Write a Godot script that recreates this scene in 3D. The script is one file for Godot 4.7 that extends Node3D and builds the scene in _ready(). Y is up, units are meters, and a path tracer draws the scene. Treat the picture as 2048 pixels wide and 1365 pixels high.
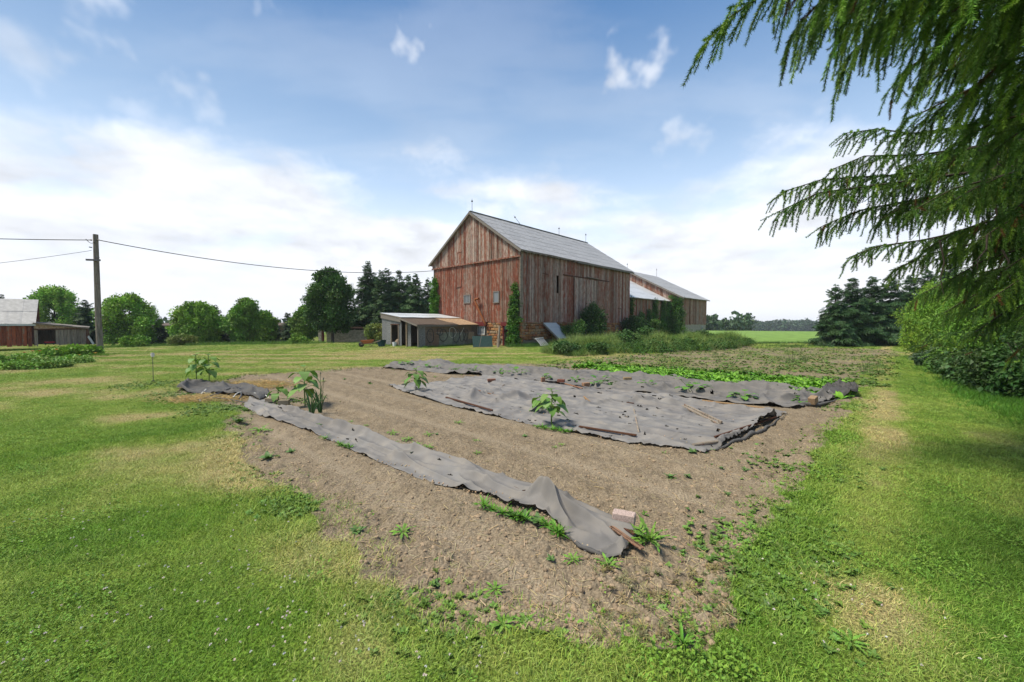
extends Node3D
# A farm garden with an old red barn. Metres, y up. The camera stands at the origin, 1.6 m above the lawn, and looks along -z.
# The barn, the sheds, the garden rows and the mown path share two directions: U (away to one side) and V (away to the other).

const FOCAL := 800.0            # focal length in photo pixels (2048 wide)
const EYE := 1.6
const PITCH := -2.47
const TURN := 46.8              # degrees about y: local x = U, local z = -V
var U := Vector3(0.6845, 0, -0.729)
var V := Vector3(-0.729, 0, -0.6845)
var CORNER := Vector3(0.6, 0, -27.8)   # the barn corner on the ground
var rng := RandomNumberGenerator.new()
var taken := {}
var n_low := FastNoiseLite.new()
var n_mid := FastNoiseLite.new()
var n_fine := FastNoiseLite.new()
var n_clod := FastNoiseLite.new()
var n_patch := FastNoiseLite.new()
var M := {}
var soil_poly := PackedVector2Array()
var plot_poly := PackedVector2Array()
var dry_spots := []
var lush_spots := []


# outlines of the three large fabrics, as photo points on the ground
const STRIP_FRONT := [[486, 812], [515, 826], [556, 844], [588, 853], [626, 867], [664, 882], [714, 906], [758, 923], [807, 940], [838, 954], [885, 966], [926, 976], [979, 988], [1010, 1006], [1072, 1019], [1100, 1032], [1132, 1063], [1166, 1091], [1213, 1107], [1244, 1107]]
const STRIP_BACK := [[503, 791], [535, 801], [576, 815], [612, 824], [650, 841], [690, 853], [730, 868], [765, 882], [805, 895], [845, 903], [885, 916], [930, 934], [985, 952], [1030, 966], [1075, 981], [1110, 990], [1150, 1003], [1200, 1024], [1240, 1046], [1272, 1079]]
const SHEET_FRONT := [[775, 772], [835, 792], [900, 810], [970, 828], [1050, 845], [1130, 860], [1210, 875], [1290, 888], [1360, 898], [1410, 907]]
const SHEET_BACK := [[870, 764], [930, 756], [985, 750], [1060, 758], [1140, 770], [1230, 780], [1330, 790], [1420, 803], [1500, 814], [1572, 826]]
const FAR_FRONT := [[765, 735], [860, 744], [960, 750], [1040, 758], [1120, 768], [1220, 779], [1320, 789], [1420, 801], [1520, 812], [1600, 815], [1650, 806]]
const FAR_BACK := [[790, 729], [870, 726], [950, 731], [1040, 735], [1120, 740], [1200, 746], [1290, 753], [1390, 760], [1500, 769], [1610, 776], [1696, 786]]
var fabric_polys := []
var smooth_rows := []

# ---------------------------------------------------------------- mesh builder
class Builder:
	var v := PackedVector3Array()
	var n := PackedVector3Array()
	var uv := PackedVector2Array()
	var c := PackedColorArray()
	var idx := PackedInt32Array()
	func tri(a: Vector3, b: Vector3, d: Vector3, col := Color.WHITE) -> void:
		var k := v.size()
		var nn := (d - a).cross(b - a).normalized()
		v.append(a); v.append(b); v.append(d)
		for i in 3:
			n.append(nn); c.append(col)
		uv.append(Vector2(0, 0)); uv.append(Vector2(1, 0)); uv.append(Vector2(1, 1))
		idx.append(k); idx.append(k + 1); idx.append(k + 2)
	func quad(a: Vector3, b: Vector3, d: Vector3, e: Vector3, col := Color.WHITE, ua := Vector2(0, 0), ub := Vector2(1, 0), ud := Vector2(1, 1), ue := Vector2(0, 1)) -> void:
		var k := v.size()
		var nn := (d - a).cross(b - a)
		if nn.length_squared() < 1e-14:
			nn = (e - a).cross(d - a)
		nn = nn.normalized()
		v.append(a); v.append(b); v.append(d); v.append(e)
		for i in 4:
			n.append(nn); c.append(col)
		uv.append(ua); uv.append(ub); uv.append(ud); uv.append(ue)
		for i in [0, 1, 2, 0, 2, 3]:
			idx.append(k + i)
	# eight corners: 0-3 the bottom ring, 4-7 the top ring
	func hexa(p: Array, col := Color.WHITE, s := 1.0, off := Vector2.ZERO) -> void:
		var faces := [[0, 1, 5, 4], [1, 2, 6, 5], [2, 3, 7, 6], [3, 0, 4, 7], [4, 5, 6, 7], [3, 2, 1, 0]]
		var mid := Vector3.ZERO
		for q in p:
			mid += q / 8.0
		for f in faces:
			var a: Vector3 = p[f[0]]
			var b: Vector3 = p[f[1]]
			var d: Vector3 = p[f[2]]
			var e: Vector3 = p[f[3]]
			var w := (b - a).length() * s
			var h := (e - a).length() * s
			var u0 := off
			if (d - a).cross(b - a).dot((a + b + d + e) / 4.0 - mid) >= 0.0:
				quad(a, b, d, e, col, u0, u0 + Vector2(w, 0), u0 + Vector2(w, h), u0 + Vector2(0, h))
			else:
				quad(b, a, e, d, col, u0 + Vector2(w, 0), u0, u0 + Vector2(0, h), u0 + Vector2(w, h))
	func box(at: Vector3, size: Vector3, col := Color.WHITE, basis := Basis.IDENTITY, s := 1.0, off := Vector2.ZERO) -> void:
		var h := size / 2.0
		var p := []
		for y in [-1, 1]:
			for q in [[-1, -1], [1, -1], [1, 1], [-1, 1]]:
				p.append(at + basis * Vector3(q[0] * h.x, y * h.y, q[1] * h.z))
		hexa(p, col, s, off)
	# a box with chamfered edges
	func block(at: Vector3, size: Vector3, ch: float, col := Color.WHITE, basis := Basis.IDENTITY, s := 1.0, off := Vector2.ZERO) -> void:
		var h := size / 2.0
		var q := func(x, y, z): return at + basis * Vector3(x, y, z)
		for ax in 3:
			for sg in [-1.0, 1.0]:
				var i := (ax + 1) % 3
				var j := (ax + 2) % 3
				var pts := []
				for w in [[-1, -1], [1, -1], [1, 1], [-1, 1]]:
					var r := Vector3.ZERO
					r[ax] = sg * h[ax]
					r[i] = w[0] * (h[i] - ch)
					r[j] = w[1] * (h[j] - ch)
					pts.append(at + basis * r)
				_face(pts, at, col, s, off)
		for ax in 3:
			var i2 := (ax + 1) % 3
			var j2 := (ax + 2) % 3
			for w in [[-1, -1], [1, -1], [1, 1], [-1, 1]]:
				var pts2 := []
				for e in [[-1, 0], [1, 0], [1, 1], [-1, 1]]:
					var r2 := Vector3.ZERO
					r2[ax] = e[0] * (h[ax] - ch)
					r2[i2] = w[0] * (h[i2] - (ch if e[1] == 0 else 0.0))
					r2[j2] = w[1] * (h[j2] - (0.0 if e[1] == 0 else ch))
					pts2.append(at + basis * r2)
				_face(pts2, at, col, s, off)
		for x in [-1, 1]:
			for y in [-1, 1]:
				for z in [-1, 1]:
					var a: Vector3 = q.call(x * h.x, y * (h.y - ch), z * (h.z - ch))
					var b: Vector3 = q.call(x * (h.x - ch), y * h.y, z * (h.z - ch))
					var d: Vector3 = q.call(x * (h.x - ch), y * (h.y - ch), z * h.z)
					if (d - a).cross(b - a).dot(a - at) >= 0:
						tri(a, b, d, col)
					else:
						tri(b, a, d, col)
	func _face(p: Array, mid: Vector3, col: Color, s: float, off: Vector2) -> void:
		var a: Vector3 = p[0]
		var b: Vector3 = p[1]
		var d: Vector3 = p[2]
		var e: Vector3 = p[3]
		var w := (b - a).length() * s
		var h := (e - a).length() * s
		if (d - a).cross(b - a).dot(a - mid) >= 0.0:
			quad(a, b, d, e, col, off, off + Vector2(w, 0), off + Vector2(w, h), off + Vector2(0, h))
		else:
			quad(b, a, e, d, col, off + Vector2(w, 0), off, off + Vector2(0, h), off + Vector2(w, h))
	func tube(pts: Array, radii: Array, sides := 7, col := Color.WHITE, capped := true, s := 1.0) -> void:
		var k0 := v.size()
		var m := pts.size()
		var prev := Vector3.ZERO
		var run := 0.0
		for i in m:
			var t: Vector3 = (pts[mini(i + 1, m - 1)] - pts[maxi(i - 1, 0)]).normalized()
			var a := prev - t * prev.dot(t)
			if a.length() < 0.01:
				a = t.cross(Vector3.UP if absf(t.y) < 0.9 else Vector3.RIGHT)
			a = a.normalized()
			prev = a
			var b := t.cross(a).normalized()
			var r: float = radii[mini(i, radii.size() - 1)]
			if i > 0:
				run += (pts[i] - pts[i - 1]).length()
			for j in sides + 1:
				var g := TAU * j / sides
				var d := a * cos(g) + b * sin(g)
				v.append(pts[i] + d * r); n.append(d); c.append(col); uv.append(Vector2(TAU * r * j / sides * s, run * s))
		for i in m - 1:
			for j in sides:
				var p := k0 + i * (sides + 1) + j
				for o in [p, p + sides + 1, p + 1, p + 1, p + sides + 1, p + sides + 2]:
					idx.append(o)
		if capped:
			for e in [0, m - 1]:
				var base: int = k0 + e * (sides + 1)
				for j in range(1, sides - 1):
					if e == 0:
						tri(v[base], v[base + j], v[base + j + 1], col)
					else:
						tri(v[base], v[base + j + 1], v[base + j], col)
	# a sheet of nx by ny points
	func sheet(p: PackedVector3Array, nx: int, ny: int, cols := PackedColorArray(), uvs := 1.0, holes := {}) -> void:
		var k := v.size()
		for j in ny:
			for i in nx:
				var q := j * nx + i
				var dx := p[j * nx + mini(i + 1, nx - 1)] - p[j * nx + maxi(i - 1, 0)]
				var dy := p[mini(j + 1, ny - 1) * nx + i] - p[maxi(j - 1, 0) * nx + i]
				var nn := dy.cross(dx).normalized()
				if nn.y < 0.0:
					nn = -nn
				v.append(p[q]); n.append(nn); uv.append(Vector2(p[q].x, p[q].z) * uvs)
				c.append(cols[q] if cols.size() else Color.WHITE)
		for j in ny - 1:
			for i in nx - 1:
				var q2 := j * nx + i
				if holes.has(q2):
					continue
				var a := k + q2
				var flip := (p[q2 + nx] - p[q2]).cross(p[q2 + 1] - p[q2]).y < 0.0
				for o in ([a, a + nx, a + 1, a + 1, a + nx, a + nx + 1] if flip else [a, a + 1, a + nx, a + 1, a + nx + 1, a + nx]):
					idx.append(o)
	func mesh() -> ArrayMesh:
		var arr := []
		arr.resize(Mesh.ARRAY_MAX)
		arr[Mesh.ARRAY_VERTEX] = v
		arr[Mesh.ARRAY_NORMAL] = n
		arr[Mesh.ARRAY_TEX_UV] = uv
		arr[Mesh.ARRAY_COLOR] = c
		arr[Mesh.ARRAY_INDEX] = idx
		var m := ArrayMesh.new()
		m.add_surface_from_arrays(Mesh.PRIMITIVE_TRIANGLES, arr)
		return m

# ---------------------------------------------------------------- naming
func numbered(called: String) -> String:
	var k: int = taken.get(called, 0)
	taken[called] = k + 1
	return called if k == 0 else "%s_%03d" % [called, k]

func meta(o: Node, label := "", category := "", group := "", kind := "") -> void:
	if label: o.set_meta("label", label)
	if category: o.set_meta("category", category)
	if group: o.set_meta("group", group)
	if kind: o.set_meta("kind", kind)

func thing(called: String, label: String, category: String, at := Vector3.ZERO, turn := 0.0, group := "") -> Node3D:
	var o := Node3D.new()
	o.name = numbered(called)
	add_child(o)
	o.position = at
	o.rotation_degrees.y = turn
	meta(o, label, category, group)
	return o

func part(called: String, b, material: Material, parent: Node) -> MeshInstance3D:
	var o := MeshInstance3D.new()
	o.name = called if parent != self else numbered(called)
	o.mesh = b.mesh() if b is Builder else b
	o.material_override = material
	parent.add_child(o, true)
	return o

func copy_of(src: Node3D, called: String, at: Vector3, turn: float, size: Vector3, label: String, group: String) -> Node3D:
	var o: Node3D = src.duplicate()
	o.name = numbered(called)
	add_child(o)
	o.position = at
	o.rotation_degrees.y = turn
	o.scale = size
	meta(o, label, "", group)
	return o

func many(called: String, mesh: Mesh, material: Material, at: Array, cols: Array, parent: Node) -> MultiMeshInstance3D:
	var mm := MultiMesh.new()
	mm.transform_format = MultiMesh.TRANSFORM_3D
	mm.use_colors = true
	mm.mesh = mesh
	mm.instance_count = at.size()
	for i in at.size():
		mm.set_instance_transform(i, at[i])
		mm.set_instance_color(i, cols[i])
	var o := MultiMeshInstance3D.new()
	o.name = called if parent != self else numbered(called)
	o.multimesh = mm
	o.material_override = material
	parent.add_child(o, true)
	if parent != self:
		o.set_meta("kind", "stuff")
	return o

# ---------------------------------------------------------------- places
func ray(px: float, py: float) -> Vector3:
	return Vector3((px - 1024.0) / FOCAL, -(py - 682.5) / FOCAL, -1.0).rotated(Vector3.RIGHT, deg_to_rad(PITCH))

func on_ground(px: float, py: float, y := 0.0) -> Vector3:
	var d := ray(px, py)
	return Vector3(0, EYE, 0) + d * ((y - EYE) / d.y)

func at_depth(px: float, py: float, depth: float) -> Vector3:
	var d := ray(px, py)
	return Vector3(0, EYE, 0) + d * (depth / -d.z)

func stand(px: float, py: float) -> Vector3:
	var p := on_ground(px, py)
	p.y = height(p.x, p.z)
	return p

func put(p: Vector3) -> Vector3:
	return Vector3(p.x, height(p.x, p.z), p.z)

func barn_at(s: float, t: float, y := 0.0) -> Vector3:
	return CORNER + U * s + V * t + Vector3(0, y, 0)

func near_line(p: Vector2, a: Vector2, b: Vector2) -> float:
	var d := b - a
	return (p - a - d * clampf((p - a).dot(d) / d.length_squared(), 0, 1)).length()

func inside_by(poly: PackedVector2Array, p: Vector2) -> float:   # metres inside the outline; negative outside
	var best := 1e9
	var m := poly.size()
	var inside := false
	var j := m - 1
	for i in m:
		var a := poly[j]
		var b := poly[i]
		var d := b - a
		var w := p - a
		best = minf(best, (w - d * clampf(w.dot(d) / d.length_squared(), 0, 1)).length_squared())
		if (b.y > p.y) != (a.y > p.y) and p.x < (a.x - b.x) * (p.y - b.y) / (a.y - b.y) + b.x:
			inside = not inside
		j = i
	return sqrt(best) if inside else -sqrt(best)

func soil_in(x: float, z: float) -> float:
	if x < -13.0 or x > 9.0 or z < -17.0 or z > -1.2:
		return -3.0
	return inside_by(soil_poly, Vector2(x, z)) + n_mid.get_noise_2d(x * 2.0, z * 2.0) * 0.22 + n_fine.get_noise_2d(x, z) * 0.07

func plot_in(x: float, z: float) -> float:
	if x < -2.0 or x > 30.0 or z < -36.0 or z > -7.0:
		return -3.0
	return inside_by(plot_poly, Vector2(x, z)) + n_mid.get_noise_2d(x, z) * 0.8

func field_in(x: float, z: float) -> bool:
	var d := -z
	return (d > 32.5 and x > 14.0 + (d - 32.5) * 0.15) or d > 78.0

func height(x: float, z: float) -> float:
	var d := sqrt(x * x + z * z)
	var y := n_low.get_noise_2d(x, z) * 0.03
	if d > 90.0:
		y -= 5.2 * smoothstep(90.0, 330.0, d)
	if x < 0.0 and d > 34.0:
		y -= 0.35 * smoothstep(34.0, 48.0, d)
	if d > 14.0 and d < 45.0 and x > -3.0:
		var m := near_line(Vector2(x, z), Vector2(4.6, -22.2), Vector2(15.0, -28.6))
		y += 0.5 * (1.0 - smoothstep(0.3, 3.0, m))
	if d < 20.0:
		var s := soil_in(x, z)
		if s > -0.3:
			var inn := smoothstep(-0.05, 0.12, s)
			var row := x * U.x + z * U.z
			y += inn * (-0.035 + 0.03 * (pow(absf(sin(row * PI / 0.62 + n_mid.get_noise_2d(x, z) * 0.5)), 3.0) - 0.4) - 0.028 * exp(-pow((s - 0.34) / 0.13, 2.0)) + 0.016 * exp(-pow((s - 0.13) / 0.07, 2.0)))
	return y

func under_fabric(x: float, z: float) -> bool:
	for q in fabric_polys:
		if Geometry2D.is_point_in_polygon(Vector2(x, z), q):
			return true
	return false

func track(x: float, z: float) -> float:   # raked lines pressed smooth along the beds
	var row := x * U.x + z * U.z
	var best := 0.0
	for r in smooth_rows:
		best = maxf(best, exp(-pow((row - r + 0.05 * n_mid.get_noise_2d(x, z)) / 0.075, 2.0)))
	return best

func clods(x: float, z: float) -> float:
	if under_fabric(x, z):
		return 0.0
	var a := n_clod.get_noise_2d(x, z)
	var b := n_clod.get_noise_2d(x * 2.7 + 31.0, z * 2.7)
	var e := n_clod.get_noise_2d(x * 0.33 + 7.0, z * 0.33)
	return (0.022 * maxf(a, -0.25) + 0.010 * b + 0.018 * e) * (1.0 - 0.85 * track(x, z))

func lawn_tone(x: float, z: float) -> Color:
	var d := sqrt(x * x + z * z)
	var dry := 0.34 + 0.58 * n_patch.get_noise_2d(x * 1.3, z * 1.3) + 0.42 * n_mid.get_noise_2d(x * 1.7 + 50.0, z * 1.7)
	dry += 0.20 * smoothstep(6.0, 18.0, d)
	for q in dry_spots:
		var e: float = Vector2(x - q.x, z - q.y).length() / q.z
		if e < 1.6:
			dry += q.w * (1.0 - smoothstep(0.25, 1.6, e))
	for q in lush_spots:
		var e2: float = Vector2(x - q.x, z - q.y).length() / q.z
		if e2 < 1.5:
			dry -= q.w * (1.0 - smoothstep(0.3, 1.5, e2))
	# mowing stripes run along the path
	var across := x * V.x + z * V.z
	if x > 1.0:
		dry += 0.15 * clampf(2.2 * sin((across + 0.25) * TAU / 1.1), -1.0, 1.0) - 0.08
		dry += 0.62 * exp(-pow((across - 0.03 + 0.08 * n_mid.get_noise_2d(x, z)) / 0.24, 2.0)) * clampf(0.75 + n_mid.get_noise_2d(x * 0.8, z * 0.8), 0, 1)
	elif d < 12.0:
		dry += 0.10 * clampf(2.0 * sin((x * U.x + z * U.z) * TAU / 1.2 + 0.8 * n_low.get_noise_2d(x * 2.0, z * 2.0)), -1.0, 1.0)
	if x <= 1.0 and d > 9.0:
		dry += 0.17 * sin((x * 0.10 - z) * TAU / 1.9 + n_low.get_noise_2d(x * 2.0, z * 2.0))
	# the worn wheel tracks of the farm lane
	if x < 9.0 and z < -13.0 and z > -40.0:
		var lane := -z - (21.6 + 0.075 * x)
		dry += 0.85 * exp(-pow(lane / 0.42, 2.0)) + 0.4 * exp(-pow((lane + 2.3) / 0.5, 2.0))
	dry = clampf(dry, 0.0, 1.0)
	var lush := Color(0.162, 0.288, 0.036).lerp(Color(0.128, 0.250, 0.036), clampf(0.5 + n_mid.get_noise_2d(x * 0.8 - 20.0, z * 0.8), 0, 1))
	var mid := Color(0.262, 0.358, 0.070)
	var straw := Color(0.50, 0.43, 0.20)
	if d > 8.0:
		lush = lush.lerp(mid, 0.25)
	return lush.lerp(mid, dry / 0.5) if dry < 0.5 else mid.lerp(straw, (dry - 0.5) / 0.5)

# ---------------------------------------------------------------- materials
func lin(r: float, g: float, b: float) -> Color:
	return Color(r, g, b).linear_to_srgb()

func mat(c: Color, rough := 0.8, metal := 0.0, tinted := false) -> StandardMaterial3D:
	var m := StandardMaterial3D.new()
	m.albedo_color = c.linear_to_srgb()
	m.roughness = rough
	m.metallic = metal
	m.metallic_specular = 0.35
	m.vertex_color_use_as_albedo = tinted
	return m

func leafy(back := 0.35, rough := 0.55) -> StandardMaterial3D:
	var m := mat(Color(1, 1, 1), rough, 0.0, true)
	m.metallic_specular = 0.3
	m.backlight_enabled = true
	m.backlight = Color(back * 0.85, back, back * 0.35)
	return m

func picture(w: int, h: int, f: Callable) -> ImageTexture:
	var im := Image.create(w, h, false, Image.FORMAT_RGB8)
	for y in h:
		for x in w:
			im.set_pixel(x, y, f.call(x, y))
	return ImageTexture.create_from_image(im)

func tiled(noise: FastNoiseLite, x: float, y: float, w: float, h: float, sx: float, sy: float, seed_off := 0.0) -> float:   # a tile that repeats without a seam
	var a := x / w * TAU
	var b := y / h * TAU
	return noise.get_noise_3d(cos(a) * sx + seed_off, sin(a) * sx + cos(b) * sy, sin(b) * sy - seed_off)

# weathered boards: paint that is left, and bare grey wood, drawn out along the grain
func board_picture(keep: float, seed_off: float, paint: Color, wood: Color) -> ImageTexture:
	var w := 256
	var h := 512
	var f := func(x, y):
		var streak := tiled(n_fine, x, y, w, h, 8.0, 0.14, seed_off)
		var streak2 := tiled(n_fine, x, y, w, h, 2.6, 0.10, seed_off + 40.0)
		var blot := tiled(n_fine, x, y, w, h, 0.8, 0.5, seed_off + 80.0)
		var fine := tiled(n_fine, x, y, w, h, 8.0, 0.5, seed_off + 120.0)
		var flake := tiled(n_fine, x, y, w, h, 4.5, 2.6, seed_off + 160.0)
		var left := smoothstep(-0.30, 0.34, streak * 0.75 + streak2 * 0.6 + blot * 0.45 + flake * 0.5 + keep)
		var bare := wood * (1.0 + 0.6 * fine + 0.5 * streak)
		var red := paint * (1.0 + 0.45 * fine + 0.4 * flake)
		var o := bare.lerp(red, left)
		if streak + fine * 0.5 < -0.42:
			o = o * 0.45
		o.a = 1.0
		return o.clamp().linear_to_srgb()
	return picture(w, h, f)

func wood_material(keep: float, seed_off: float, paint: Color, wood: Color) -> StandardMaterial3D:
	var m := mat(Color(1, 1, 1), 0.9, 0.0, true)
	m.albedo_texture = board_picture(keep, seed_off, paint, wood)
	m.metallic_specular = 0.2
	return m

func noise_tex(freq: float, octaves: int, lo: float, hi: float, seed_ := 1, size := 512) -> NoiseTexture2D:
	var t := NoiseTexture2D.new()
	var f := FastNoiseLite.new()
	f.seed = seed_
	f.frequency = freq
	f.fractal_octaves = octaves
	t.noise = f
	t.seamless = true
	t.width = size
	t.height = size
	var g := Gradient.new()
	g.set_color(0, Color(lo, lo, lo))
	g.set_color(1, Color(hi, hi, hi))
	t.color_ramp = g
	return t

func bump_tex(freq: float, octaves: int, strength: float, seed_ := 1) -> NoiseTexture2D:
	var t := noise_tex(freq, octaves, 0, 1, seed_)
	t.color_ramp = null
	t.as_normal_map = true
	t.bump_strength = strength
	return t

func grainy(m: StandardMaterial3D, tex: Texture2D, scale_: float, bump: Texture2D = null, amount := 0.6, world := true) -> StandardMaterial3D:
	m.albedo_texture = tex
	m.uv1_triplanar = true
	m.uv1_world_triplanar = world
	m.uv1_scale = Vector3.ONE * scale_
	if bump:
		m.normal_enabled = true
		m.normal_texture = bump
		m.normal_scale = amount
	return m

func setup_noise() -> void:
	for q in [[n_low, 0.05, 2, 11], [n_mid, 0.45, 3, 12], [n_fine, 2.2, 3, 13], [n_clod, 9.0, 2, 14], [n_patch, 0.16, 3, 15]]:
		q[0].frequency = q[1]
		q[0].fractal_octaves = q[2]
		q[0].seed = q[3]
		q[0].noise_type = FastNoiseLite.TYPE_SIMPLEX_SMOOTH
	rng.seed = 4711

func setup_materials() -> void:
	var grain := noise_tex(0.03, 5, 0.55, 1.0, 5)
	M.lawn = grainy(mat(Color(1.15, 1.15, 1.15), 0.95, 0.0, true), noise_tex(0.05, 5, 0.25, 1.0, 3), 1.7)
	M.lawn.metallic_specular = 0.1
	M.soil = grainy(mat(Color(1.0, 1.0, 1.0), 0.97, 0.0, true), noise_tex(0.045, 5, 0.5, 1.0, 8), 1.9, bump_tex(0.09, 4, 9.0, 21), 0.6)
	M.soil.metallic_specular = 0.1
	M.field = grainy(mat(Color(1, 1, 1), 0.95, 0.0, true), noise_tex(0.02, 5, 0.7, 1.0, 31), 0.05)
	M.blade = leafy(0.3, 0.6)
	M.leaf = leafy(0.55, 0.5)
	M.needle = leafy(0.4, 0.5)
	M.bark = grainy(mat(Color(0.13, 0.105, 0.085), 0.95, 0.0, true), noise_tex(0.05, 4, 0.35, 1.0, 41), 2.0)
	M.reed = mat(Color(0.10, 0.155, 0.05), 0.7, 0.0, true)
	M.crumb = mat(Color(1, 1, 1), 0.97, 0.0, true)
	M.straw = leafy(0.2, 0.8)
	var red := Color(0.205, 0.062, 0.037)
	var grey := Color(0.285, 0.222, 0.18)
	M.board_red = wood_material(0.20, 0.0, red, grey)
	M.board_mix = wood_material(0.0, 200.0, Color(0.215, 0.078, 0.050), grey)
	M.board_grey = wood_material(-0.16, 400.0, Color(0.25, 0.115, 0.085), Color(0.37, 0.305, 0.262))
	M.board_orange = wood_material(0.25, 500.0, Color(0.27, 0.075, 0.035), Color(0.26, 0.2, 0.15))
	M.plain_wood = wood_material(-0.6, 600.0, red, Color(0.24, 0.205, 0.165))
	M.red_paint = grainy(mat(Color(0.20, 0.030, 0.028), 0.6, 0.0, true), grain, 2.0)
	M.trim = grainy(mat(Color(0.30, 0.27, 0.24), 0.85, 0.0, true), grain, 1.5)
	M.white_paint = grainy(mat(Color(0.66, 0.67, 0.66), 0.6, 0.0, true), noise_tex(0.03, 5, 0.7, 1.0, 6), 1.2)
	M.roof = grainy(mat(Color(0.46, 0.455, 0.45), 0.55, 0.1, true), noise_tex(0.02, 5, 0.72, 1.0, 51), 0.35)
	M.roof.metallic_specular = 0.5
	M.roof_bright = grainy(mat(Color(0.66, 0.68, 0.70), 0.42, 0.2, true), noise_tex(0.02, 4, 0.85, 1.0, 52), 0.35)
	M.tin = grainy(mat(Color(0.34, 0.35, 0.355), 0.55, 0.25, true), noise_tex(0.03, 5, 0.6, 1.0, 53), 0.6)
	var rust_ramp := noise_tex(0.022, 5, 0, 1, 54)
	var g := Gradient.new()
	g.set_color(0, lin(0.10, 0.045, 0.025))
	g.set_color(1, lin(0.46, 0.40, 0.30))
	g.add_point(0.36, lin(0.26, 0.125, 0.06))
	g.add_point(0.52, lin(0.36, 0.26, 0.16))
	rust_ramp.color_ramp = g
	M.rusty_tin = grainy(mat(Color(1, 1, 1), 0.8, 0.0, true), rust_ramp, 0.9)
	M.rust = grainy(mat(Color(0.14, 0.062, 0.036), 0.85, 0.0, true), noise_tex(0.05, 4, 0.5, 1.0, 55), 3.0)
	M.brown_roof = grainy(mat(Color(0.145, 0.105, 0.075), 0.85, 0.0, true), noise_tex(0.02, 5, 0.6, 1.0, 56), 1.2)
	M.stone = grainy(mat(Color(1, 1, 1), 0.95, 0.0, true), noise_tex(0.06, 5, 0.6, 1.0, 57), 2.2)
	M.mortar = grainy(mat(Color(0.30, 0.25, 0.19), 0.95, 0.0, true), grain, 1.0)
	M.concrete = grainy(mat(Color(0.50, 0.45, 0.37), 0.95, 0.0, true), noise_tex(0.015, 5, 0.6, 1.0, 58), 0.5)
	M.orange_rust = grainy(mat(Color(0.42, 0.14, 0.05), 0.85, 0.0, true), noise_tex(0.05, 4, 0.5, 1.0, 65), 3.0)
	M.glass = mat(Color(0.16, 0.18, 0.20), 0.25, 0.0)
	M.glass.metallic_specular = 0.5
	# woven ground cover: black plastic tape dulled by dust
	var dust := noise_tex(0.005, 6, 0, 1, 61, 1024)
	var gd := Gradient.new()
	gd.set_color(0, lin(0.120, 0.118, 0.118))
	gd.set_color(1, lin(0.26, 0.235, 0.205))
	gd.add_point(0.45, lin(0.165, 0.161, 0.160))
	gd.add_point(0.62, lin(0.190, 0.183, 0.176))
	dust.color_ramp = gd
	M.fabric = grainy(mat(Color(1, 1, 1), 0.7, 0.0, true), dust, 0.55, bump_tex(0.45, 1, 2.0, 62), 0.12)
	M.fabric.metallic_specular = 0.35
	M.hose = mat(Color(0.055, 0.055, 0.055), 0.5)
	M.pale_hose = mat(Color(0.45, 0.45, 0.42), 0.6)
	M.metal = mat(Color(0.10, 0.10, 0.105), 0.5, 0.6)
	M.petal = leafy(0.3, 0.6)
	M.teal = grainy(mat(Color(0.075, 0.145, 0.13), 0.7, 0.0, true), grain, 1.0)
	M.plastic = mat(Color(1, 1, 1), 0.5, 0.0, true)

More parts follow.
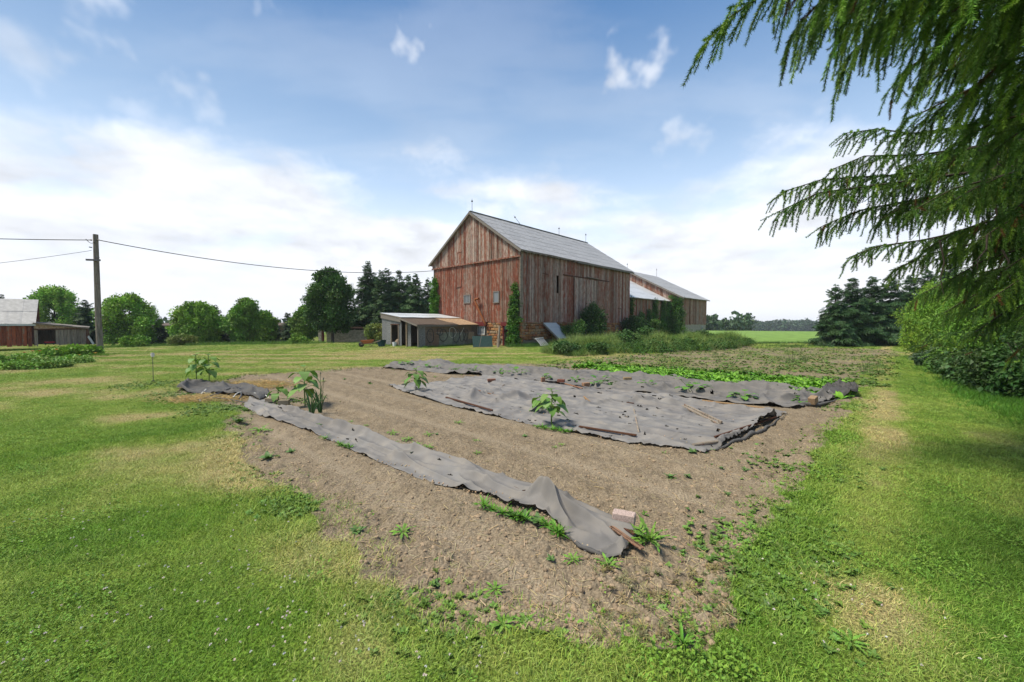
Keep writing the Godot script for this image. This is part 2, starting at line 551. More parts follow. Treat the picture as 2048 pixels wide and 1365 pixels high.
# ---------------------------------------------------------------- the scene
func _ready() -> void:
	setup_noise()
	# camera
	var cam := Camera3D.new()
	cam.name = "camera"
	add_child(cam)
	cam.position = Vector3(0, EYE, 0)
	cam.rotation_degrees = Vector3(PITCH, 0, 0)
	cam.fov = rad_to_deg(2.0 * atan(682.5 / FOCAL))
	cam.near = 0.05
	cam.far = 3000.0
	cam.current = true
	# sky and exposure
	var we := WorldEnvironment.new()
	we.name = "world"
	var env := Environment.new()
	env.background_mode = Environment.BG_SKY
	env.tonemap_mode = Environment.TONE_MAPPER_LINEAR
	env.tonemap_exposure = 2.3
	env.background_energy_multiplier = 0.70
	env.fog_enabled = true
	env.fog_density = 0.0004
	env.fog_light_color = Color(0.86, 0.9, 0.96)
	env.sdfgi_enabled = true
	env.ssao_enabled = true
	env.ssil_enabled = true
	var sky := Sky.new()
	var pano := PanoramaSkyMaterial.new()
	pano.panorama = sky_picture()
	sky.sky_material = pano
	env.sky = sky
	we.environment = env
	add_child(we)
	# a sun veiled by thin cloud, high and from the side of the flower bed, a little behind the camera
	var sun := DirectionalLight3D.new()
	sun.name = "sun"
	add_child(sun)
	sun.light_energy = 0.85
	sun.light_color = Color(1.0, 0.96, 0.88)
	sun.light_angular_distance = 16.0
	sun.shadow_enabled = true
	sun.look_at_from_position(Vector3(-7.2, 13.5, 1.8), Vector3.ZERO)
	setup_materials()
	for q in [[330, 800], [420, 790], [470, 830], [450, 850], [520, 950], [640, 1035], [700, 1130], [800, 1205], [1000, 1272], [1150, 1292], [1400, 1258], [1490, 1190], [1500, 1120], [1590, 1000], [1625, 900], [1690, 835], [1720, 795], [1480, 752], [1260, 731], [1000, 726], [760, 733], [640, 742], [480, 752], [440, 765], [360, 775]]:
		var p := on_ground(q[0], q[1])
		soil_poly.append(Vector2(p.x, p.z))
	for q in [[STRIP_FRONT, STRIP_BACK], [SHEET_FRONT, SHEET_BACK], [FAR_FRONT, FAR_BACK]]:
		var outline := PackedVector2Array()
		for e in q[0]:
			var p := on_ground(e[0], e[1])
			outline.append(Vector2(p.x, p.z))
		var back: Array = q[1].duplicate()
		back.reverse()
		for e in back:
			var p := on_ground(e[0], e[1])
			outline.append(Vector2(p.x, p.z))
		fabric_polys.append(outline)
	for q in [[800, 793], [800, 826], [800, 768], [1000, 955], [900, 1060]]:
		smooth_rows.append(on_ground(q[0], q[1]).dot(U))
	for q in [[1090, 730], [1210, 716], [1330, 706], [1480, 697], [1600, 695], [1700, 697], [1800, 702], [1770, 722], [1730, 752], [1700, 772], [1480, 748], [1260, 730]]:
		var p := on_ground(q[0], q[1])
		plot_poly.append(Vector2(p.x, p.z))
	for q in [[1750, 705, 1.8, 0.6], [680, 1180, 0.45, 0.5], [620, 1100, 0.4, 0.5], [520, 1040, 0.4, 0.35], [450, 900, 0.6, 0.4], [470, 960, 0.6, 0.4], [290, 830, 0.9, 0.45], [270, 800, 0.9, 0.4], [700, 1290, 0.3, 0.6], [1250, 1365, 0.3, 0.3], [1700, 1200, 0.4, 0.25], [1900, 900, 0.5, 0.2], [120, 760, 2.0, 0.3], [800, 706, 4.0, 0.35], [1250, 715, 2.0, 0.2]]:
		var p := on_ground(q[0], q[1])
		dry_spots.append(Vector4(p.x, p.z, q[2], q[3]))
	for q in [[1960, 780, 2.2, 0.8], [2048, 850, 1.2, 0.6], [1900, 740, 2.0, 0.5], [520, 1270, 0.5, 0.6], [300, 1040, 0.6, 0.5], [60, 900, 0.8, 0.4], [250, 870, 0.8, 0.45], [570, 1010, 0.25, 0.6], [400, 850, 0.5, 0.4], [1640, 870, 0.5, 0.4], [1540, 1090, 0.4, 0.5], [1560, 1250, 0.4, 0.4], [0, 760, 2.0, 0.5]]:
		var p := on_ground(q[0], q[1])
		lush_spots.append(Vector4(p.x, p.z, q[2], q[3]))
	ground()
	barns()
	shed_by_barn()
	far_buildings()
	trees()
	hedge_spruces()
	pole_and_wires()
	ground_cover()
	garden()
	barn_things()
	lawn_grass()

func sky_picture() -> ImageTexture:
	var w := 2048
	var h := 1024
	var im := Image.create(w, h, false, Image.FORMAT_RGBF)
	var a := FastNoiseLite.new()
	a.seed = 77
	a.frequency = 0.55
	a.fractal_octaves = 6
	a.fractal_gain = 0.55
	a.domain_warp_enabled = true
	a.domain_warp_amplitude = 0.6
	a.domain_warp_frequency = 0.5
	var b := FastNoiseLite.new()
	b.seed = 78
	b.frequency = 0.9
	b.fractal_octaves = 5
	# single puffs high up, by azimuth and height in degrees
	var puffs := []
	for q in [[815, 95, 2.3, 0.8], [1270, 135, 3.0, 1.0], [1300, 150, 2.0, 0.9], [1375, 270, 2.6, 0.7], [1640, 225, 1.6, 0.4], [380, 185, 2.4, 0.45], [210, 10, 3.4, 0.6], [20, 90, 3.6, 0.5], [270, 220, 1.6, 0.35], [530, 5, 1.2, 0.5], [1525, 265, 1.6, 0.3], [10, 250, 2.4, 0.45], [400, 150, 1.2, 0.5]]:
		var d := ray(q[0], q[1]).normalized()
		puffs.append([d, deg_to_rad(q[2]), q[3]])
	var low := Color(0.655, 0.665, 0.69)
	for j in h:
		var el := (0.5 - (j + 0.5) / h) * PI
		var y := sin(el)
		for i in w:
			if el <= 0.0:
				im.set_pixel(i, j, Color(0.55, 0.58, 0.55))
				continue
			var az := (i + 0.5) / w * TAU
			var d := Vector3(sin(az) * cos(el), y, -cos(az) * cos(el))
			var e := rad_to_deg(el)
			# clear air: pale at the horizon, deep blue above
			var blue := Color(0.58, 0.70, 0.86).lerp(Color(0.245, 0.36, 0.53), smoothstep(4.0, 26.0, e)).lerp(Color(0.066, 0.158, 0.335), smoothstep(19.0, 42.0, e))
			var k := 1.0 / (y + 0.16)
			var nx := a.get_noise_2d(d.x * k * 1.5 + 13.0, d.z * k * 1.5 + 4.0)
			var wisp := b.get_noise_2d(d.x * k * 0.8 - 9.0, d.z * k * 2.4 + 5.0)
			var veil := 1.0 - smoothstep(8.0, 28.0, e)
			var cover := smoothstep(-0.25, 0.75, nx * 1.0 + veil * 1.35 - 0.62 + wisp * 0.45)
			cover = maxf(cover, 0.93 * (1.0 - smoothstep(4.0, 19.0, e)))
			cover = maxf(cover, 0.14 * smoothstep(-0.25, 0.5, wisp + nx * 0.5))
			for q in puffs:
				var g: float = d.angle_to(q[0]) / q[1] if d.dot(q[0]) > 0.97 else 9.0
				if g < 1.6:
					cover = maxf(cover, 0.75 * q[2] * smoothstep(0.1, 1.7, 1.2 - g + 1.5 * b.get_noise_2d(sin(az) * 14.0 + cos(az) * 5.0, el * 14.0)))
			var white := Color(0.62, 0.645, 0.695) * (0.97 + 0.30 * a.get_noise_2d(d.x * k * 3.0 + 60.0, d.z * k * 3.0))
			white = white.lerp(low, 1.0 - smoothstep(0.0, 12.0, e))
			im.set_pixel(i, j, blue.lerp(white, clampf(cover, 0, 1)))
	return ImageTexture.create_from_image(im)

# ---------------------------------------------------------------- the ground
func ground() -> void:
	var radii := PackedFloat32Array()
	var r := 1.15
	while r < 900.0:
		radii.append(r)
		r *= 1.0042 if r < 7.0 else (1.0075 if r < 16.0 else (1.018 if r < 60.0 else 1.05))
	var cols := 640
	var rows := radii.size()
	var half := deg_to_rad(62.0)
	var total := cols * rows
	var pos := PackedVector3Array()
	pos.resize(total)
	var kind := PackedByteArray()
	kind.resize(total)
	var tone := PackedColorArray()
	tone.resize(total)
	for j in rows:
		for i in cols:
			var g := -half + 2.0 * half * i / (cols - 1)
			var x := sin(g) * radii[j]
			var z := -cos(g) * radii[j]
			var y := height(x, z)
			var k := 0
			var q := j * cols + i
			if radii[j] < 20.0 and soil_in(x, z) > 0.0:
				k = 1
				y += clods(x, z)
			elif radii[j] < 45.0 and plot_in(x, z) > 0.0:
				k = 2
				y += 0.02 * n_fine.get_noise_2d(x, z)
			elif field_in(x, z):
				k = 3
			pos[q] = Vector3(x, y, z)
			kind[q] = k
			if k == 1 or k == 2:
				var p := clampf(0.5 + 0.3 * n_mid.get_noise_2d(x + 9.0, z) + 0.6 * n_fine.get_noise_2d(x * 1.5, z * 1.5), 0, 1)
				tone[q] = Color(0.30, 0.24, 0.168).lerp(Color(0.43, 0.352, 0.252), p)
				if k == 1:
					tone[q] = tone[q].lerp(Color(0.47, 0.39, 0.285), 0.6 * track(x, z))
				if k == 2:
					tone[q] = tone[q].lerp(Color(0.17, 0.21, 0.05), clampf(0.25 + 0.9 * n_patch.get_noise_2d(x * 3.0, z * 3.0), 0, 0.8))
			elif k == 3:
				tone[q] = Color(0.175, 0.32, 0.05).lerp(Color(0.215, 0.345, 0.06), 0.5 + 0.5 * n_patch.get_noise_2d(x * 0.3, z * 0.5))
			else:
				tone[q] = lawn_tone(x, z)
	var names := ["lawn", "garden_soil", "plot_soil", "crop_field"]
	var mats := [M.lawn, M.soil, M.soil, M.field]
	var labels := ["mown lawn with dry yellow patches around the garden", "bare brown tilled soil of the vegetable garden", "weedy brown soil of the plot behind the vegetable rows", "flat green crop field reaching to the distant woods"]
	var cats := ["lawn", "soil", "soil", "field"]
	var bs := []
	var maps := []
	for k in 4:
		bs.append(Builder.new())
		var m := PackedInt32Array()
		m.resize(total)
		m.fill(-1)
		maps.append(m)
	for j in rows - 1:
		for i in cols - 1:
			var a := j * cols + i
			var k := kind[a]
			var b: Builder = bs[k]
			var m: PackedInt32Array = maps[k]
			var e := [a, a + 1, a + cols, a + cols + 1]
			for q in e:
				if m[q] < 0:
					m[q] = b.v.size()
					var qi: int = q % cols
					var qj: int = q / cols
					var dx := pos[qj * cols + mini(qi + 1, cols - 1)] - pos[qj * cols + maxi(qi - 1, 0)]
					var dz := pos[mini(qj + 1, rows - 1) * cols + qi] - pos[maxi(qj - 1, 0) * cols + qi]
					var nn := dx.cross(dz).normalized()
					b.v.append(pos[q])
					b.n.append(nn if nn.y > 0 else -nn)
					b.c.append(tone[q])
					b.uv.append(Vector2(pos[q].x, pos[q].z))
			for o in [e[0], e[2], e[1], e[1], e[2], e[3]]:
				b.idx.append(m[o])
			maps[k] = m
	# the lawn goes on at the sides, under and behind the camera
	var lb: Builder = bs[0]
	var rings := [0.0, 0.4, 0.8, 1.15, 3.0, 8.0, 20.0, 60.0, 200.0, 900.0]
	var wide := 48
	for part_ in 2:
		var k0 := lb.v.size()
		var used: Array = rings.slice(0, 4) if part_ == 0 else rings
		for rr in used:
			for i in wide + 1:
				var g2 := -half + 2.0 * half * i / wide if part_ == 0 else half + (TAU - 2.0 * half) * i / wide
				var x2: float = sin(g2) * rr
				var z2: float = -cos(g2) * rr
				lb.v.append(Vector3(x2, height(x2, z2) if rr < 60.0 else -5.2 * smoothstep(90.0, 330.0, rr), z2))
				lb.n.append(Vector3.UP)
				lb.c.append(lawn_tone(x2, z2))
				lb.uv.append(Vector2(x2, z2))
		for j in used.size() - 1:
			for i in wide:
				var a2 := k0 + j * (wide + 1) + i
				for o in [a2, a2 + wide + 1, a2 + 1, a2 + 1, a2 + wide + 1, a2 + wide + 2]:
					lb.idx.append(o)
	for k in 4:
		var o := part(names[k], bs[k], mats[k], self)
		meta(o, labels[k], cats[k], "", "structure")

# ---------------------------------------------------------------- boards, stones, roofs
# upright boards from a to b (local points on the wall line, y ignored); top is a function of the run along the wall
func boards(parent: Node, a: Vector3, b: Vector3, low: float, top: Callable, mats: Array, out: Vector3, wide := 0.26, skips := [], ragged := 0.06) -> void:
	var run := (b - a).length()
	var dir := (b - a) / run
	var x := 0.0
	while x < run - 0.02:
		var w := minf(wide * rng.randf_range(0.75, 1.25), run - x)
		if run - x - w < 0.1:
			w = run - x
		var spans := [[low + rng.randf_range(-ragged, ragged), -1.0]]
		for s in skips:   # [from, to, y0, y1]: an opening
			if x + w * 0.5 > s[0] and x + w * 0.5 < s[1]:
				spans = [[spans[0][0], s[2]], [s[3], -1.0]] if s[2] > low else [[s[3], -1.0]]
		for sp in spans:
			var y0: float = sp[0]
			var l := x + 0.004
			var r := x + w - (rng.randf_range(0.006, 0.016) if rng.randf() < 0.8 else rng.randf_range(0.02, 0.045))
			var ya: float = top.call(l) if sp[1] < 0 else sp[1]
			var yb: float = top.call(r) if sp[1] < 0 else sp[1]
			var push := out * rng.randf_range(0.0, 0.012)
			var thick := out * 0.028
			var pa := a + dir * l + push
			var pb := a + dir * r + push
			var p := []
			for q in [[pa, y0, ya], [pb, y0, yb], [pb + thick, y0, yb], [pa + thick, y0, ya]]:
				p.append(Vector3(q[0].x, q[1], q[0].z))
			for q in [[pa, ya], [pb, yb], [pb + thick, yb], [pa + thick, ya]]:
				p.append(Vector3(q[0].x, q[1], q[0].z))
			var bd := Builder.new()
			var g := rng.randf_range(0.62, 1.15)
			bd.hexa(p, Color(g * rng.randf_range(0.97, 1.05), g, g * rng.randf_range(0.96, 1.03)), 0.30, Vector2(rng.randf(), rng.randf()))
			part("board", bd, mats[rng.randi() % mats.size()], parent)
		x += w

# a board or trim between two points
func bar(parent: Node, called: String, a: Vector3, b: Vector3, w: float, t: float, m: Material, up := Vector3.UP, col := Color.WHITE, s := 0.5) -> MeshInstance3D:
	var bd := Builder.new()
	var d := (b - a).normalized()
	var side := d.cross(up).normalized()
	var u2 := side.cross(d).normalized()
	bd.box((a + b) / 2.0, Vector3((b - a).length(), t, w), col, Basis(d, u2, side), s, Vector2(rng.randf(), rng.randf()))
	return part(called, bd, m, parent)

# overlapping metal sheets between an eave line and a ridge line
func roof_sheets(parent: Node, ea: Vector3, eb: Vector3, ra: Vector3, rb: Vector3, rows: int, cols: int, m: Material, sag := 0.0, vary := 0.1) -> void:
	var nn := (eb - ea).cross(ra - ea).normalized()
	if nn.y < 0: nn = -nn
	for j in rows:
		for i in cols:
			var p := []
			var lift := 0.012 + 0.006 * (i % 2) + rng.randf_range(0, 0.006)
			for h in [0.0, 0.004]:
				for q in [[i, j], [i + 1, j], [i + 1, j + 1], [i, j + 1]]:
					var fu: float = (q[0] + (0.03 if q[0] > i else 0.0)) / cols
					var fv: float = (q[1] + (0.04 if q[1] > j else 0.0)) / rows
					fu = minf(fu, 1.0)
					fv = minf(fv, 1.0)
					var at := ea.lerp(eb, fu).lerp(ra.lerp(rb, fu), fv)
					var under := 0.012 if q[1] == j else 0.0
					at.y -= sag * sin(fu * PI) * (1.0 - fv * 0.5) + 0.012 * sin(fu * 23.0 + fv * 5.0) * (1.0 - fv)
					p.append(at + nn * (lift + under + h))
			var bd := Builder.new()
			var g := 1.0 + rng.randf_range(-vary, vary)
			bd.hexa(p, Color(g, g, g))
			part("roof_sheet", bd, m, parent)

func slab(parent: Node, called: String, ea: Vector3, eb: Vector3, ra: Vector3, rb: Vector3, t: float, m: Material) -> MeshInstance3D:
	var bd := Builder.new()
	var dn := Vector3(0, -t, 0)
	bd.hexa([ea + dn, eb + dn, rb + dn, ra + dn, ea, eb, rb, ra], Color.WHITE, 0.3)
	return part(called, bd, m, parent)

var stone_meshes := []
func stone_mesh() -> Mesh:
	if stone_meshes.is_empty():
		for k in 14:
			var bd := Builder.new()
			var g := rng.randf_range(0.7, 1.15)
			var base: Color = [Color(0.47, 0.215, 0.085), Color(0.52, 0.28, 0.125), Color(0.42, 0.30, 0.19), Color(0.40, 0.165, 0.08), Color(0.54, 0.37, 0.21)][k % 5]
			var col := Color(base.r * g, base.g * g, base.b * g)
			bd.block(Vector3.ZERO, Vector3(1, 1, 1), 0.14, col, Basis.from_euler(Vector3(rng.randf_range(-0.05, 0.05), rng.randf_range(-0.06, 0.06), rng.randf_range(-0.06, 0.06))))
			for i in bd.v.size():
				bd.v[i] += Vector3(n_fine.get_noise_2d(k * 9.0 + bd.v[i].x, bd.v[i].y), n_fine.get_noise_2d(bd.v[i].y, k * 7.0), 0) * 0.14
			stone_meshes.append(bd.mesh())
	return stone_meshes[rng.randi() % stone_meshes.size()]

# rubble courses on the face from a to b
func stones(parent: Node, a: Vector3, b: Vector3, y0: float, y1: float, out: Vector3, gaps := []) -> void:
	var run := (b - a).length()
	var dir := (b - a) / run
	var y := y0
	while y < y1 - 0.05:
		var h := minf(rng.randf_range(0.14, 0.24), y1 - y)
		var x := rng.randf_range(-0.15, 0.0)
		while x < run:
			var w := rng.randf_range(0.22, 0.5)
			var mid := x + w / 2.0
			var free := mid > 0.05 and mid < run - 0.05
			for g in gaps:
				if mid + w * 0.4 > g[0] and mid - w * 0.4 < g[1] and y + h > g[2] and y < g[3]:
					free = false
			if free:
				var o := part("stone", stone_mesh(), M.stone, parent)
				o.transform = Transform3D(Basis(dir * (w - 0.03), Vector3.UP * (h - 0.025), out * 0.16), a + dir * mid + Vector3(0, y + h / 2.0, 0) + out * rng.randf_range(-0.035, 0.0))
			x += w
		y += h

func rod(parent: Node, at: Vector3, h: float, lean := Vector3.ZERO) -> void:
	var bd := Builder.new()
	var tip := at + Vector3(0, h, 0) + lean
	bd.tube([at, tip], [0.022, 0.012], 5)
	var k := at.lerp(tip, 0.8)
	bd.tube([k - Vector3(0, 0.07, 0), k - Vector3(0, 0.05, 0), k, k + Vector3(0, 0.05, 0), k + Vector3(0, 0.07, 0)], [0.01, 0.055, 0.075, 0.055, 0.01], 8)
	part("lightning_rod", bd, M.metal, parent)

func pane_window(parent: Node, at: Vector3, across: Vector3, out: Vector3, w: float, h: float, bars: int, frame_mat: Material) -> void:
	var o := Node3D.new()
	o.name = "window"
	parent.add_child(o, true)
	o.position = at
	var bd := Builder.new()
	var bs := Basis(across, Vector3.UP, out)
	bd.box(Vector3.ZERO, Vector3(w, h, 0.02), Color.WHITE, bs)
	part("pane", bd, M.glass, o)
	var fr := Builder.new()
	for sg in [-1, 1]:
		fr.box(across * (sg * w / 2) + out * 0.02, Vector3(0.07, h + 0.07, 0.05), Color.WHITE, bs)
		fr.box(Vector3.UP * (sg * h / 2) + out * 0.021, Vector3(w - 0.07, 0.07, 0.05), Color.WHITE, bs)
	for k in bars:
		fr.box(across * (w * ((k + 1.0) / (bars + 1.0) - 0.5)) + out * 0.018, Vector3(0.03, h - 0.07, 0.03), Color.WHITE, bs)
	part("frame", fr, frame_mat, o)

# ---------------------------------------------------------------- the barns
func barns() -> void:
	var W := 10.1
	var L := 16.0
	var eave := 6.85
	var ridge := 10.2
	var base := 1.72
	var left := Vector3(-1, 0, 0)
	var front := Vector3(0, 0, 1)
	var b := thing("barn", "large weathered red timber barn with steep gable and grey metal roof", "barn", CORNER, TURN)
	var roof_y := func(t): return eave + (1.0 - absf(t - W / 2) / (W / 2)) * (ridge - eave)
	# stone footing behind the stones, in four walls
	for q in [["gable_footing", Vector3(0.25, base / 2 - 0.15, -0.4), Vector3(0.4, base + 0.3, 0.8)], ["gable_footing", Vector3(0.25, base / 2 - 0.15, -(W + 1.56) / 2), Vector3(0.4, base + 0.3, W - 1.56)], ["door_head", Vector3(0.25, 1.6, -1.18), Vector3(0.4, 0.42, 0.76)], ["side_footing", Vector3(L / 2 + 0.23, base / 2 - 0.15, -0.25), Vector3(L - 0.46, base + 0.3, 0.4)], ["rear_footing", Vector3(L / 2 + 0.23, base / 2 - 0.15, -W + 0.25), Vector3(L - 0.46, base + 0.3, 0.4)]]:
		var f := Builder.new()
		f.box(q[1], q[2])
		part(q[0], f, M.mortar, b)
	stones(b, Vector3(0.02, 0, 0.0), Vector3(0.02, 0, -5.6), 0.0, base, left, [[0.66, 1.68, 0.0, 1.75], [3.5, 4.5, 0.75, 1.75]])
	stones(b, Vector3(0, 0, -0.02), Vector3(6.6, 0, -0.02), 0.45, base, front)
	stones(b, Vector3(9.6, 0, -0.02), Vector3(L, 0, -0.02), 0.5, base, front, [[13.1, 14.1, 0.7, 1.75]])
	# gable boards below, then the upper gable that stands a little proud
	boards(b, Vector3(0.0, 0, 0), Vector3(0.0, 0, -W), base - 0.02, func(_t): return 6.42, [M.board_red, M.board_red, M.board_mix], left, 0.25)
	boards(b, Vector3(-0.06, 0, 0.05), Vector3(-0.06, 0, -W - 0.05), 6.30, func(t): return roof_y.call(clampf(t - 0.05, 0, W)) - 0.05, [M.board_mix, M.board_grey, M.board_grey, M.board_red], left, 0.25, [], 0.01)
	bar(b, "drip_board", Vector3(-0.12, 6.27, 0.1), Vector3(-0.12, 6.27, -W - 0.1), 0.05, 0.1, M.board_red)
	# the long wall
	boards(b, Vector3(0, 0, 0), Vector3(L, 0, 0), base - 0.02, func(_t): return 6.78, [M.board_grey, M.board_mix, M.board_grey, M.board_red, M.board_mix], front, 0.27, [[4.0, 4.26, 3.95, 5.3], [2.4, 2.52, 5.2, 5.25]])
	# the closed sides
	for q in [["rear_wall", Vector3(L / 2, base + 2.5, -W + 0.05), Vector3(L, 5.1, 0.06)], ["loft_floor", Vector3(L / 2, base + 0.05, -W / 2), Vector3(L - 0.2, 0.06, W - 0.2)]]:
		var f := Builder.new()
		f.box(q[1], q[2], Color.WHITE, Basis.IDENTITY, 0.3)
		part(q[0], f, M.board_mix, b)
	var eg := Builder.new()
	eg.hexa([Vector3(L - 0.06, base, -0.06), Vector3(L, base, -0.06), Vector3(L, base, -W + 0.1), Vector3(L - 0.06, base, -W + 0.1), Vector3(L - 0.06, eave - 0.1, -0.06), Vector3(L, eave - 0.1, -0.06), Vector3(L, eave - 0.1, -W + 0.1), Vector3(L - 0.06, eave - 0.1, -W + 0.1)], Color.WHITE, 0.3)
	eg.hexa([Vector3(L - 0.06, eave - 0.1, -0.06), Vector3(L, eave - 0.1, -0.06), Vector3(L, eave - 0.1, -W + 0.1), Vector3(L - 0.06, eave - 0.1, -W + 0.1), Vector3(L - 0.06, ridge - 0.15, -W / 2 + 0.01), Vector3(L, ridge - 0.15, -W / 2 + 0.01), Vector3(L, ridge - 0.15, -W / 2 - 0.01), Vector3(L - 0.06, ridge - 0.15, -W / 2 - 0.01)], Color.WHITE, 0.3)
	part("end_wall", eg, M.board_mix, b)
	# corner post board, sliding doors, track
	bar(b, "corner_board", Vector3(-0.045, base, 0.045), Vector3(-0.045, 6.3, 0.045), 0.16, 0.05, M.plain_wood, Vector3(0, 0, 1))
	bar(b, "corner_board", Vector3(0.07, base, 0.055), Vector3(0.07, 6.75, 0.055), 0.03, 0.15, M.plain_wood, Vector3(1, 0, 0))
	bar(b, "door_track", Vector3(4.9, 5.42, 0.07), Vector3(11.9, 5.42, 0.07), 0.08, 0.07, M.rust)
	bar(b, "door_hood", Vector3(8.2, 5.52, 0.11), Vector3(10.0, 5.48, 0.11), 0.16, 0.05, M.plain_wood)
	for q in [[6.42, 8.15, 5.36, M.board_grey], [8.2, 9.76, 5.30, M.board_grey], [9.8, 11.78, 5.36, M.board_mix]]:
		var d := Node3D.new()
		d.name = "sliding_door"
		b.add_child(d, true)
		var tp: float = q[2]
		boards(d, Vector3(q[0], 0, 0.045), Vector3(q[1], 0, 0.045), base + 0.06, func(_t): return tp, [q[3]], front, 0.24)
	bar(b, "door_edge", Vector3(6.36, base, 0.075), Vector3(6.36, 5.36, 0.075), 0.05, 0.06, M.rust, front)
	bar(b, "door_edge", Vector3(9.78, base + 1.6, 0.085), Vector3(9.78, 5.3, 0.085), 0.04, 0.05, M.plain_wood, front)
	bar(b, "hatch_trim", Vector3(2.35, 5.3, 0.05), Vector3(2.95, 5.27, 0.05), 0.06, 0.05, M.rust)
	bar(b, "hatch_trim", Vector3(2.38, 3.9, 0.05), Vector3(2.38, 5.25, 0.05), 0.05, 0.04, M.board_red, front)
	bar(b, "hatch_trim", Vector3(13.6, 3.05, 0.05), Vector3(14.4, 3.02, 0.05), 0.06, 0.04, M.rust)
	bar(b, "hatch_trim", Vector3(14.35, 1.75, 0.05), Vector3(14.35, 3.0, 0.05), 0.05, 0.04, M.rust, front)
	bar(b, "hatch_trim", Vector3(-0.045, 4.55, -6.35), Vector3(-0.045, 4.5, -7.0), 0.05, 0.06, M.rust)
	bar(b, "hatch_trim", Vector3(-0.045, 4.55, -6.35), Vector3(-0.045, 6.2, -6.3), 0.05, 0.05, M.board_red, left)
	bar(b, "hatch_trim", Vector3(-0.1, 7.3, -6.2), Vector3(-0.1, 7.3, -6.7), 0.05, 0.05, M.board_red)
	bar(b, "hatch_trim", Vector3(-0.1, 6.45, -6.72), Vector3(-0.1, 7.3, -6.72), 0.05, 0.05, M.board_red, left)
	# windows in the boards and in the stone
	pane_window(b, Vector3(-0.05, 3.55, -5.62), Vector3(0, 0, -1), left, 0.75, 0.62, 3, M.trim)
	pane_window(b, Vector3(-0.05, 3.55, -2.35), Vector3(0, 0, -1), left, 0.55, 0.8, 0, M.trim)
	pane_window(b, Vector3(-0.04, 1.12, -4.0), Vector3(0, 0, -1), left, 0.78, 0.62, 2, M.white_paint)
	pane_window(b, Vector3(13.6, 1.1, 0.0), Vector3(1, 0, 0), front, 0.7, 0.6, 0, M.trim)
	bar(b, "window_lintel", Vector3(-0.1, 1.58, -3.35), Vector3(-0.1, 1.58, -4.65), 0.1, 0.3, M.red_paint)
	bar(b, "window_sill", Vector3(-0.1, 0.74, -3.5), Vector3(-0.1, 0.74, -4.5), 0.14, 0.08, M.mortar)
	# cellar door
	var door := Node3D.new()
	door.name = "door"
	b.add_child(door)
	boards(door, Vector3(0.02, 0, -0.82), Vector3(0.02, 0, -1.25), 0.02, func(_t): return 1.18, [M.red_paint], left, 0.14)
	var tr := Builder.new()
	tr.box(Vector3(-0.02, 1.32, -1.17), Vector3(0.03, 0.22, 0.74))
	part("transom_pane", tr, M.glass, door)
	for zz in [-0.74, -1.6]:
		bar(door, "door_post", Vector3(-0.07, 0, zz), Vector3(-0.07, 1.45, zz), 0.1, 0.1, M.red_paint, left)
	bar(b, "door_lintel", Vector3(-0.11, 1.58, -0.55), Vector3(-0.11, 1.58, -1.8), 0.1, 0.28, M.red_paint)
	# roof
	var ov := 0.3
	var dy := (ridge - eave) / (W / 2) * ov
	var x0 := -0.28
	var x1 := L + 0.25
	var ea := Vector3(x0, eave - dy, ov)
	var eb := Vector3(x1, eave - dy, ov)
	var ra := Vector3(x0, ridge, -W / 2)
	var rb := Vector3(x1, ridge, -W / 2)
	var fa := Vector3(x0, eave - dy, -W - ov)
	var fb := Vector3(x1, eave - dy, -W - ov)
	slab(b, "roof_deck", ea + Vector3(0, -0.03, 0), eb + Vector3(0, -0.03, 0), ra + Vector3(0, -0.03, 0), rb + Vector3(0, -0.03, 0), 0.06, M.plain_wood)
	slab(b, "roof_deck", fb + Vector3(0, -0.03, 0), fa + Vector3(0, -0.03, 0), rb + Vector3(0, -0.03, 0), ra + Vector3(0, -0.03, 0), 0.06, M.plain_wood)
	roof_sheets(b, ea, eb, ra, rb, 7, 16, M.roof, 0.02)
	roof_sheets(b, fb, fa, rb, ra, 2, 4, M.roof)
	bar(b, "ridge_cap", ra + Vector3(0, 0.045, 0), rb + Vector3(0, 0.045, 0), 0.24, 0.03, M.roof)
	bar(b, "rake_board", ea + Vector3(-0.03, -0.10, 0), ra + Vector3(-0.03, -0.10, 0), 0.04, 0.16, M.trim)
	bar(b, "rake_board", fa + Vector3(-0.03, -0.10, 0), ra + Vector3(-0.03, -0.10, 0), 0.04, 0.16, M.trim)
	for k in 22:
		bar(b, "rafter_tail", Vector3(0.4 + k * 0.72, eave - 0.16, 0.0), Vector3(0.4 + k * 0.72, eave - dy - 0.13, ov - 0.03), 0.08, 0.1, M.trim)
	bar(b, "gutter_board", Vector3(6.5, eave - dy - 0.10, ov + 0.03), Vector3(x1, eave - dy - 0.10, ov + 0.03), 0.04, 0.13, M.trim)
	rod(b, Vector3(0.0, ridge + 0.04, -W / 2), 1.0)
	rod(b, Vector3(5.6, ridge + 0.04, -W / 2), 0.5, Vector3(-1.0, 0.1, 0.1))
	rod(b, Vector3(11.2, ridge + 0.04, -W / 2), 0.8)
	rod(b, Vector3(L - 0.05, ridge + 0.04, -W / 2), 1.0)

	# the lower wing that joins the two barns
	var lk := thing("barn_wing", "low red board wing with bright metal roof between two barns", "barn", barn_at(16.06, 0.5), TURN)
	var LL := 10.9
	var ft := Builder.new()
	ft.box(Vector3(LL / 2, 0.55, -0.2), Vector3(LL, 1.3, 0.3))
	part("footing", ft, M.mortar, lk)
	boards(lk, Vector3(0, 0, 0), Vector3(LL, 0, 0), 1.2, func(_t): return 4.32, [M.board_red, M.board_mix, M.board_mix, M.plain_wood], front, 0.3)
	stones(lk, Vector3(0, 0, -0.03), Vector3(3.0, 0, -0.03), 0.6, 1.2, front)
	var la := Vector3(0.0, 4.25, 0.3)
	var lb2 := Vector3(LL, 4.25, 0.3)
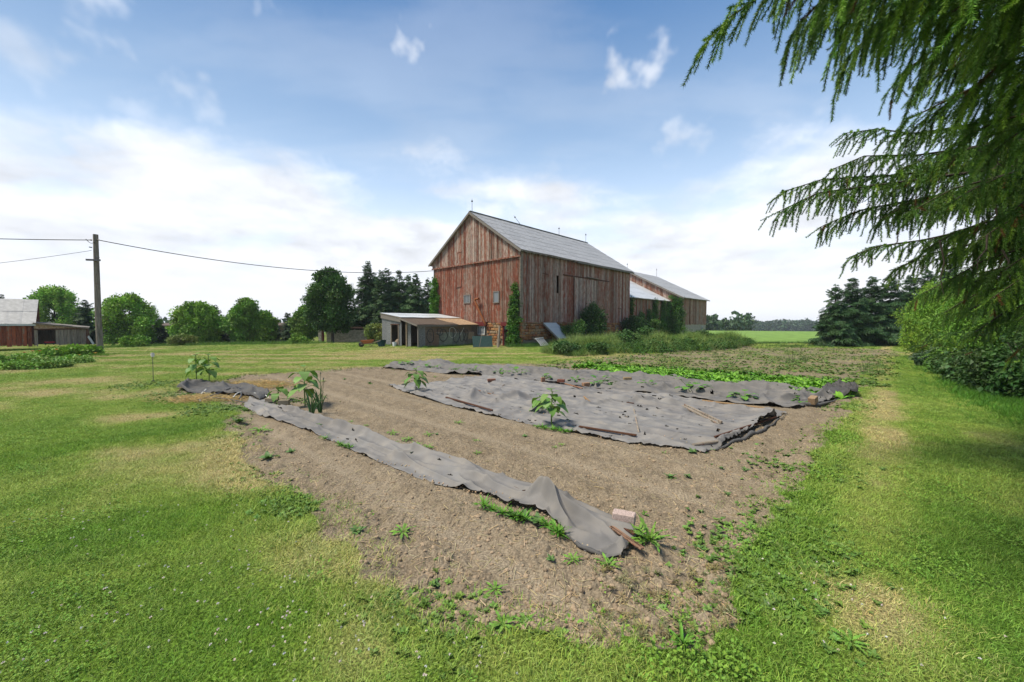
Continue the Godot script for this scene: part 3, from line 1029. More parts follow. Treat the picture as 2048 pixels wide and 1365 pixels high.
	var lc := Vector3(0.0, 7.3, -5.4)
	var ld := Vector3(LL, 7.3, -5.4)
	slab(lk, "roof_deck", la, lb2, lc, ld, 0.06, M.plain_wood)
	roof_sheets(lk, la, lb2, lc, ld, 4, 9, M.roof_bright, 0.0, 0.05)
	slab(lk, "roof_deck", Vector3(LL, 4.25, -11.1), Vector3(0, 4.25, -11.1), ld, lc, 0.06, M.plain_wood)
	var rw := Builder.new()
	rw.box(Vector3(LL / 2, 2.1, -10.8), Vector3(LL, 4.2, 0.08), Color.WHITE, Basis.IDENTITY, 0.3)
	part("rear_wall", rw, M.board_mix, lk)

	# the second barn
	var fw := 13.7
	var fl := 8.8
	var fe := 4.82
	var fr := 8.4
	var fb_ := thing("barn", "smaller red board barn with low gable and pale concrete footing", "barn", barn_at(27.05, -0.95), TURN)
	for q in [[Vector3(fl / 2, 0.72, -0.2), Vector3(fl, 1.7, 0.34)], [Vector3(0.19, 0.72, -fw / 2), Vector3(0.34, 1.7, fw - 0.8)], [Vector3(fl - 0.19, 0.72, -fw / 2), Vector3(0.34, 1.7, fw - 0.8)]]:
		var f := Builder.new()
		f.box(q[0], q[1])
		part("footing", f, M.concrete, fb_)
	boards(fb_, Vector3(0, 0, 0), Vector3(fl, 0, 0), 1.52, func(_t): return fe - 0.05, [M.board_mix, M.board_mix, M.board_grey], front, 0.3)
	var fy := func(t): return fe + (1.0 - absf(t - fw / 2) / (fw / 2)) * (fr - fe) - 0.08
	boards(fb_, Vector3(0, 0, 0), Vector3(0, 0, -fw), 1.52, fy, [M.board_mix, M.board_grey], left, 0.4)
	var er := Builder.new()
	er.box(Vector3(fl - 0.04, 3.1, -fw / 2), Vector3(0.06, 3.2, fw - 0.1), Color.WHITE, Basis.IDENTITY, 0.3)
	er.box(Vector3(fl / 2, 3.1, -fw + 0.04), Vector3(fl - 0.2, 3.2, 0.06), Color.WHITE, Basis.IDENTITY, 0.3)
	er.hexa([Vector3(fl - 0.07, 4.7, -0.05), Vector3(fl - 0.01, 4.7, -0.05), Vector3(fl - 0.01, 4.7, -fw + 0.05), Vector3(fl - 0.07, 4.7, -fw + 0.05), Vector3(fl - 0.07, fr - 0.1, -fw / 2 + 0.01), Vector3(fl - 0.01, fr - 0.1, -fw / 2 + 0.01), Vector3(fl - 0.01, fr - 0.1, -fw / 2 - 0.01), Vector3(fl - 0.07, fr - 0.1, -fw / 2 - 0.01)], Color.WHITE, 0.3)
	part("end_wall", er, M.board_mix, fb_)
	var ga := Vector3(-0.25, fe - 0.18, 0.35)
	var gb := Vector3(fl + 0.35, fe - 0.18, 0.35)
	var gc := Vector3(-0.25, fr, -fw / 2)
	var gd := Vector3(fl + 0.35, fr, -fw / 2)
	slab(fb_, "roof_deck", ga, gb, gc, gd, 0.07, M.plain_wood)
	slab(fb_, "roof_deck", Vector3(gb.x, ga.y, -fw - 0.3), Vector3(ga.x, ga.y, -fw - 0.3), gd, gc, 0.07, M.plain_wood)
	roof_sheets(fb_, ga, gb, gc, gd, 5, 9, M.roof, 0.0, 0.06)
	bar(fb_, "rake_board", ga + Vector3(-0.03, -0.08, 0), gc + Vector3(-0.03, -0.08, 0), 0.05, 0.18, M.trim)
	bar(fb_, "door_slit", Vector3(2.6, 1.6, 0.05), Vector3(2.6, 4.6, 0.05), 0.03, 0.07, M.rust, front)
	pane_window(fb_, Vector3(7.2, 0.95, 0.0), Vector3(1, 0, 0), front, 0.4, 0.7, 1, M.white_paint)
	rod(fb_, Vector3(-0.1, fr, -fw / 2), 1.0)
	rod(fb_, Vector3(fl, fr, -fw / 2), 1.2)

# corrugated upright sheets along a wall
func tin_wall(parent: Node, a: Vector3, b: Vector3, low: float, top: Callable, out: Vector3, sheets: int, m: Material, gap := []) -> void:
	var run := (b - a).length()
	var dir := (b - a) / run
	for k in sheets:
		var bd := Builder.new()
		var f0 := run * k / sheets
		var f1 := run * (k + 1.0) / sheets
		var steps := maxi(6, int((f1 - f0) / 0.045))
		var g := rng.randf_range(0.8, 1.1)
		for i in steps:
			var xa := f0 + (f1 - f0) * i / steps
			var xb := f0 + (f1 - f0) * (i + 1.0) / steps
			var lo := low
			if gap and (xa + xb) / 2 > gap[0] and (xa + xb) / 2 < gap[1]:
				lo = gap[2]
			var oa := out * (0.012 * (i % 2))
			var ob := out * (0.012 * ((i + 1) % 2))
			var pa := a + dir * xa + oa
			var pb := a + dir * xb + ob
			bd.quad(Vector3(pa.x, lo, pa.z), Vector3(pb.x, lo, pb.z), Vector3(pb.x, top.call(xb), pb.z), Vector3(pa.x, top.call(xa), pa.z), Color(g, g, g))
		part("tin_sheet", bd, m, parent)

func shed_by_barn() -> void:
	var left := Vector3(-1, 0, 0)
	var front := Vector3(0, 0, 1)
	var o := thing("lean_to_shed", "grey corrugated shed with brown lean-to roof built against the barn gable", "shed", barn_at(-5.45, 4.35), TURN)
	# local: x from 0 (end) to 5.3 (barn), z from 0 (lean-to front) to -4.7 (back)
	var X := 5.3
	var top := func(t): return 2.0 + 0.13 * maxf(t - 2.05, 0)
	tin_wall(o, Vector3(0, 0, -2.05), Vector3(0, 0, -4.75), -0.02, func(t): return 2.0 + 0.13 * t - 0.3, left, 4, M.tin, [0.35, 1.3, 1.55])
	bar(o, "door_post", Vector3(-0.03, 0, -2.38), Vector3(-0.03, 1.58, -2.38), 0.07, 0.07, M.plain_wood, left)
	bar(o, "door_post", Vector3(-0.03, 0, -3.38), Vector3(-0.03, 1.58, -3.38), 0.07, 0.07, M.plain_wood, left)
	bar(o, "door_head", Vector3(-0.03, 1.56, -2.3), Vector3(-0.03, 1.56, -3.45), 0.07, 0.07, M.rust)
	bar(o, "fascia_board", Vector3(-0.06, 1.93, -2.0), Vector3(-0.06, 2.26, -4.8), 0.03, 0.16, M.trim, Vector3.UP, Color(1.5, 1.5, 1.45))
	bar(o, "fascia_board", Vector3(-0.065, 1.77, -2.0), Vector3(-0.065, 2.1, -4.8), 0.03, 0.15, M.trim, Vector3.UP, Color(1.35, 1.35, 1.3))
	slab(o, "roof_deck", Vector3(-0.1, 2.02, -1.95), Vector3(X, 2.02, -1.95), Vector3(-0.1, 2.40, -4.85), Vector3(X, 2.40, -4.85), 0.05, M.plain_wood)
	roof_sheets(o, Vector3(-0.12, 2.03, -1.92), Vector3(X - 0.02, 2.03, -1.92), Vector3(-0.12, 2.41, -4.88), Vector3(X - 0.02, 2.41, -4.88), 2, 6, M.roof_bright, 0.0, 0.12)
	var bw := Builder.new()
	bw.box(Vector3(X / 2, 1.15, -4.7), Vector3(X, 2.35, 0.05))
	bw.box(Vector3(X / 2 + 0.7, 0.98, -2.1), Vector3(X - 1.4, 1.96, 0.05))
	part("inner_wall", bw, M.plain_wood, o)
	# lean-to: roof, posts, front of mixed sheets, open end
	slab(o, "lean_to_deck", Vector3(-0.12, 1.50, 0.1), Vector3(3.32, 1.50, 0.1), Vector3(-0.12, 2.0, -2.1), Vector3(3.32, 2.0, -2.1), 0.05, M.plain_wood)
	roof_sheets(o, Vector3(-0.15, 1.51, 0.14), Vector3(3.34, 1.51, 0.14), Vector3(-0.15, 2.005, -2.1), Vector3(3.34, 2.005, -2.1), 1, 5, M.brown_roof, 0.0, 0.15)
	slab(o, "lean_to_deck", Vector3(3.36, 1.47, 0.12), Vector3(X, 1.47, 0.12), Vector3(3.2, 2.0, -2.1), Vector3(X, 2.0, -2.1), 0.04, M.plain_wood)
	roof_sheets(o, Vector3(3.3, 1.50, 0.2), Vector3(X - 0.02, 1.50, 0.2), Vector3(2.7, 2.02, -2.05), Vector3(X - 0.02, 2.02, -2.05), 1, 4, M.rusty_tin, 0.0, 0.15)
	bar(o, "eave_board", Vector3(-0.15, 1.45, 0.15), Vector3(3.3, 1.45, 0.15), 0.04, 0.08, M.trim)
	bar(o, "rake_board", Vector3(-0.16, 1.47, 0.13), Vector3(-0.16, 1.97, -2.1), 0.04, 0.1, M.trim)
	bar(o, "post", Vector3(-0.02, 0, -1.35), Vector3(-0.02, 1.82, -1.35), 0.1, 0.1, M.plain_wood, left, Color(1.1, 0.95, 0.85))
	bar(o, "post", Vector3(0.0, 0, 0.02), Vector3(0.0, 1.47, 0.02), 0.08, 0.08, M.trim, left, Color(1.3, 1.3, 1.3))
	tin_wall(o, Vector3(0.35, 0, -1.4), Vector3(0.35, 0, -2.0), 0.0, func(_t): return 1.8, left, 1, M.tin)
	var tones := [Color(0.25, 0.25, 0.255), Color(0.22, 0.17, 0.135), Color(0.27, 0.18, 0.13), Color(0.30, 0.32, 0.26), Color(0.34, 0.37, 0.29), Color(0.28, 0.30, 0.25), Color(0.33, 0.35, 0.29), Color(0.25, 0.25, 0.21), Color(0.15, 0.125, 0.10)]
	var x := 0.05
	for k in 9:
		var w: float = [0.5, 0.55, 0.6, 0.45, 0.7, 0.6, 0.65, 0.6, 0.6][k]
		var hb: float = [1.42, 1.38, 1.15, 0.98, 1.0, 0.97, 0.96, 0.9, 1.42][k]
		var mk := grainy(mat(tones[k], 0.85, 0.0, true), M.concrete.albedo_texture, 1.3)
		tin_wall(o, Vector3(x, 0, 0.02), Vector3(x + w, 0, 0.02), 0.0, func(_t): return hb, front, 1, mk)
		x += w
	var back := Builder.new()
	back.box(Vector3(X / 2 + 0.3, 0.74, -0.06), Vector3(X - 0.7, 1.44, 0.03), Color(0.7, 0.62, 0.55))
	part("back_boards", back, M.plain_wood, o)
	for q in [[1.4, 0.9], [3.0, 0.5], [4.2, 0.7]]:
		bar(o, "batten", Vector3(q[0], 0.98, 0.045), Vector3(q[0] + q[1], 0.97, 0.045), 0.03, 0.06, M.plain_wood)

func far_buildings() -> void:
	var right := Vector3(1, 0, 0)
	var front := Vector3(0, 0, 1)
	# the red tool shed beyond the flower bed
	var at := put(at_depth(66, 690, 29.5))
	var o := thing("tool_shed", "small red board shed with pale grey metal roof beyond the flower bed", "shed", Vector3(at.x, 0, at.z), TURN)
	# local: x towards the collapsing lean-to, front face z = 0; ridge behind
	var Ls := 6.0
	boards(o, Vector3(-Ls, 0, 0), Vector3(0, 0, 0), -0.02, func(_t): return 1.62, [M.board_orange], front, 0.22)
	boards(o, Vector3(0, 0, 0), Vector3(0, 0, -3.4), -0.02, func(t): return 1.62 + (1.0 - absf(t - 1.7) / 1.7) * 1.75, [M.board_red], right, 0.25)
	var bk := Builder.new()
	bk.box(Vector3(-Ls / 2, 0.8, -3.4), Vector3(Ls, 1.64, 0.06), Color.WHITE, Basis.IDENTITY, 0.3)
	bk.box(Vector3(-Ls, 1.2, -1.7), Vector3(0.06, 2.4, 3.2), Color.WHITE, Basis.IDENTITY, 0.3)
	part("rear_wall", bk, M.board_red, o)
	slab(o, "roof_deck", Vector3(-Ls - 0.2, 1.55, 0.25), Vector3(0.15, 1.55, 0.25), Vector3(-Ls - 0.2, 3.42, -1.7), Vector3(0.25, 3.42, -1.7), 0.07, M.trim)
	slab(o, "roof_deck", Vector3(0.2, 1.5, -3.65), Vector3(-Ls - 0.2, 1.5, -3.65), Vector3(0.25, 3.42, -1.7), Vector3(-Ls - 0.2, 3.42, -1.7), 0.07, M.board_red)
	roof_sheets(o, Vector3(-Ls - 0.2, 1.57, 0.28), Vector3(0.18, 1.57, 0.28), Vector3(-Ls - 0.2, 3.44, -1.7), Vector3(0.27, 3.44, -1.7), 2, 9, M.roof, 0.0, 0.06)
	bar(o, "eave_board", Vector3(-Ls - 0.2, 1.52, 0.29), Vector3(0.18, 1.52, 0.29), 0.03, 0.13, M.white_paint)
	var ln := thing("collapsing_lean_to", "sagging grey board lean-to with dark open bay beside red shed", "shed", Vector3(at.x, 0, at.z), TURN)
	# its front stands in line with the red shed
	boards(ln, Vector3(0.12, 0, 0.12), Vector3(0.42, 0, 0.12), -0.02, func(_t): return 1.5, [M.plain_wood], front, 0.15)
	boards(ln, Vector3(1.9, 0, 0.12), Vector3(4.6, 0, 0.12), -0.02, func(t): return 1.22 - 0.02 * t, [M.plain_wood], front, 0.2)
	boards(ln, Vector3(4.6, 0, 0.1), Vector3(4.9, 0, -2.4), -0.02, func(_t): return 1.2, [M.board_red], right, 0.22)
	for k in 5:
		var xa := 0.15 + k * 0.9
		var bd := Builder.new()
		bd.hexa([Vector3(xa, 1.24, 0.17), Vector3(xa + 0.88, 1.22, 0.17), Vector3(xa + 0.88, 1.22, 0.19), Vector3(xa, 1.24, 0.19), Vector3(xa, 1.66 - 0.08 * k, 0.17), Vector3(xa + 0.88, 1.58 - 0.08 * k, 0.17), Vector3(xa + 0.88, 1.58 - 0.08 * k, 0.19), Vector3(xa, 1.66 - 0.08 * k, 0.19)])
		part("rusty_panel", bd, M.rusty_tin, ln)
	bar(ln, "header_beam", Vector3(0.1, 1.18, 0.2), Vector3(4.7, 1.22, 0.2), 0.06, 0.09, M.rust)
	slab(ln, "roof_deck", Vector3(0.05, 1.64, 0.35), Vector3(4.85, 1.25, 0.35), Vector3(0.05, 1.75, -2.6), Vector3(4.95, 1.35, -2.6), 0.05, M.plain_wood)
	roof_sheets(ln, Vector3(0.05, 1.655, 0.4), Vector3(4.9, 1.26, 0.4), Vector3(0.05, 1.765, -2.65), Vector3(5.0, 1.36, -2.65), 1, 6, M.trim, 0.0, 0.2)
	var lb := Builder.new()
	lb.box(Vector3(2.4, 0.7, -2.5), Vector3(4.8, 1.4, 0.05), Color(1, 1, 1), Basis.IDENTITY, 0.3)
	part("rear_wall", lb, M.plain_wood, ln)
	var wb := thing("loose_board", "white board leaning on the end of the sagging lean-to", "board", Vector3(at.x, 0, at.z), TURN)
	bar(wb, "plank", Vector3(5.25, 0.0, 0.3), Vector3(4.78, 0.62, 0.24), 0.03, 0.2, M.white_paint, Vector3(0, 0, 1).cross(Vector3(1, 0, 0)))
	var rj := thing("red_cart", "low red cart standing in the dark bay of the lean-to", "cart", Vector3(at.x, 0, at.z), TURN)
	var rb := Builder.new()
	rb.block(Vector3(1.35, 0.2, -0.25), Vector3(0.95, 0.14, 0.5), 0.03, Color(0.28, 0.02, 0.03))
	part("tray", rb, M.plastic, rj)
	for q in [1.0, 1.7]:
		var wheel := Builder.new()
		wheel.tube([Vector3(q, 0.09, -0.06), Vector3(q, 0.09, 0.0)], [0.09], 10, Color(0.03, 0.03, 0.03))
		part("wheel", wheel, M.plastic, rj)
	for q in [ln, wb, rj]:   # the lean-to is short
		q.scale.x = 0.585
	# small block outbuilding with a reddish roof edge
	var cs := put(at_depth(653, 681, 38.0))
	var c := thing("block_outbuilding", "low tan concrete block outbuilding with reddish roof edge beside tall maple", "outbuilding", cs, 0.0)
	var e1 := put(at_depth(734, 680, 39.5)) - cs
	var e0 := put(at_depth(638, 681, 39.0)) - cs
	var h0 := 1.3
	var wallm := func(a: Vector3, b2: Vector3):
		var course := 0.2
		var n := int((b2 - a).length() / 0.4)
		for j in 6:
			for i in n + 1:
				var dirw := (b2 - a).normalized()
				var f0 := maxf((i - (0.5 if j % 2 else 0.0)) * 0.4, 0.0)
				var f1 := minf((i + 1 - (0.5 if j % 2 else 0.0)) * 0.4, (b2 - a).length())
				if f1 - f0 < 0.05:
					continue
				var bd := Builder.new()
				var g := rng.randf_range(0.93, 1.05)
				var outw := dirw.cross(Vector3.UP) * -1.0
				bd.box(a + dirw * ((f0 + f1) / 2) + Vector3(0, j * course + course / 2, 0), Vector3(f1 - f0 - 0.008, course - 0.008, 0.2), Color(g, g, g), Basis(dirw, Vector3.UP, outw))
				part("block", bd, M.concrete, c)
	wallm.call(Vector3.ZERO, Vector3(e1.x, 0, e1.z))
	var e0b := Vector3(e0.x, 0, e0.z)
	bar(c, "front_pier", e0b + Vector3(0.16, 0, 0), e0b + Vector3(0.16, h0, 0), 0.3, 0.32, M.concrete, front)
	bar(c, "door", e0b + Vector3(0.42, 0, 0.02), e0b + Vector3(0.42, h0 - 0.1, 0.02), 0.08, 0.24, M.red_paint, front)
	var e2 := e1 + Vector3(-0.6, 0, -3.5)
	var e3 := e0 + Vector3(-0.6, 0, -3.5)
	var rf := Builder.new()
	rf.hexa([Vector3(-0.15, h0, 0.2), Vector3(e1.x + 0.15, h0, e1.z + 0.15), Vector3(e2.x + 0.15, h0, e2.z), Vector3(e3.x, h0, e3.z), Vector3(-0.15, h0 + 0.16, 0.2), Vector3(e1.x + 0.15, h0 + 0.16, e1.z + 0.15), Vector3(e2.x + 0.15, h0 + 0.16, e2.z), Vector3(e3.x, h0 + 0.16, e3.z)], Color(1.2, 0.75, 0.65))
	part("roof_slab", rf, M.brown_roof, c)
	var sw := Builder.new()
	sw.hexa([e3 + Vector3(0, -0.1, 0), e2 + Vector3(0, -0.1, 0), e2 + Vector3(0, -0.1, 0.2), e3 + Vector3(0, -0.1, 0.2), e3 + Vector3(0, h0, 0), e2 + Vector3(0, h0, 0), e2 + Vector3(0, h0, 0.2), e3 + Vector3(0, h0, 0.2)])
	part("rear_wall", sw, M.concrete, c)
	# a long low building behind the young maples
	var lw := thing("long_low_shed", "long low weathered brown shed with dark roof behind young maples", "shed")
	var qa := put(at_depth(150, 672, 58.0))
	var qb := put(at_depth(640, 672, 62.0))
	var n := 14
	for k in n:
		var a := qa.lerp(qb, float(k) / n)
		var b2 := qa.lerp(qb, (k + 1.0) / n)
		var bd := Builder.new()
		var g := rng.randf_range(0.8, 1.1)
		bd.hexa([a, b2 - Vector3(0.03, 0, 0), b2 + Vector3(0, 0, -0.2), a + Vector3(0, 0, -0.2), a + Vector3(0, 1.7, 0), b2 + Vector3(-0.03, 1.7, 0), b2 + Vector3(0, 1.7, -0.2), a + Vector3(0, 1.7, -0.2)], Color(g * 0.62, g * 0.6, g * 0.5), 0.3)
		part("wall_panel", bd, M.plain_wood, lw)
	slab(lw, "roof", qa + Vector3(-0.5, 1.72, 0.5), qb + Vector3(0.5, 1.72, 0.5), qa + Vector3(-0.5, 2.1, -4), qb + Vector3(0.5, 2.1, -4), 0.15, M.brown_roof)

func pole_and_wires() -> void:
	var at := stand(200, 708)
	var o := thing("utility_pole", "weathered grey wooden utility pole standing beside the flower bed", "utility pole", at)
	var b := Builder.new()
	b.tube([Vector3(0, -0.2, 0), Vector3(-0.02, 2.0, 0), Vector3(0.0, 4.0, 0), Vector3(0.03, 6.3, 0)], [0.142, 0.13, 0.118, 0.105], 14, Color(0.8, 0.82, 0.84), true, 0.3)
	part("post", b, M.plain_wood, o)
	bar(o, "cross_arm", Vector3(-0.34, 4.95, 0.16), Vector3(0.36, 4.93, 0.16), 0.09, 0.09, M.metal)
	bar(o, "bracket", Vector3(0.1, 5.12, 0.12), Vector3(0.28, 5.07, 0.12), 0.05, 0.05, M.metal)
	bar(o, "bracket", Vector3(-0.22, 5.62, 0.1), Vector3(-0.1, 5.6, 0.1), 0.05, 0.05, M.metal)
	for q in [[Vector3(-0.12, 6.0, 0.05), -1], [Vector3(0.16, 6.0, 0.05), 1]]:
		var i := Builder.new()
		var p: Vector3 = q[0]
		i.tube([p, p + Vector3(0.03 * q[1], 0, 0), p + Vector3(0.1 * q[1], 0, 0)], [0.02, 0.045, 0.03], 8, Color(0.2, 0.17, 0.15))
		part("insulator", i, M.plastic, o)
	var wire := func(called, label, a: Vector3, e: Vector3, sag: float, r: float):
		var pts := []
		for k in 41:
			var f := k / 40.0
			pts.append(a.lerp(e, f) - Vector3(0, sag * 4.0 * f * (1.0 - f), 0))
		var w := Builder.new()
		w.tube(pts, [r], 5)
		var n := part(called, w, M.hose, self)
		meta(n, label, "cable")
	wire.call("power_cable", "black twisted cable strung from pole to the barn gable", at + Vector3(0.2, 6.0, 0.05), barn_at(-0.1, 10.0, 6.15), 0.75, 0.022)
	wire.call("power_cable", "black cable leaving the pole top away from the barn", at + Vector3(-0.2, 6.0, 0.05), at + Vector3(-22, 6.3, 6.0), 0.35, 0.022)
	wire.call("service_wire", "thin lower wire sloping down from pole over red shed", at + Vector3(-0.14, 5.45, 0.08), at + Vector3(-24, 4.3, -1.5), 0.5, 0.011)
	var loop := Builder.new()
	var lp := []
	for k in 13:
		var f := k / 12.0
		lp.append(Vector3(-0.28 + 0.6 * f, 6.02 - 0.22 * sin(f * PI), 0.2))
	loop.tube(lp, [0.014], 5)
	part("drip_loop", loop, M.hose, o)

# ---------------------------------------------------------------- plant pieces
func tinge(c: Color, spread := 0.25) -> Color:
	var g := rng.randf_range(1.0 - spread, 1.0 + spread)
	return Color(c.r * g * rng.randf_range(0.88, 1.14), c.g * g, c.b * g * rng.randf_range(0.85, 1.15))

func turned(up_tilt := 0.3) -> Basis:
	return Basis.from_euler(Vector3(rng.randf_range(-up_tilt, up_tilt), rng.randf() * TAU, rng.randf_range(-up_tilt, up_tilt)))

func along(dir: Vector3, roll := 0.0) -> Basis:   # z points along dir
	var z := dir.normalized()
	var x := Vector3.UP.cross(z)
	if x.length() < 0.05:
		x = Vector3.RIGHT
	x = x.normalized()
	return Basis(x, z.cross(x), z) * Basis(Vector3.BACK, roll)

# a loose handful of leaves
func leaf_cluster(count: int, size: float, radius: float, aspect := 0.6, flat := 0.5) -> ArrayMesh:
	var b := Builder.new()
	for k in count:
		var at := Vector3(rng.randfn(), rng.randfn(), rng.randfn()).normalized() * radius * pow(rng.randf(), 0.5)
		var dir := (at.normalized() + Vector3(rng.randfn(), rng.randfn() - 0.4, rng.randfn()) * 0.7).normalized()
		var side := dir.cross(Vector3(rng.randfn() * flat, 1, rng.randfn() * flat)).normalized()
		var nn := side.cross(dir).normalized()
		var l := size * rng.randf_range(0.7, 1.25)
		var w := l * aspect * 0.5
		var g := rng.randf_range(0.75, 1.2)
		var col := Color(g * rng.randf_range(0.9, 1.1), g, g * 0.95)
		var tip := at + dir * l - nn * l * 0.12
		var mid := at + dir * l * 0.45
		b.tri(at, mid + side * w + nn * w * 0.25, tip, col)
		b.tri(at, tip, mid - side * w + nn * w * 0.25, col)
	return b.mesh()

# blades from one root
func tuft(count: int, tall: float, spread: float, wide: float, lean: float, dead := 0.0) -> ArrayMesh:
	var b := Builder.new()
	for k in count:
		var g := rng.randf() * TAU
		var r := spread * sqrt(rng.randf())
		var root := Vector3(cos(g) * r, 0, sin(g) * r)
		var dir := Vector3(rng.randfn() * lean, 1, rng.randfn() * lean).normalized()
		var h := tall * rng.randf_range(0.55, 1.2)
		var a := rng.randf() * TAU
		var side := Vector3(cos(a), 0, sin(a)) * wide * rng.randf_range(0.6, 1.2)
		var bend := Vector3(dir.x, -0.25, dir.z) * h * 0.45
		var mid := root + dir * h * 0.55
		var tip := root + dir * h + bend * lean
		var q := rng.randf_range(0.7, 1.25)
		var col := Color(q * rng.randf_range(0.85, 1.15), q, q * rng.randf_range(0.8, 1.1))
		if rng.randf() < dead:
			col = Color(2.2, 1.45, 1.9) * q
			col.a = 1.0
		b.quad(root - side, root + side, mid + side * 0.75, mid - side * 0.75, col)
		b.tri(mid - side * 0.75, mid + side * 0.75, tip, col)
	return b.mesh()

# a needle-bearing twig along +z, length 1, for conifers at a distance
func conifer_spray(twigs: int, width: float, thick: float) -> ArrayMesh:
	var b := Builder.new()
	for k in twigs:
		var f := 0.08 + 0.92 * k / (twigs - 1.0)
		var at := Vector3(0, -0.10 * f * f, f)
		for sg in [-1.0, 1.0]:
			var l := width * (1.0 - 0.75 * f) * rng.randf_range(0.7, 1.15) + 0.05
			var dir := Vector3(sg * 0.8, -0.35 - rng.randf() * 0.35, 0.6).normalized()
			for m in 5:
				var p := at + dir * l * (m / 5.0)
				var d2 := (dir + Vector3(rng.randfn() * 0.35, -0.3 + rng.randfn() * 0.3, rng.randfn() * 0.35)).normalized()
				var s := d2.cross(Vector3(rng.randfn() * 0.4, 1, rng.randfn() * 0.4)).normalized() * thick
				var g := rng.randf_range(0.7, 1.3)
				b.tri(p - s, p + s, p + d2 * l * 0.42, Color(g, g, g * 0.95))
	b.tube([Vector3.ZERO, Vector3(0, -0.1, 1)], [0.012, 0.003], 4, Color(0.9, 0.55, 0.5), false)
	return b.mesh()

# a single needled shoot along +z, seen from close by
func needle_shoot(length: float, needles: int, nl: float, nw: float, fan := 1.0) -> ArrayMesh:
	var b := Builder.new()
	b.tube([Vector3.ZERO, Vector3(0, 0, length)], [nw * 1.3, nw * 0.8], 4, Color(1.5, 0.75, 0.7), false)
	for k in needles:
		var f := (k + rng.randf()) / needles
		var a := rng.randf() * TAU
		var rad := Vector3(cos(a), sin(a) * fan, 0)
		var dir := (rad + Vector3(0, 0, rng.randf_range(0.5, 1.1))).normalized()
		var at := Vector3(0, 0, f * length)
		var s := dir.cross(Vector3(rng.randfn(), rng.randfn(), rng.randfn())).normalized() * nw
		var g := rng.randf_range(0.75, 1.25)
		b.tri(at - s, at + s, at + dir * nl * rng.randf_range(0.75, 1.15) * (1.0 - 0.3 * f), Color(g, g, g * 0.95))
	return b.mesh()

# ---------------------------------------------------------------- trees at a distance
func maple(called: String, label: String, at: Vector3, tall: float, wide: float, low: float, col: Color, group: String, lumps := 26, clusters := 1900, tight := 1.0) -> Node3D:
	var o := thing(called, label, "tree", at, 0.0, group)
	var b := Builder.new()
	b.tube([Vector3(0, -0.1, 0), Vector3(0.03, tall * 0.3, 0), Vector3(-0.03, tall * 0.6, 0.02), Vector3(0, tall * 0.88, 0)], [tall * 0.022, tall * 0.018, tall * 0.011, tall * 0.004], 8)
	for k in 12:
		var y := tall * rng.randf_range(0.25, 0.75)
		var g := rng.randf() * TAU
		var r := wide * rng.randf_range(0.4, 0.7)
		var e := Vector3(cos(g) * r, y + r * rng.randf_range(0.5, 0.9), sin(g) * r)
		b.tube([Vector3(0, y, 0), Vector3(e.x * 0.5, y + (e.y - y) * 0.4, e.z * 0.5), e], [tall * 0.008, tall * 0.005, tall * 0.002], 5)
	part("trunk", b, M.bark, o)
	var at_ := []
	var cols := []
	for k in lumps:
		var f := (k + rng.randf()) / lumps
		var y := low + (tall - low) * f
		var g := rng.randf() * TAU
		var prof := pow(sin(clampf(0.12 + f * 0.86, 0, 1) * PI), 0.7)
		var r := wide * prof * rng.randf_range(0.3, 1.05)
		var c := Vector3(cos(g) * r, y, sin(g) * r)
		var lr := wide * rng.randf_range(0.16, 0.32) * (0.55 + 0.5 * prof) * tight
		var tone := tinge(col, 0.32)
		for m in clusters / lumps:
			var d := Vector3(rng.randfn(), rng.randfn() * 0.8, rng.randfn()).normalized() * lr * pow(rng.randf(), 0.35)
			var p := c + d
			if p.y < low * 0.75 or p.y > tall:
				continue
			at_.append(Transform3D(turned(0.8).scaled(Vector3.ONE * rng.randf_range(0.75, 1.3)), p))
			cols.append(tinge(tone, 0.32))
	for k in 26:   # shoots that stand out of the crown
		var f := rng.randf_range(0.35, 1.0)
		var g := rng.randf() * TAU
		var prof := pow(sin(clampf(0.12 + f * 0.86, 0, 1) * PI), 0.7)
		var from := Vector3(cos(g) * wide * prof * 0.9, low + (tall - low) * f * 0.94, sin(g) * wide * prof * 0.9)
		var dir := Vector3(cos(g) * 0.5, 1.0, sin(g) * 0.5).normalized()
		for m in 7:
			at_.append(Transform3D(turned(0.8).scaled(Vector3.ONE * (0.8 - 0.08 * m)), from + dir * tall * 0.018 * m))
			cols.append(tinge(col, 0.3))
	many("crown", M.maple_leaves, M.leaf, at_, cols, o)
	return o

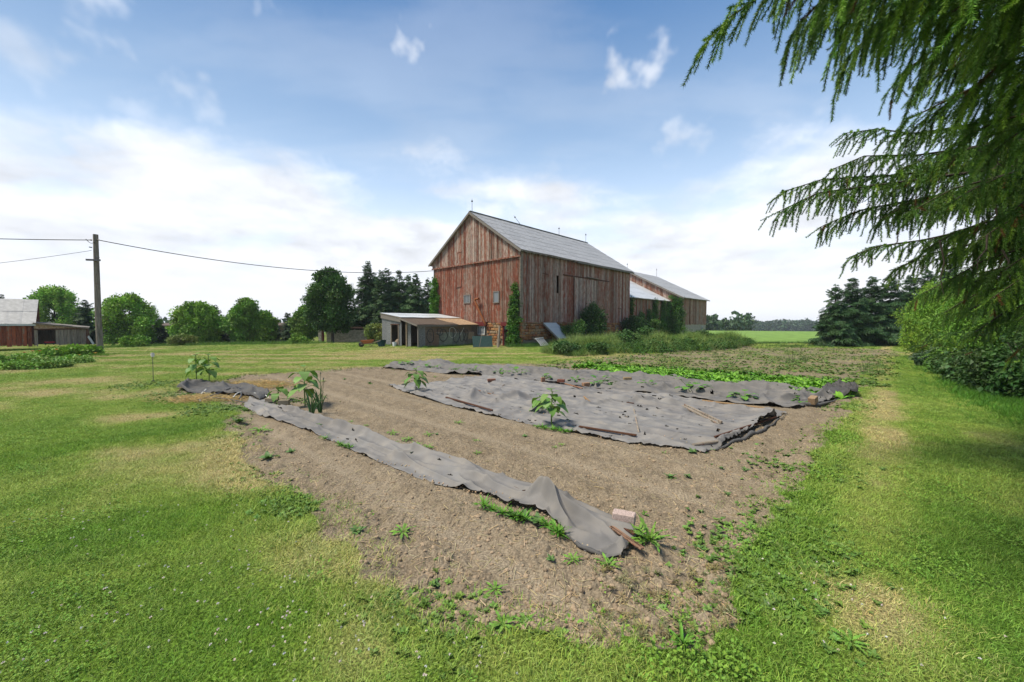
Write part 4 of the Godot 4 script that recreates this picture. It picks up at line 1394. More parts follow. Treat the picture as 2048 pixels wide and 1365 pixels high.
func spruce(called: String, label: String, at: Vector3, tall: float, wide: float, col: Color, group: String, low := 0.06, gap := 0.26) -> Node3D:
	var o := thing(called, label, "tree", at, rng.randf() * 360.0, group)
	var b := Builder.new()
	b.tube([Vector3(0, -0.1, 0), Vector3(0, tall * 0.5, 0), Vector3(0, tall * 0.99, 0)], [tall * 0.02, tall * 0.012, 0.01], 7)
	part("trunk", b, M.bark, o)
	var at_ := []
	var cols := []
	var y := tall * low
	while y < tall * 0.985:
		var f := y / tall
		var r := wide * pow(1.0 - f, 0.8) * rng.randf_range(0.78, 1.12) + 0.12
		var n := 7 if f < 0.8 else 5
		var g0 := rng.randf() * TAU
		for k in n:
			var g := g0 + TAU * (k + rng.randf_range(-0.25, 0.25)) / n
			var l := r * rng.randf_range(0.45, 1.2)
			var rise := rng.randf_range(-0.5, 0.15) if f < 0.7 else rng.randf_range(-0.2, 1.1)
			var dir := Vector3(cos(g), rise, sin(g)).normalized()
			var bs := along(dir, rng.randf_range(-0.4, 0.4)).scaled_local(Vector3(maxf(l, 0.5), maxf(l, 0.6), l))
			at_.append(Transform3D(bs, Vector3(0, y + rng.randf_range(-0.22, 0.22), 0)))
			cols.append(tinge(col, 0.25))
			if l > 0.7:
				for m in 2:
					var at2 := Vector3(0, y, 0) + dir * l * rng.randf_range(0.35, 0.7)
					var d2 := (dir + Vector3(rng.randfn() * 0.6, -0.5, rng.randfn() * 0.6)).normalized()
					at_.append(Transform3D(along(d2, rng.randf()).scaled_local(Vector3.ONE * l * 0.55), at2))
					cols.append(tinge(col, 0.25))
		y += 0.72 * gap * rng.randf_range(0.6, 1.4) * (0.6 + 0.6 * (1.0 - f))
	many("crown", M.spray, M.needle, at_, cols, o)
	return o

func trees() -> void:
	M.maple_leaves = leaf_cluster(20, 0.15, 0.30, 0.8, 0.8)
	M.small_leaves = leaf_cluster(16, 0.12, 0.20, 0.75, 0.8)
	M.spray = conifer_spray(13, 0.6, 0.028)
	var light := Color(0.20, 0.36, 0.05)
	var mid := Color(0.155, 0.29, 0.046)
	var deep := Color(0.060, 0.135, 0.030)
	var pine := Color(0.030, 0.072, 0.022)
	var g1 := "young maples along the far lawn"
	# px, top y, depth, half width in px
	for q in [[112, 578, 40.0, 58, light, "bright young maple with rounded crown rising behind the sagging lean-to"], [262, 594, 36.0, 56, light, "bright rounded young maple beside the utility pole"], [398, 610, 37.0, 48, light, "bright rounded young maple between pairs of dark spruces"], [492, 603, 38.0, 36, mid, "young maple with a tall pointed leader"], [527, 628, 38.5, 26, mid, "narrow young maple close to the pointed leader maple"], [608, 617, 41.0, 30, mid, "small young maple beside the tall dense maple"]]:
		var p := put(at_depth(q[0], 684, q[2]))
		var tall: float = at_depth(q[0], q[1], q[2]).y - p.y
		var wide: float = q[3] / FOCAL * q[2] * 0.84
		maple("maple_tree", q[5], p, tall, wide, 0.5, q[4], g1, 50, 1500)
	var p2 := put(at_depth(665, 684, 35.5))
	maple("maple_tree", "tall dense dark green maple overhanging the block outbuilding", p2, at_depth(665, 545, 35.5).y - p2.y, 2.0, 1.35, deep, "", 90, 3200, 0.95)
	# spruces among the maples
	var g2 := "dark spruces among the young maples"
	for q in [[70, 590, 43.0, 26, "small dark spruce rising behind red shed roof ridge"], [173, 603, 39.0, 32, "dark spruce between the lean-to maple and utility pole"], [225, 602, 40.0, 30, "dark spruce close behind the maple beside utility pole"], [312, 630, 39.0, 26, "low dark spruce at the edge of the pole maple"], [368, 612, 40.0, 26, "dark spruce on one flank of the central maple"], [430, 612, 40.0, 28, "dark spruce on other flank of the central maple"], [484, 600, 40.5, 30, "dark spruce behind the maple with pointed leader"], [540, 626, 41.0, 24, "dark spruce behind the narrow young maple"], [576, 626, 43.0, 18, "slim dark spruce beside the small young maple"], [5, 590, 45.0, 30, "dark spruce partly hidden by the red shed roof"]]:
		var p := put(at_depth(q[0], 682, q[2]))
		spruce("spruce_tree", q[4], p, at_depth(q[0], q[1], q[2]).y - p.y, q[3] / FOCAL * q[2] * 1.1, pine, g2)
	# the tall windbreak by the barn
	var g3 := "tall spruces beside the barn gable"
	for q in [[738, 524, 43.0, 36, "tallest dark windbreak spruce, next to the tall dense maple"], [764, 540, 42.0, 26, "dark windbreak spruce, second from the tall dense maple"], [775, 536, 45.0, 26, "dark windbreak spruce, third from the tall dense maple"], [800, 538, 43.0, 28, "dark windbreak spruce, third from the barn gable"], [833, 546, 42.0, 30, "dark windbreak spruce, second from the barn gable"], [856, 556, 45.0, 26, "dark windbreak spruce closest to the ivy-covered gable edge"], [752, 548, 47.0, 34, "shorter dark spruce filling the windbreak behind its tallest tree"], [788, 552, 48.0, 34, "shorter dark spruce filling the middle of the windbreak"], [818, 550, 48.0, 34, "shorter dark spruce filling the windbreak towards the barn"]]:
		var p := put(at_depth(q[0], 682, q[2]))
		spruce("spruce_tree", q[4], p, at_depth(q[0], q[1], q[2]).y - p.y, q[3] / FOCAL * q[2] * 1.4, Color(0.044, 0.100, 0.028), g3, 0.1, 0.34)
	# the spruces at the end of the mown path
	var g4 := "spruces across the end of the mown path"
	for q in [[1668, 570, 28.5, 40, "lowest path-end spruce, standing beside the crop field"], [1702, 556, 29.0, 42, "path-end spruce, second from the crop field"], [1740, 552, 29.5, 42, "path-end spruce, third from the crop field"], [1778, 556, 30.0, 44, "path-end spruce, fourth from the crop field"], [1815, 548, 30.5, 46, "path-end spruce, third from the bright cedars"], [1850, 540, 31.0, 50, "path-end spruce, second from the bright cedars"], [1895, 520, 32.0, 56, "tallest path-end spruce, close behind the bright cedars"]]:
		var p := put(at_depth(q[0], 694, q[2]))
		spruce("spruce_tree", q[4], p, at_depth(q[0], q[1], q[2]).y - p.y, q[3] / FOCAL * q[2] * 1.15, Color(0.036, 0.085, 0.028), g4, 0.12, 0.27)
	# the distant woods, one mass
	var at_ := []
	var cols := []
	var cl := leaf_cluster(26, 2.2, 3.0, 0.8, 0.9)
	for k in 1500:
		var f := rng.randf()
		var px := 1350.0 + 520.0 * f
		var d := rng.randf_range(330.0, 400.0)
		var x := (px - 1024.0) / FOCAL * d
		var ground_y := height(x, -d)
		var hh := 6.0 + 2.5 * n_low.get_noise_2d(px * 0.35, 5.0) + 2.0 * sin((px - 1380.0) / 330.0 * PI)
		at_.append(Transform3D(turned(0.5).scaled(Vector3(1.0, 0.8, 1.0) * rng.randf_range(0.6, 1.1)), Vector3(x, ground_y + hh * pow(rng.randf(), 0.6), -d)))
		cols.append(tinge(Color(0.048, 0.088, 0.042), 0.3))
	var w := many("woods", cl, M.leaf, at_, cols, self)
	meta(w, "distant line of dark green woods beyond the crop field", "woods", "", "stuff")
	at_ = []
	cols = []
	for k in 900:
		var px := -400.0 + 1900.0 * rng.randf()
		var d := rng.randf_range(120.0, 150.0)
		var x := (px - 1024.0) / FOCAL * d
		at_.append(Transform3D(turned(0.5).scaled(Vector3.ONE * rng.randf_range(0.4, 0.8)), Vector3(x, height(x, -d) + 3.0 * pow(rng.randf(), 0.7) * (1.0 + 0.7 * n_low.get_noise_2d(px * 0.3, 0)), -d)))
		cols.append(tinge(Color(0.050, 0.095, 0.040), 0.3))
	var w2 := many("treeline", cl, M.leaf, at_, cols, self)
	meta(w2, "low green line of far trees glimpsed behind the young maples", "woods", "", "stuff")

# ---------------------------------------------------------------- the near spruces
var shoot_close: Array = []
var shoot_mid: Array = []

func bough(o: Node3D, pts: Array, reach: float, hang: float, step: float, fresh: float, shoots: Array, base: Color, scale_ := 1.0, into := []) -> void:
	# pts: world points from trunk to tip
	var curve := Curve3D.new()
	for p in pts:
		curve.add_point(p - o.position)
	var L := curve.get_baked_length()
	var axis := []
	var rad := []
	for k in 25:
		axis.append(curve.sample_baked(L * k / 24.0, true))
		rad.append(lerpf(0.034, 0.004, k / 24.0))
	var limb := Builder.new()
	limb.tube(axis, rad, 5, Color(1, 0.95, 0.9))
	var at_: Array = into[0] if into else []
	var cols: Array = into[1] if into else []
	var x := L * 0.12
	while x < L:
		var f := x / L
		var p := curve.sample_baked(x, true)
		var d := (curve.sample_baked(minf(x + 0.05, L), true) - curve.sample_baked(maxf(x - 0.05, 0), true)).normalized()
		var side := d.cross(Vector3.UP).normalized()
		for sg in [-1.0, 1.0]:
			if rng.randf() < 0.12:
				continue
			var ln := reach * (1.0 - 0.72 * f) * rng.randf_range(0.55, 1.15) + 0.10
			var dir: Vector3 = (d * 0.55 + side * sg * rng.randf_range(0.3, 0.8) + Vector3(0, rng.randf_range(-0.8, 0.0), 0)).normalized()
			var q := p
			var seg := 0.095 * scale_
			var n := maxi(1, int(ln / seg))
			var tone := tinge(base, 0.3)
			for k in n:
				var last := k == n - 1
				var col := tone
				if last and rng.randf() < fresh:
					col = tinge(Color(0.20, 0.36, 0.05), 0.25)
				elif rng.randf() < 0.03:
					col = tinge(Color(0.13, 0.075, 0.025), 0.3)
				at_.append(Transform3D(along(dir, rng.randf() * TAU).scaled(Vector3.ONE * rng.randf_range(0.85, 1.15) * scale_), q))
				cols.append(col)
				if k > 0 and not last and rng.randf() < 0.75:
					var d3 := (dir * 0.8 + dir.cross(Vector3(rng.randfn(), rng.randfn(), rng.randfn())).normalized() * 0.75 + Vector3(0, -0.35, 0)).normalized()
					at_.append(Transform3D(along(d3, rng.randf() * TAU).scaled(Vector3.ONE * rng.randf_range(0.7, 1.05) * scale_), q))
					cols.append(tinge(Color(0.155, 0.30, 0.042), 0.25) if rng.randf() < fresh * 0.6 else tinge(tone, 0.2))
				q += dir * seg
				dir = (dir + Vector3(0, -hang, 0) + Vector3(rng.randfn(), rng.randfn(), rng.randfn()) * 0.10).normalized()
		x += step * rng.randf_range(0.7, 1.3)
	if into:
		return
	var part_ := many("bough", shoots[rng.randi() % shoots.size()], M.needle, at_, cols, o)
	part("limb", limb, M.bark, part_)

func big_spruce(label: String, at: Vector3, tall: float) -> Node3D:
	var o := thing("spruce_tree", label, "tree", at)
	var b := Builder.new()
	b.tube([Vector3(0, -0.1, 0), Vector3(0.02, tall * 0.3, 0), Vector3(0, tall * 0.7, 0), Vector3(0, tall, 0)], [0.24, 0.19, 0.1, 0.01], 12)
	part("trunk", b, M.bark, o)
	return o

func hedge_spruces() -> void:
	for k in 3:
		shoot_close.append(needle_shoot(0.125, 210, 0.021, 0.0012))
		shoot_mid.append(needle_shoot(0.125, 120, 0.023, 0.0019))
	var green := Color(0.082, 0.172, 0.032)
	# a: the tree beside the camera; its boughs come in overhead
	var za := Vector3(5.3, 0, -0.7)
	za.y = height(za.x, za.z)
	var a := big_spruce("huge spruce whose drooping boughs hang overhead against blue sky", za, 12.0)
	var over := [
		[[1402, 98, 2.3], [1475, 20, 2.25], [1620, -70, 2.1], 4.3, 0.5],
		[[1530, -30, 2.5], [1640, -90, 2.4], [1800, -150, 2.1], 4.6, 0.62],
		[[1590, 60, 2.6], [1680, -40, 2.5], [1820, -110, 2.2], 4.5, 0.6],
		[[1700, 110, 3.0], [1790, 20, 2.9], [1930, -60, 2.6], 4.5, 0.6],
		[[1640, 5, 2.2], [1760, -60, 2.1], [1900, -90, 1.9], 4.1, 0.62],
		[[1690, 60, 2.9], [1800, -30, 2.8], [1950, -80, 2.6], 4.6, 0.75],
		[[1770, 40, 2.4], [1850, -30, 2.3], [1990, -60, 2.0], 4.0, 0.65],
		[[1840, 70, 2.0], [1920, 10, 1.9], [2060, -20, 1.7], 3.7, 0.5],
		[[1860, 130, 2.7], [1940, 60, 2.6], [2080, 20, 2.3], 3.8, 0.6],
		[[1835, 250, 3.0], [1920, 190, 2.9], [2080, 150, 2.6], 3.5, 0.6],
		[[1930, 190, 2.2], [2000, 130, 2.1], [2120, 90, 1.9], 3.3, 0.5],
		[[1890, 300, 2.7], [1970, 250, 2.6], [2120, 210, 2.3], 3.1, 0.55],
		[[1990, 300, 2.3], [2060, 250, 2.2], [2160, 220, 2.0], 2.9, 0.5],
		[[1720, -60, 2.0], [1820, -110, 1.9], [1960, -150, 1.7], 4.4, 0.6],
		[[1800, 150, 3.2], [1880, 90, 3.1], [2010, 50, 2.8], 3.9, 0.7],
		[[1940, 110, 3.1], [2010, 50, 3.0], [2120, 20, 2.7], 3.9, 0.65],
		[[1900, -20, 2.2], [1970, -70, 2.1], [2090, -100, 1.9], 4.2, 0.6],
		[[2000, 200, 2.9], [2060, 150, 2.8], [2160, 120, 2.5], 3.4, 0.6],
		[[1985, 60, 2.6], [2050, 0, 2.5], [2150, -30, 2.2], 4.0, 0.6],
	]
	for q in over:
		var pts := [za + Vector3(0, q[3] + 0.35, 0)]
		for k in [2, 1, 0]:
			pts.append(at_depth(q[k][0], q[k][1], q[k][2]))
		bough(a, pts, q[4] * (1.0 if q[0][0] < 1450 else (1.7 if q[0][0] < 1800 else 1.4)), 1.2, 0.046, 0.45, shoot_close, green, 1.4)
	# b: the next tree along the path; its boughs reach across the sky towards the barn
	var zb := Vector3(8.2, 0, -4.3)
	zb.y = height(zb.x, zb.z)
	var b := big_spruce("big spruce whose long lower boughs reach out over the mown path", zb, 12.0)
	var mids := [
		[[1688, 267, 4.6], [1755, 258, 4.6], [1830, 268, 4.6], 3.9, 0.5],
		[[1662, 340, 4.5], [1730, 312, 4.5], [1840, 310, 4.5], 3.6, 0.6],
		[[1564, 384, 4.4], [1650, 358, 4.4], [1800, 350, 4.5], 3.4, 0.62],
		[[1556, 424, 4.2], [1640, 385, 4.2], [1790, 366, 4.3], 3.3, 0.72],
		[[1640, 455, 4.6], [1720, 420, 4.6], [1830, 400, 4.6], 3.2, 0.7],
		[[1706, 512, 5.0], [1760, 492, 5.0], [1850, 480, 5.0], 3.0, 0.5],
		[[1760, 440, 4.3], [1830, 400, 4.3], [1930, 380, 4.2], 3.2, 0.75],
		[[1800, 340, 4.0], [1870, 310, 4.0], [1980, 290, 3.9], 3.6, 0.7],
		[[1830, 420, 3.7], [1900, 380, 3.7], [2010, 350, 3.6], 3.3, 0.7],
		[[1790, 540, 4.9], [1850, 510, 4.9], [1940, 490, 4.8], 2.9, 0.6],
		[[1850, 500, 4.2], [1920, 460, 4.2], [2030, 430, 4.1], 3.0, 0.7],
		[[1910, 400, 3.3], [1980, 360, 3.3], [2080, 330, 3.2], 3.2, 0.65],
		[[1900, 560, 4.4], [1970, 520, 4.4], [2070, 490, 4.3], 2.7, 0.65],
		[[1960, 480, 3.6], [2020, 440, 3.6], [2110, 410, 3.5], 2.9, 0.65],
		[[1980, 600, 4.0], [2040, 560, 4.0], [2120, 530, 3.9], 2.5, 0.6],
		[[1940, 620, 5.0], [2000, 590, 5.0], [2090, 560, 4.8], 2.4, 0.6],
		[[2010, 540, 3.3], [2070, 500, 3.3], [2150, 470, 3.2], 2.7, 0.6],
		[[2040, 640, 3.9], [2090, 600, 3.9], [2170, 570, 3.8], 2.3, 0.55],
		[[1890, 625, 5.4], [1950, 590, 5.3], [2050, 560, 5.1], 2.5, 0.6],
		[[1950, 665, 4.6], [2010, 625, 4.6], [2100, 590, 4.5], 2.3, 0.6],
		[[2040, 700, 4.4], [2090, 660, 4.4], [2170, 620, 4.3], 2.1, 0.6],
		[[1840, 590, 5.6], [1900, 560, 5.5], [1990, 540, 5.2], 2.7, 0.6],
		[[2030, 420, 3.0], [2080, 380, 3.0], [2160, 350, 2.9], 3.1, 0.6],
	]
	for q in mids:
		var pts := [zb + Vector3(0, q[3] + 0.35, 0)]
		for k in [2, 1, 0]:
			pts.append(at_depth(q[k][0], q[k][1], q[k][2]))
		bough(b, pts, q[4] * 1.1, 1.1, 0.042, 0.28, shoot_mid, green, 1.3)
	for k in 24:   # the rest of the two crowns, seen against each other
		var close := k % 3 == 0
		var px := rng.randf_range(1800, 2060)
		var py := rng.randf_range(-30, 250) if close else rng.randf_range(250, 660)
		if not close:
			px = rng.randf_range(1835 + maxf(0, py - 450) * 0.3, 2070)
		var dp := rng.randf_range(2.6, 3.6) if close else rng.randf_range(4.6, 6.4)
		var o := a if close else b
		var tip := at_depth(px, py, dp)
		var root := o.position + Vector3(0, tip.y + 0.8, 0)
		bough(o, [root, root.lerp(tip, 0.45) + Vector3(0, 0.1, 0), root.lerp(tip, 0.75) + Vector3(0, 0.12, 0), tip], 0.85 if close else 0.75, 1.1, 0.055, 0.35, shoot_close if close else shoot_mid, green, 1.4)
	for q in [[1990, 395, 3.4, -6, 90], [1975, 470, 3.5, -20, 70], [2005, 500, 3.5, 18, 60], [1880, 480, 4.0, 8, 110], [1905, 395, 3.8, 30, 50], [1845, 400, 4.2, -4, 90], [1960, 300, 3.4, 60, 40]]:
		var tw := Builder.new()
		var e0 := at_depth(q[0], q[1], q[2]) - b.position
		var e1 := at_depth(q[0] + q[3], q[1] + q[4], q[2] - 0.05) - b.position
		tw.tube([e0, e0.lerp(e1, 0.4) + Vector3(0.03, 0, 0), e0.lerp(e1, 0.7) - Vector3(0.02, 0, 0), e1], [0.009, 0.007, 0.005, 0.002], 5, Color(3.2, 2.8, 2.4))
		tw.tube([e0.lerp(e1, 0.4) + Vector3(0.03, 0, 0), e0.lerp(e1, 0.6) + Vector3(0.12, -0.04, 0)], [0.004, 0.001], 4, Color(3.2, 2.8, 2.4))
		tw.tube([e0.lerp(e1, 0.7) - Vector3(0.02, 0, 0), e0.lerp(e1, 0.9) - Vector3(0.12, 0.02, 0)], [0.004, 0.001], 4, Color(3.2, 2.8, 2.4))
		part("bare_twig", tw, M.bark, b)
	# c: the rest of the row along the path, shaggier behind the first two
	var row := [["shaggy dark spruce with boughs hanging over the bright cedars", 12.6, 7.6, 8.5, 3.9], ["shaggy dark spruce rising behind the bright cedars", 16.2, 11.2, 8.5, 3.8], ["dark spruce in the row closest to the path end", 20.0, 15.0, 10.0, 3.6]]
	for q in row:
		var at := put(Vector3(q[1], 0, -q[2]))
		var o := big_spruce(q[0], at, q[3])
		var crown := [[], []]
		var y := 1.3
		while y < q[3] * 0.92:
			var f: float = y / q[3]
			var n := 9
			var g0 := rng.randf() * TAU
			for k in n:
				var g := g0 + TAU * k / n
				var dir := Vector3(cos(g), 0, sin(g))
				if dir.dot(Vector3(1, 0, -1)) > 0.75:
					continue
				var r: float = q[4] * pow(1.0 - f, 0.7) * rng.randf_range(0.75, 1.1)
				var s := at + Vector3(0, y, 0)
				bough(o, [s, s + dir * r * 0.4 + Vector3(0, -0.05, 0), s + dir * r * 0.75 + Vector3(0, -0.35, 0), s + dir * r + Vector3(0, -0.45, 0)], 0.85, 0.7, 0.15, 0.12, shoot_mid, Color(0.058, 0.13, 0.028), 1.9, crown)
			y += rng.randf_range(0.42, 0.6)
		many("crown", shoot_mid[0], M.needle, crown[0], crown[1], o)

# ---------------------------------------------------------------- shrubs, ivy, tall grass, weeds
# a shrub: stems and a lumpy mass of small leaves
func shrub(called: String, label: String, category: String, at: Vector3, size: Vector3, col: Color, count: int, mesh: Mesh, group := "", leaf_scale := 1.0, turn := 0.0) -> Node3D:
	var o := thing(called, label, category, at, turn, group)
	var st := Builder.new()
	for k in 6:
		var g := TAU * k / 6.0 + rng.randf()
		st.tube([Vector3(0, -0.03, 0), Vector3(cos(g) * size.x * 0.18, size.y * 0.4, sin(g) * size.z * 0.18), Vector3(cos(g) * size.x * 0.35, size.y * 0.8, sin(g) * size.z * 0.35)], [0.02, 0.014, 0.006], 5)
	part("stem", st, M.bark, o)
	var at_ := []
	var cols := []
	var lumps := maxi(5, count / 55)
	for k in lumps:
		var d := Vector3(rng.randfn(), rng.randfn(), rng.randfn()).normalized()
		var c := Vector3(d.x * size.x * 0.33, size.y * 0.5 + d.y * size.y * 0.32, d.z * size.z * 0.33)
		var tone := tinge(col, 0.22)
		for m in count / lumps:
			var e := Vector3(rng.randfn(), rng.randfn(), rng.randfn()).normalized() * pow(rng.randf(), 0.4)
			var p := c + Vector3(e.x * size.x * 0.24, e.y * size.y * 0.26, e.z * size.z * 0.24)
			p.y = absf(p.y)
			at_.append(Transform3D(turned(0.8).scaled(Vector3.ONE * leaf_scale * rng.randf_range(0.7, 1.3)), p))
			cols.append(tinge(tone, 0.2))
	many("foliage", mesh, M.leaf, at_, cols, o)
	return o

# ivy that climbs a wall: local x along the wall, y up, z out. spans: [x, half width, y0, y1]
func ivy(label: String, at: Vector3, turn: float, spans: Array, col: Color, group := "climbing ivy on the barn walls", dense := 150.0) -> void:
	var o := thing("ivy", label, "ivy", at, turn, group)
	var at_ := []
	var cols := []
	for s in spans:
		var st := Builder.new()
		var pts := []
		for k in 7:
			pts.append(Vector3(s[0] + 0.08 * sin(k * 1.7), lerpf(s[2], s[3], k / 6.0), 0.03))
		st.tube(pts, [0.02, 0.018, 0.015, 0.012, 0.01, 0.008, 0.005], 5)
		part("stem", st, M.bark, o)
		var lumps := int((s[3] - s[2]) * 4.0) + 2
		for k in lumps:
			var f := (k + rng.randf()) / lumps
			var wide: float = s[1] * lerpf(1.1, 0.45, f)
			var mid := Vector3(s[0] + rng.randfn() * 0.45 * wide, lerpf(s[2], s[3], f), 0.06)
			var rad: float = wide * rng.randf_range(0.35, 0.8)
			var deep := rng.randf_range(0.08, 0.3)
			var tone := tinge(col, 0.3)
			for m in int(rad * dense * 0.55):
				var e := Vector3(rng.randfn() * rad * 0.55, rng.randfn() * rad * 0.75, absf(rng.randfn()) * deep * 0.6)
				at_.append(Transform3D(turned(0.7).scaled(Vector3.ONE * rng.randf_range(0.7, 1.2)), mid + e))
				cols.append(tinge(tone, 0.3))
	many("leaves", M.small_leaves, M.leaf, at_, cols, o)

func ground_cover() -> void:
	var light := Color(0.15, 0.29, 0.035)
	var mid := Color(0.075, 0.16, 0.03)
	var dark := Color(0.038, 0.095, 0.024)
	# ivy
	ivy("bright ivy column climbing the outer edge of the barn gable", barn_at(-0.05, 9.65), TURN - 90.0, [[0.0, 0.42, 0.0, 5.4], [-0.2, 0.4, 0.6, 4.6]], Color(0.09, 0.22, 0.025), "climbing ivy on the barn walls", 230.0)
	ivy("ivy climbing the barn corner beside the red cellar door", barn_at(-0.05, 0.42), TURN - 90.0, [[0.0, 0.3, 0.0, 4.4], [0.15, 0.28, 0.0, 3.4], [-0.25, 0.25, 0.0, 2.9]], Color(0.07, 0.17, 0.025), "climbing ivy on the barn walls", 230.0)
	ivy("ivy columns covering the front of the low barn wing", barn_at(16.0, 0.45), TURN, [[1.1, 0.22, 2.7, 4.4], [3.4, 0.45, 0.3, 2.8], [5.2, 0.5, 0.3, 3.0], [6.6, 0.55, 0.3, 4.2], [8.9, 0.65, 0.3, 4.2], [10.3, 0.6, 0.3, 4.0]], Color(0.065, 0.155, 0.026), "climbing ivy on the barn walls", 120.0)
	ivy("dense ivy mass on the gable corner of the smaller barn", barn_at(26.95, -0.3), TURN - 90.0, [[0.0, 0.75, 0.3, 4.9], [0.6, 0.7, 0.2, 4.4]], Color(0.06, 0.15, 0.026), "climbing ivy on the barn walls", 130.0)
	# shrubs along the long wall
	shrub("elder_bush", "loose green bush beside the white cellar hatch", "bush", put(barn_at(4.6, -1.3)), Vector3(2.0, 1.8, 1.6), mid, 300, M.small_leaves)
	shrub("round_bush", "dense rounded dark bush against the sliding barn doors", "bush", put(barn_at(7.6, -1.1)), Vector3(2.0, 3.2, 1.7), dark, 560, M.small_leaves)
	shrub("round_bush", "low wide dark bush where barn meets the low wing", "bush", put(barn_at(15.3, -1.2)), Vector3(3.4, 2.3, 2.0), dark, 600, M.small_leaves)
	shrub("slim_bush", "slim bush at the front of the low wing", "bush", put(barn_at(19.0, -0.8)), Vector3(1.6, 2.4, 1.4), mid, 300, M.small_leaves)
	for q in [[1128, 708, 20.5, 1.5, 0.6], [1255, 703, 22.5, 1.4, 0.65], [1300, 692, 24.5, 1.3, 0.9], [1190, 712, 20.2, 1.2, 0.4], [1400, 692, 28.0, 1.6, 0.6]]:
		shrub("weed_clump", "dark broadleaf weed clump at the foot of the grassy mound", "weed", put(at_depth(q[0], q[1], q[2])), Vector3(q[3], q[4], q[3]), Color(0.06, 0.13, 0.035), 160, M.small_leaves, "dark weed clumps by the mound", 0.8)
	# cedars and shrubs along the path
	var cedar := conifer_spray(9, 0.6, 0.03)
	var sprig := leaf_cluster(26, 0.085, 0.17, 0.4, 0.9)
	for q in [[1868, 690, 18.5, 2.5, 3.3, "bright yellow-green cedar at the start of the dark spruces"], [1912, 700, 15.5, 2.5, 3.4, "bright yellow-green cedar in the middle of the hedge"], [1960, 715, 13.0, 2.4, 3.2, "green cedar hung over by spruce boughs"], [2010, 730, 11.2, 2.4, 2.9, "green cedar next to the dark leafy shrubs"]]:
		var p := put(at_depth(q[0], 700, q[2]))
		shrub("cedar_bush", q[5], "cedar", p, Vector3(q[3], q[4], q[3]), [Color(0.21, 0.36, 0.045), Color(0.18, 0.33, 0.042), Color(0.13, 0.26, 0.036), mid][rng.randi() % 2 if q[0] < 1930 else 2], 1500, sprig, "cedars along the mown path")
	for q in [[1915, 728, 12.6, 1.6, 0.8, mid], [1960, 745, 10.8, 1.7, 1.0, Color(0.07, 0.13, 0.045)], [2005, 760, 9.4, 1.6, 1.1, Color(0.065, 0.125, 0.04)], [2050, 775, 8.6, 1.5, 1.3, Color(0.05, 0.105, 0.032)], [2090, 790, 8.0, 1.6, 1.5, dark], [1880, 716, 15.0, 1.3, 0.6, Color(0.09, 0.15, 0.08)]]:
		var p := put(at_depth(q[0], q[1], q[2]))
		shrub("leafy_shrub", "low leafy shrub at the foot of the cedar hedge", "shrub", p, Vector3(q[3], q[4], q[3]), q[5], 520, M.small_leaves, "leafy shrubs below the cedars", 0.75)
	# pale bush by the corrugated shed, peony and flower bed plants
	shrub("flowering_bush", "pale yellow-green bush against the corrugated shed end", "bush", put(at_depth(752, 684, 32.0)), Vector3(1.9, 1.5, 1.4), Color(0.22, 0.27, 0.07), 420, M.small_leaves)
	shrub("peony_bush", "low bright green peony bush behind the utility pole", "bush", put(at_depth(268, 690, 30.0)), Vector3(1.7, 0.85, 1.3), light, 300, M.small_leaves)
	shrub("garden_bush", "pale feathery bush in the far garden strip", "bush", put(at_depth(362, 690, 31.0)), Vector3(2.0, 0.8, 1.3), Color(0.17, 0.23, 0.06), 300, M.small_leaves)
	shrub("rhubarb_bush", "rounded leafy bush in front of the small maple", "bush", put(at_depth(590, 682, 33.0)), Vector3(1.7, 0.7, 1.2), light, 240, M.small_leaves)
	shrub("daylily_clump", "tall leafy daylily clump at the foot of the utility pole", "plant", put(at_depth(130, 716, 19.8)), Vector3(1.8, 0.4, 1.1), Color(0.19, 0.34, 0.045), 330, M.small_leaves, "flower bed plants")
	shrub("daylily_clump", "tall leafy clump between pole and the first clump", "plant", put(at_depth(170, 712, 20.5)), Vector3(1.0, 0.36, 0.9), Color(0.15, 0.29, 0.04), 240, M.small_leaves, "flower bed plants")
	var low_leaves := leaf_cluster(14, 0.09, 0.11, 0.6, 0.8)
	for q in [[20, 730, 15.6, 2.4, 0.32], [75, 726, 16.5, 2.3, 0.3], [130, 728, 16.4, 1.9, 0.24], [40, 742, 14.2, 2.0, 0.22], [-30, 736, 15.0, 2.6, 0.36], [100, 738, 14.8, 1.6, 0.18]]:
		shrub("perennial_clump", "feathery low green perennial clump in the flower bed", "plant", put(at_depth(q[0], q[1], q[2])), Vector3(q[3], q[4], 1.3), Color(0.18, 0.31, 0.065), 300, low_leaves, "low flower bed perennials")
	# flowers
	for q in [[48, 706, Color(0.42, 0.03, 0.015)], [64, 703, Color(0.38, 0.03, 0.015)], [78, 703, Color(0.40, 0.04, 0.02)], [112, 700, Color(0.75, 0.30, 0.08)], [158, 711, Color(0.72, 0.33, 0.03)], [162, 715, Color(0.70, 0.30, 0.03)], [190, 707, Color(0.70, 0.34, 0.05)], [64, 722, Color(0.30, 0.10, 0.04)]]:
		var p := at_depth(q[0], q[1], 19.0 if q[1] < 716 else 15.6)
		var g := height(p.x, p.z)
		var o := thing("flower", ("red flower on a thin stem in the flower bed" if q[2].g < 0.2 else "orange daylily flower beside the leafy clumps"), "flower", Vector3(p.x, g, p.z), 0.0, "red bed flowers" if q[2].g < 0.2 else "orange daylily flowers")
		var st := Builder.new()
		st.tube([Vector3.ZERO, Vector3(0.02, (p.y - g) * 0.6, 0), Vector3(0, p.y - g, 0)], [0.008], 5, Color(0.08, 0.16, 0.03))
		part("stem", st, M.leaf, o)
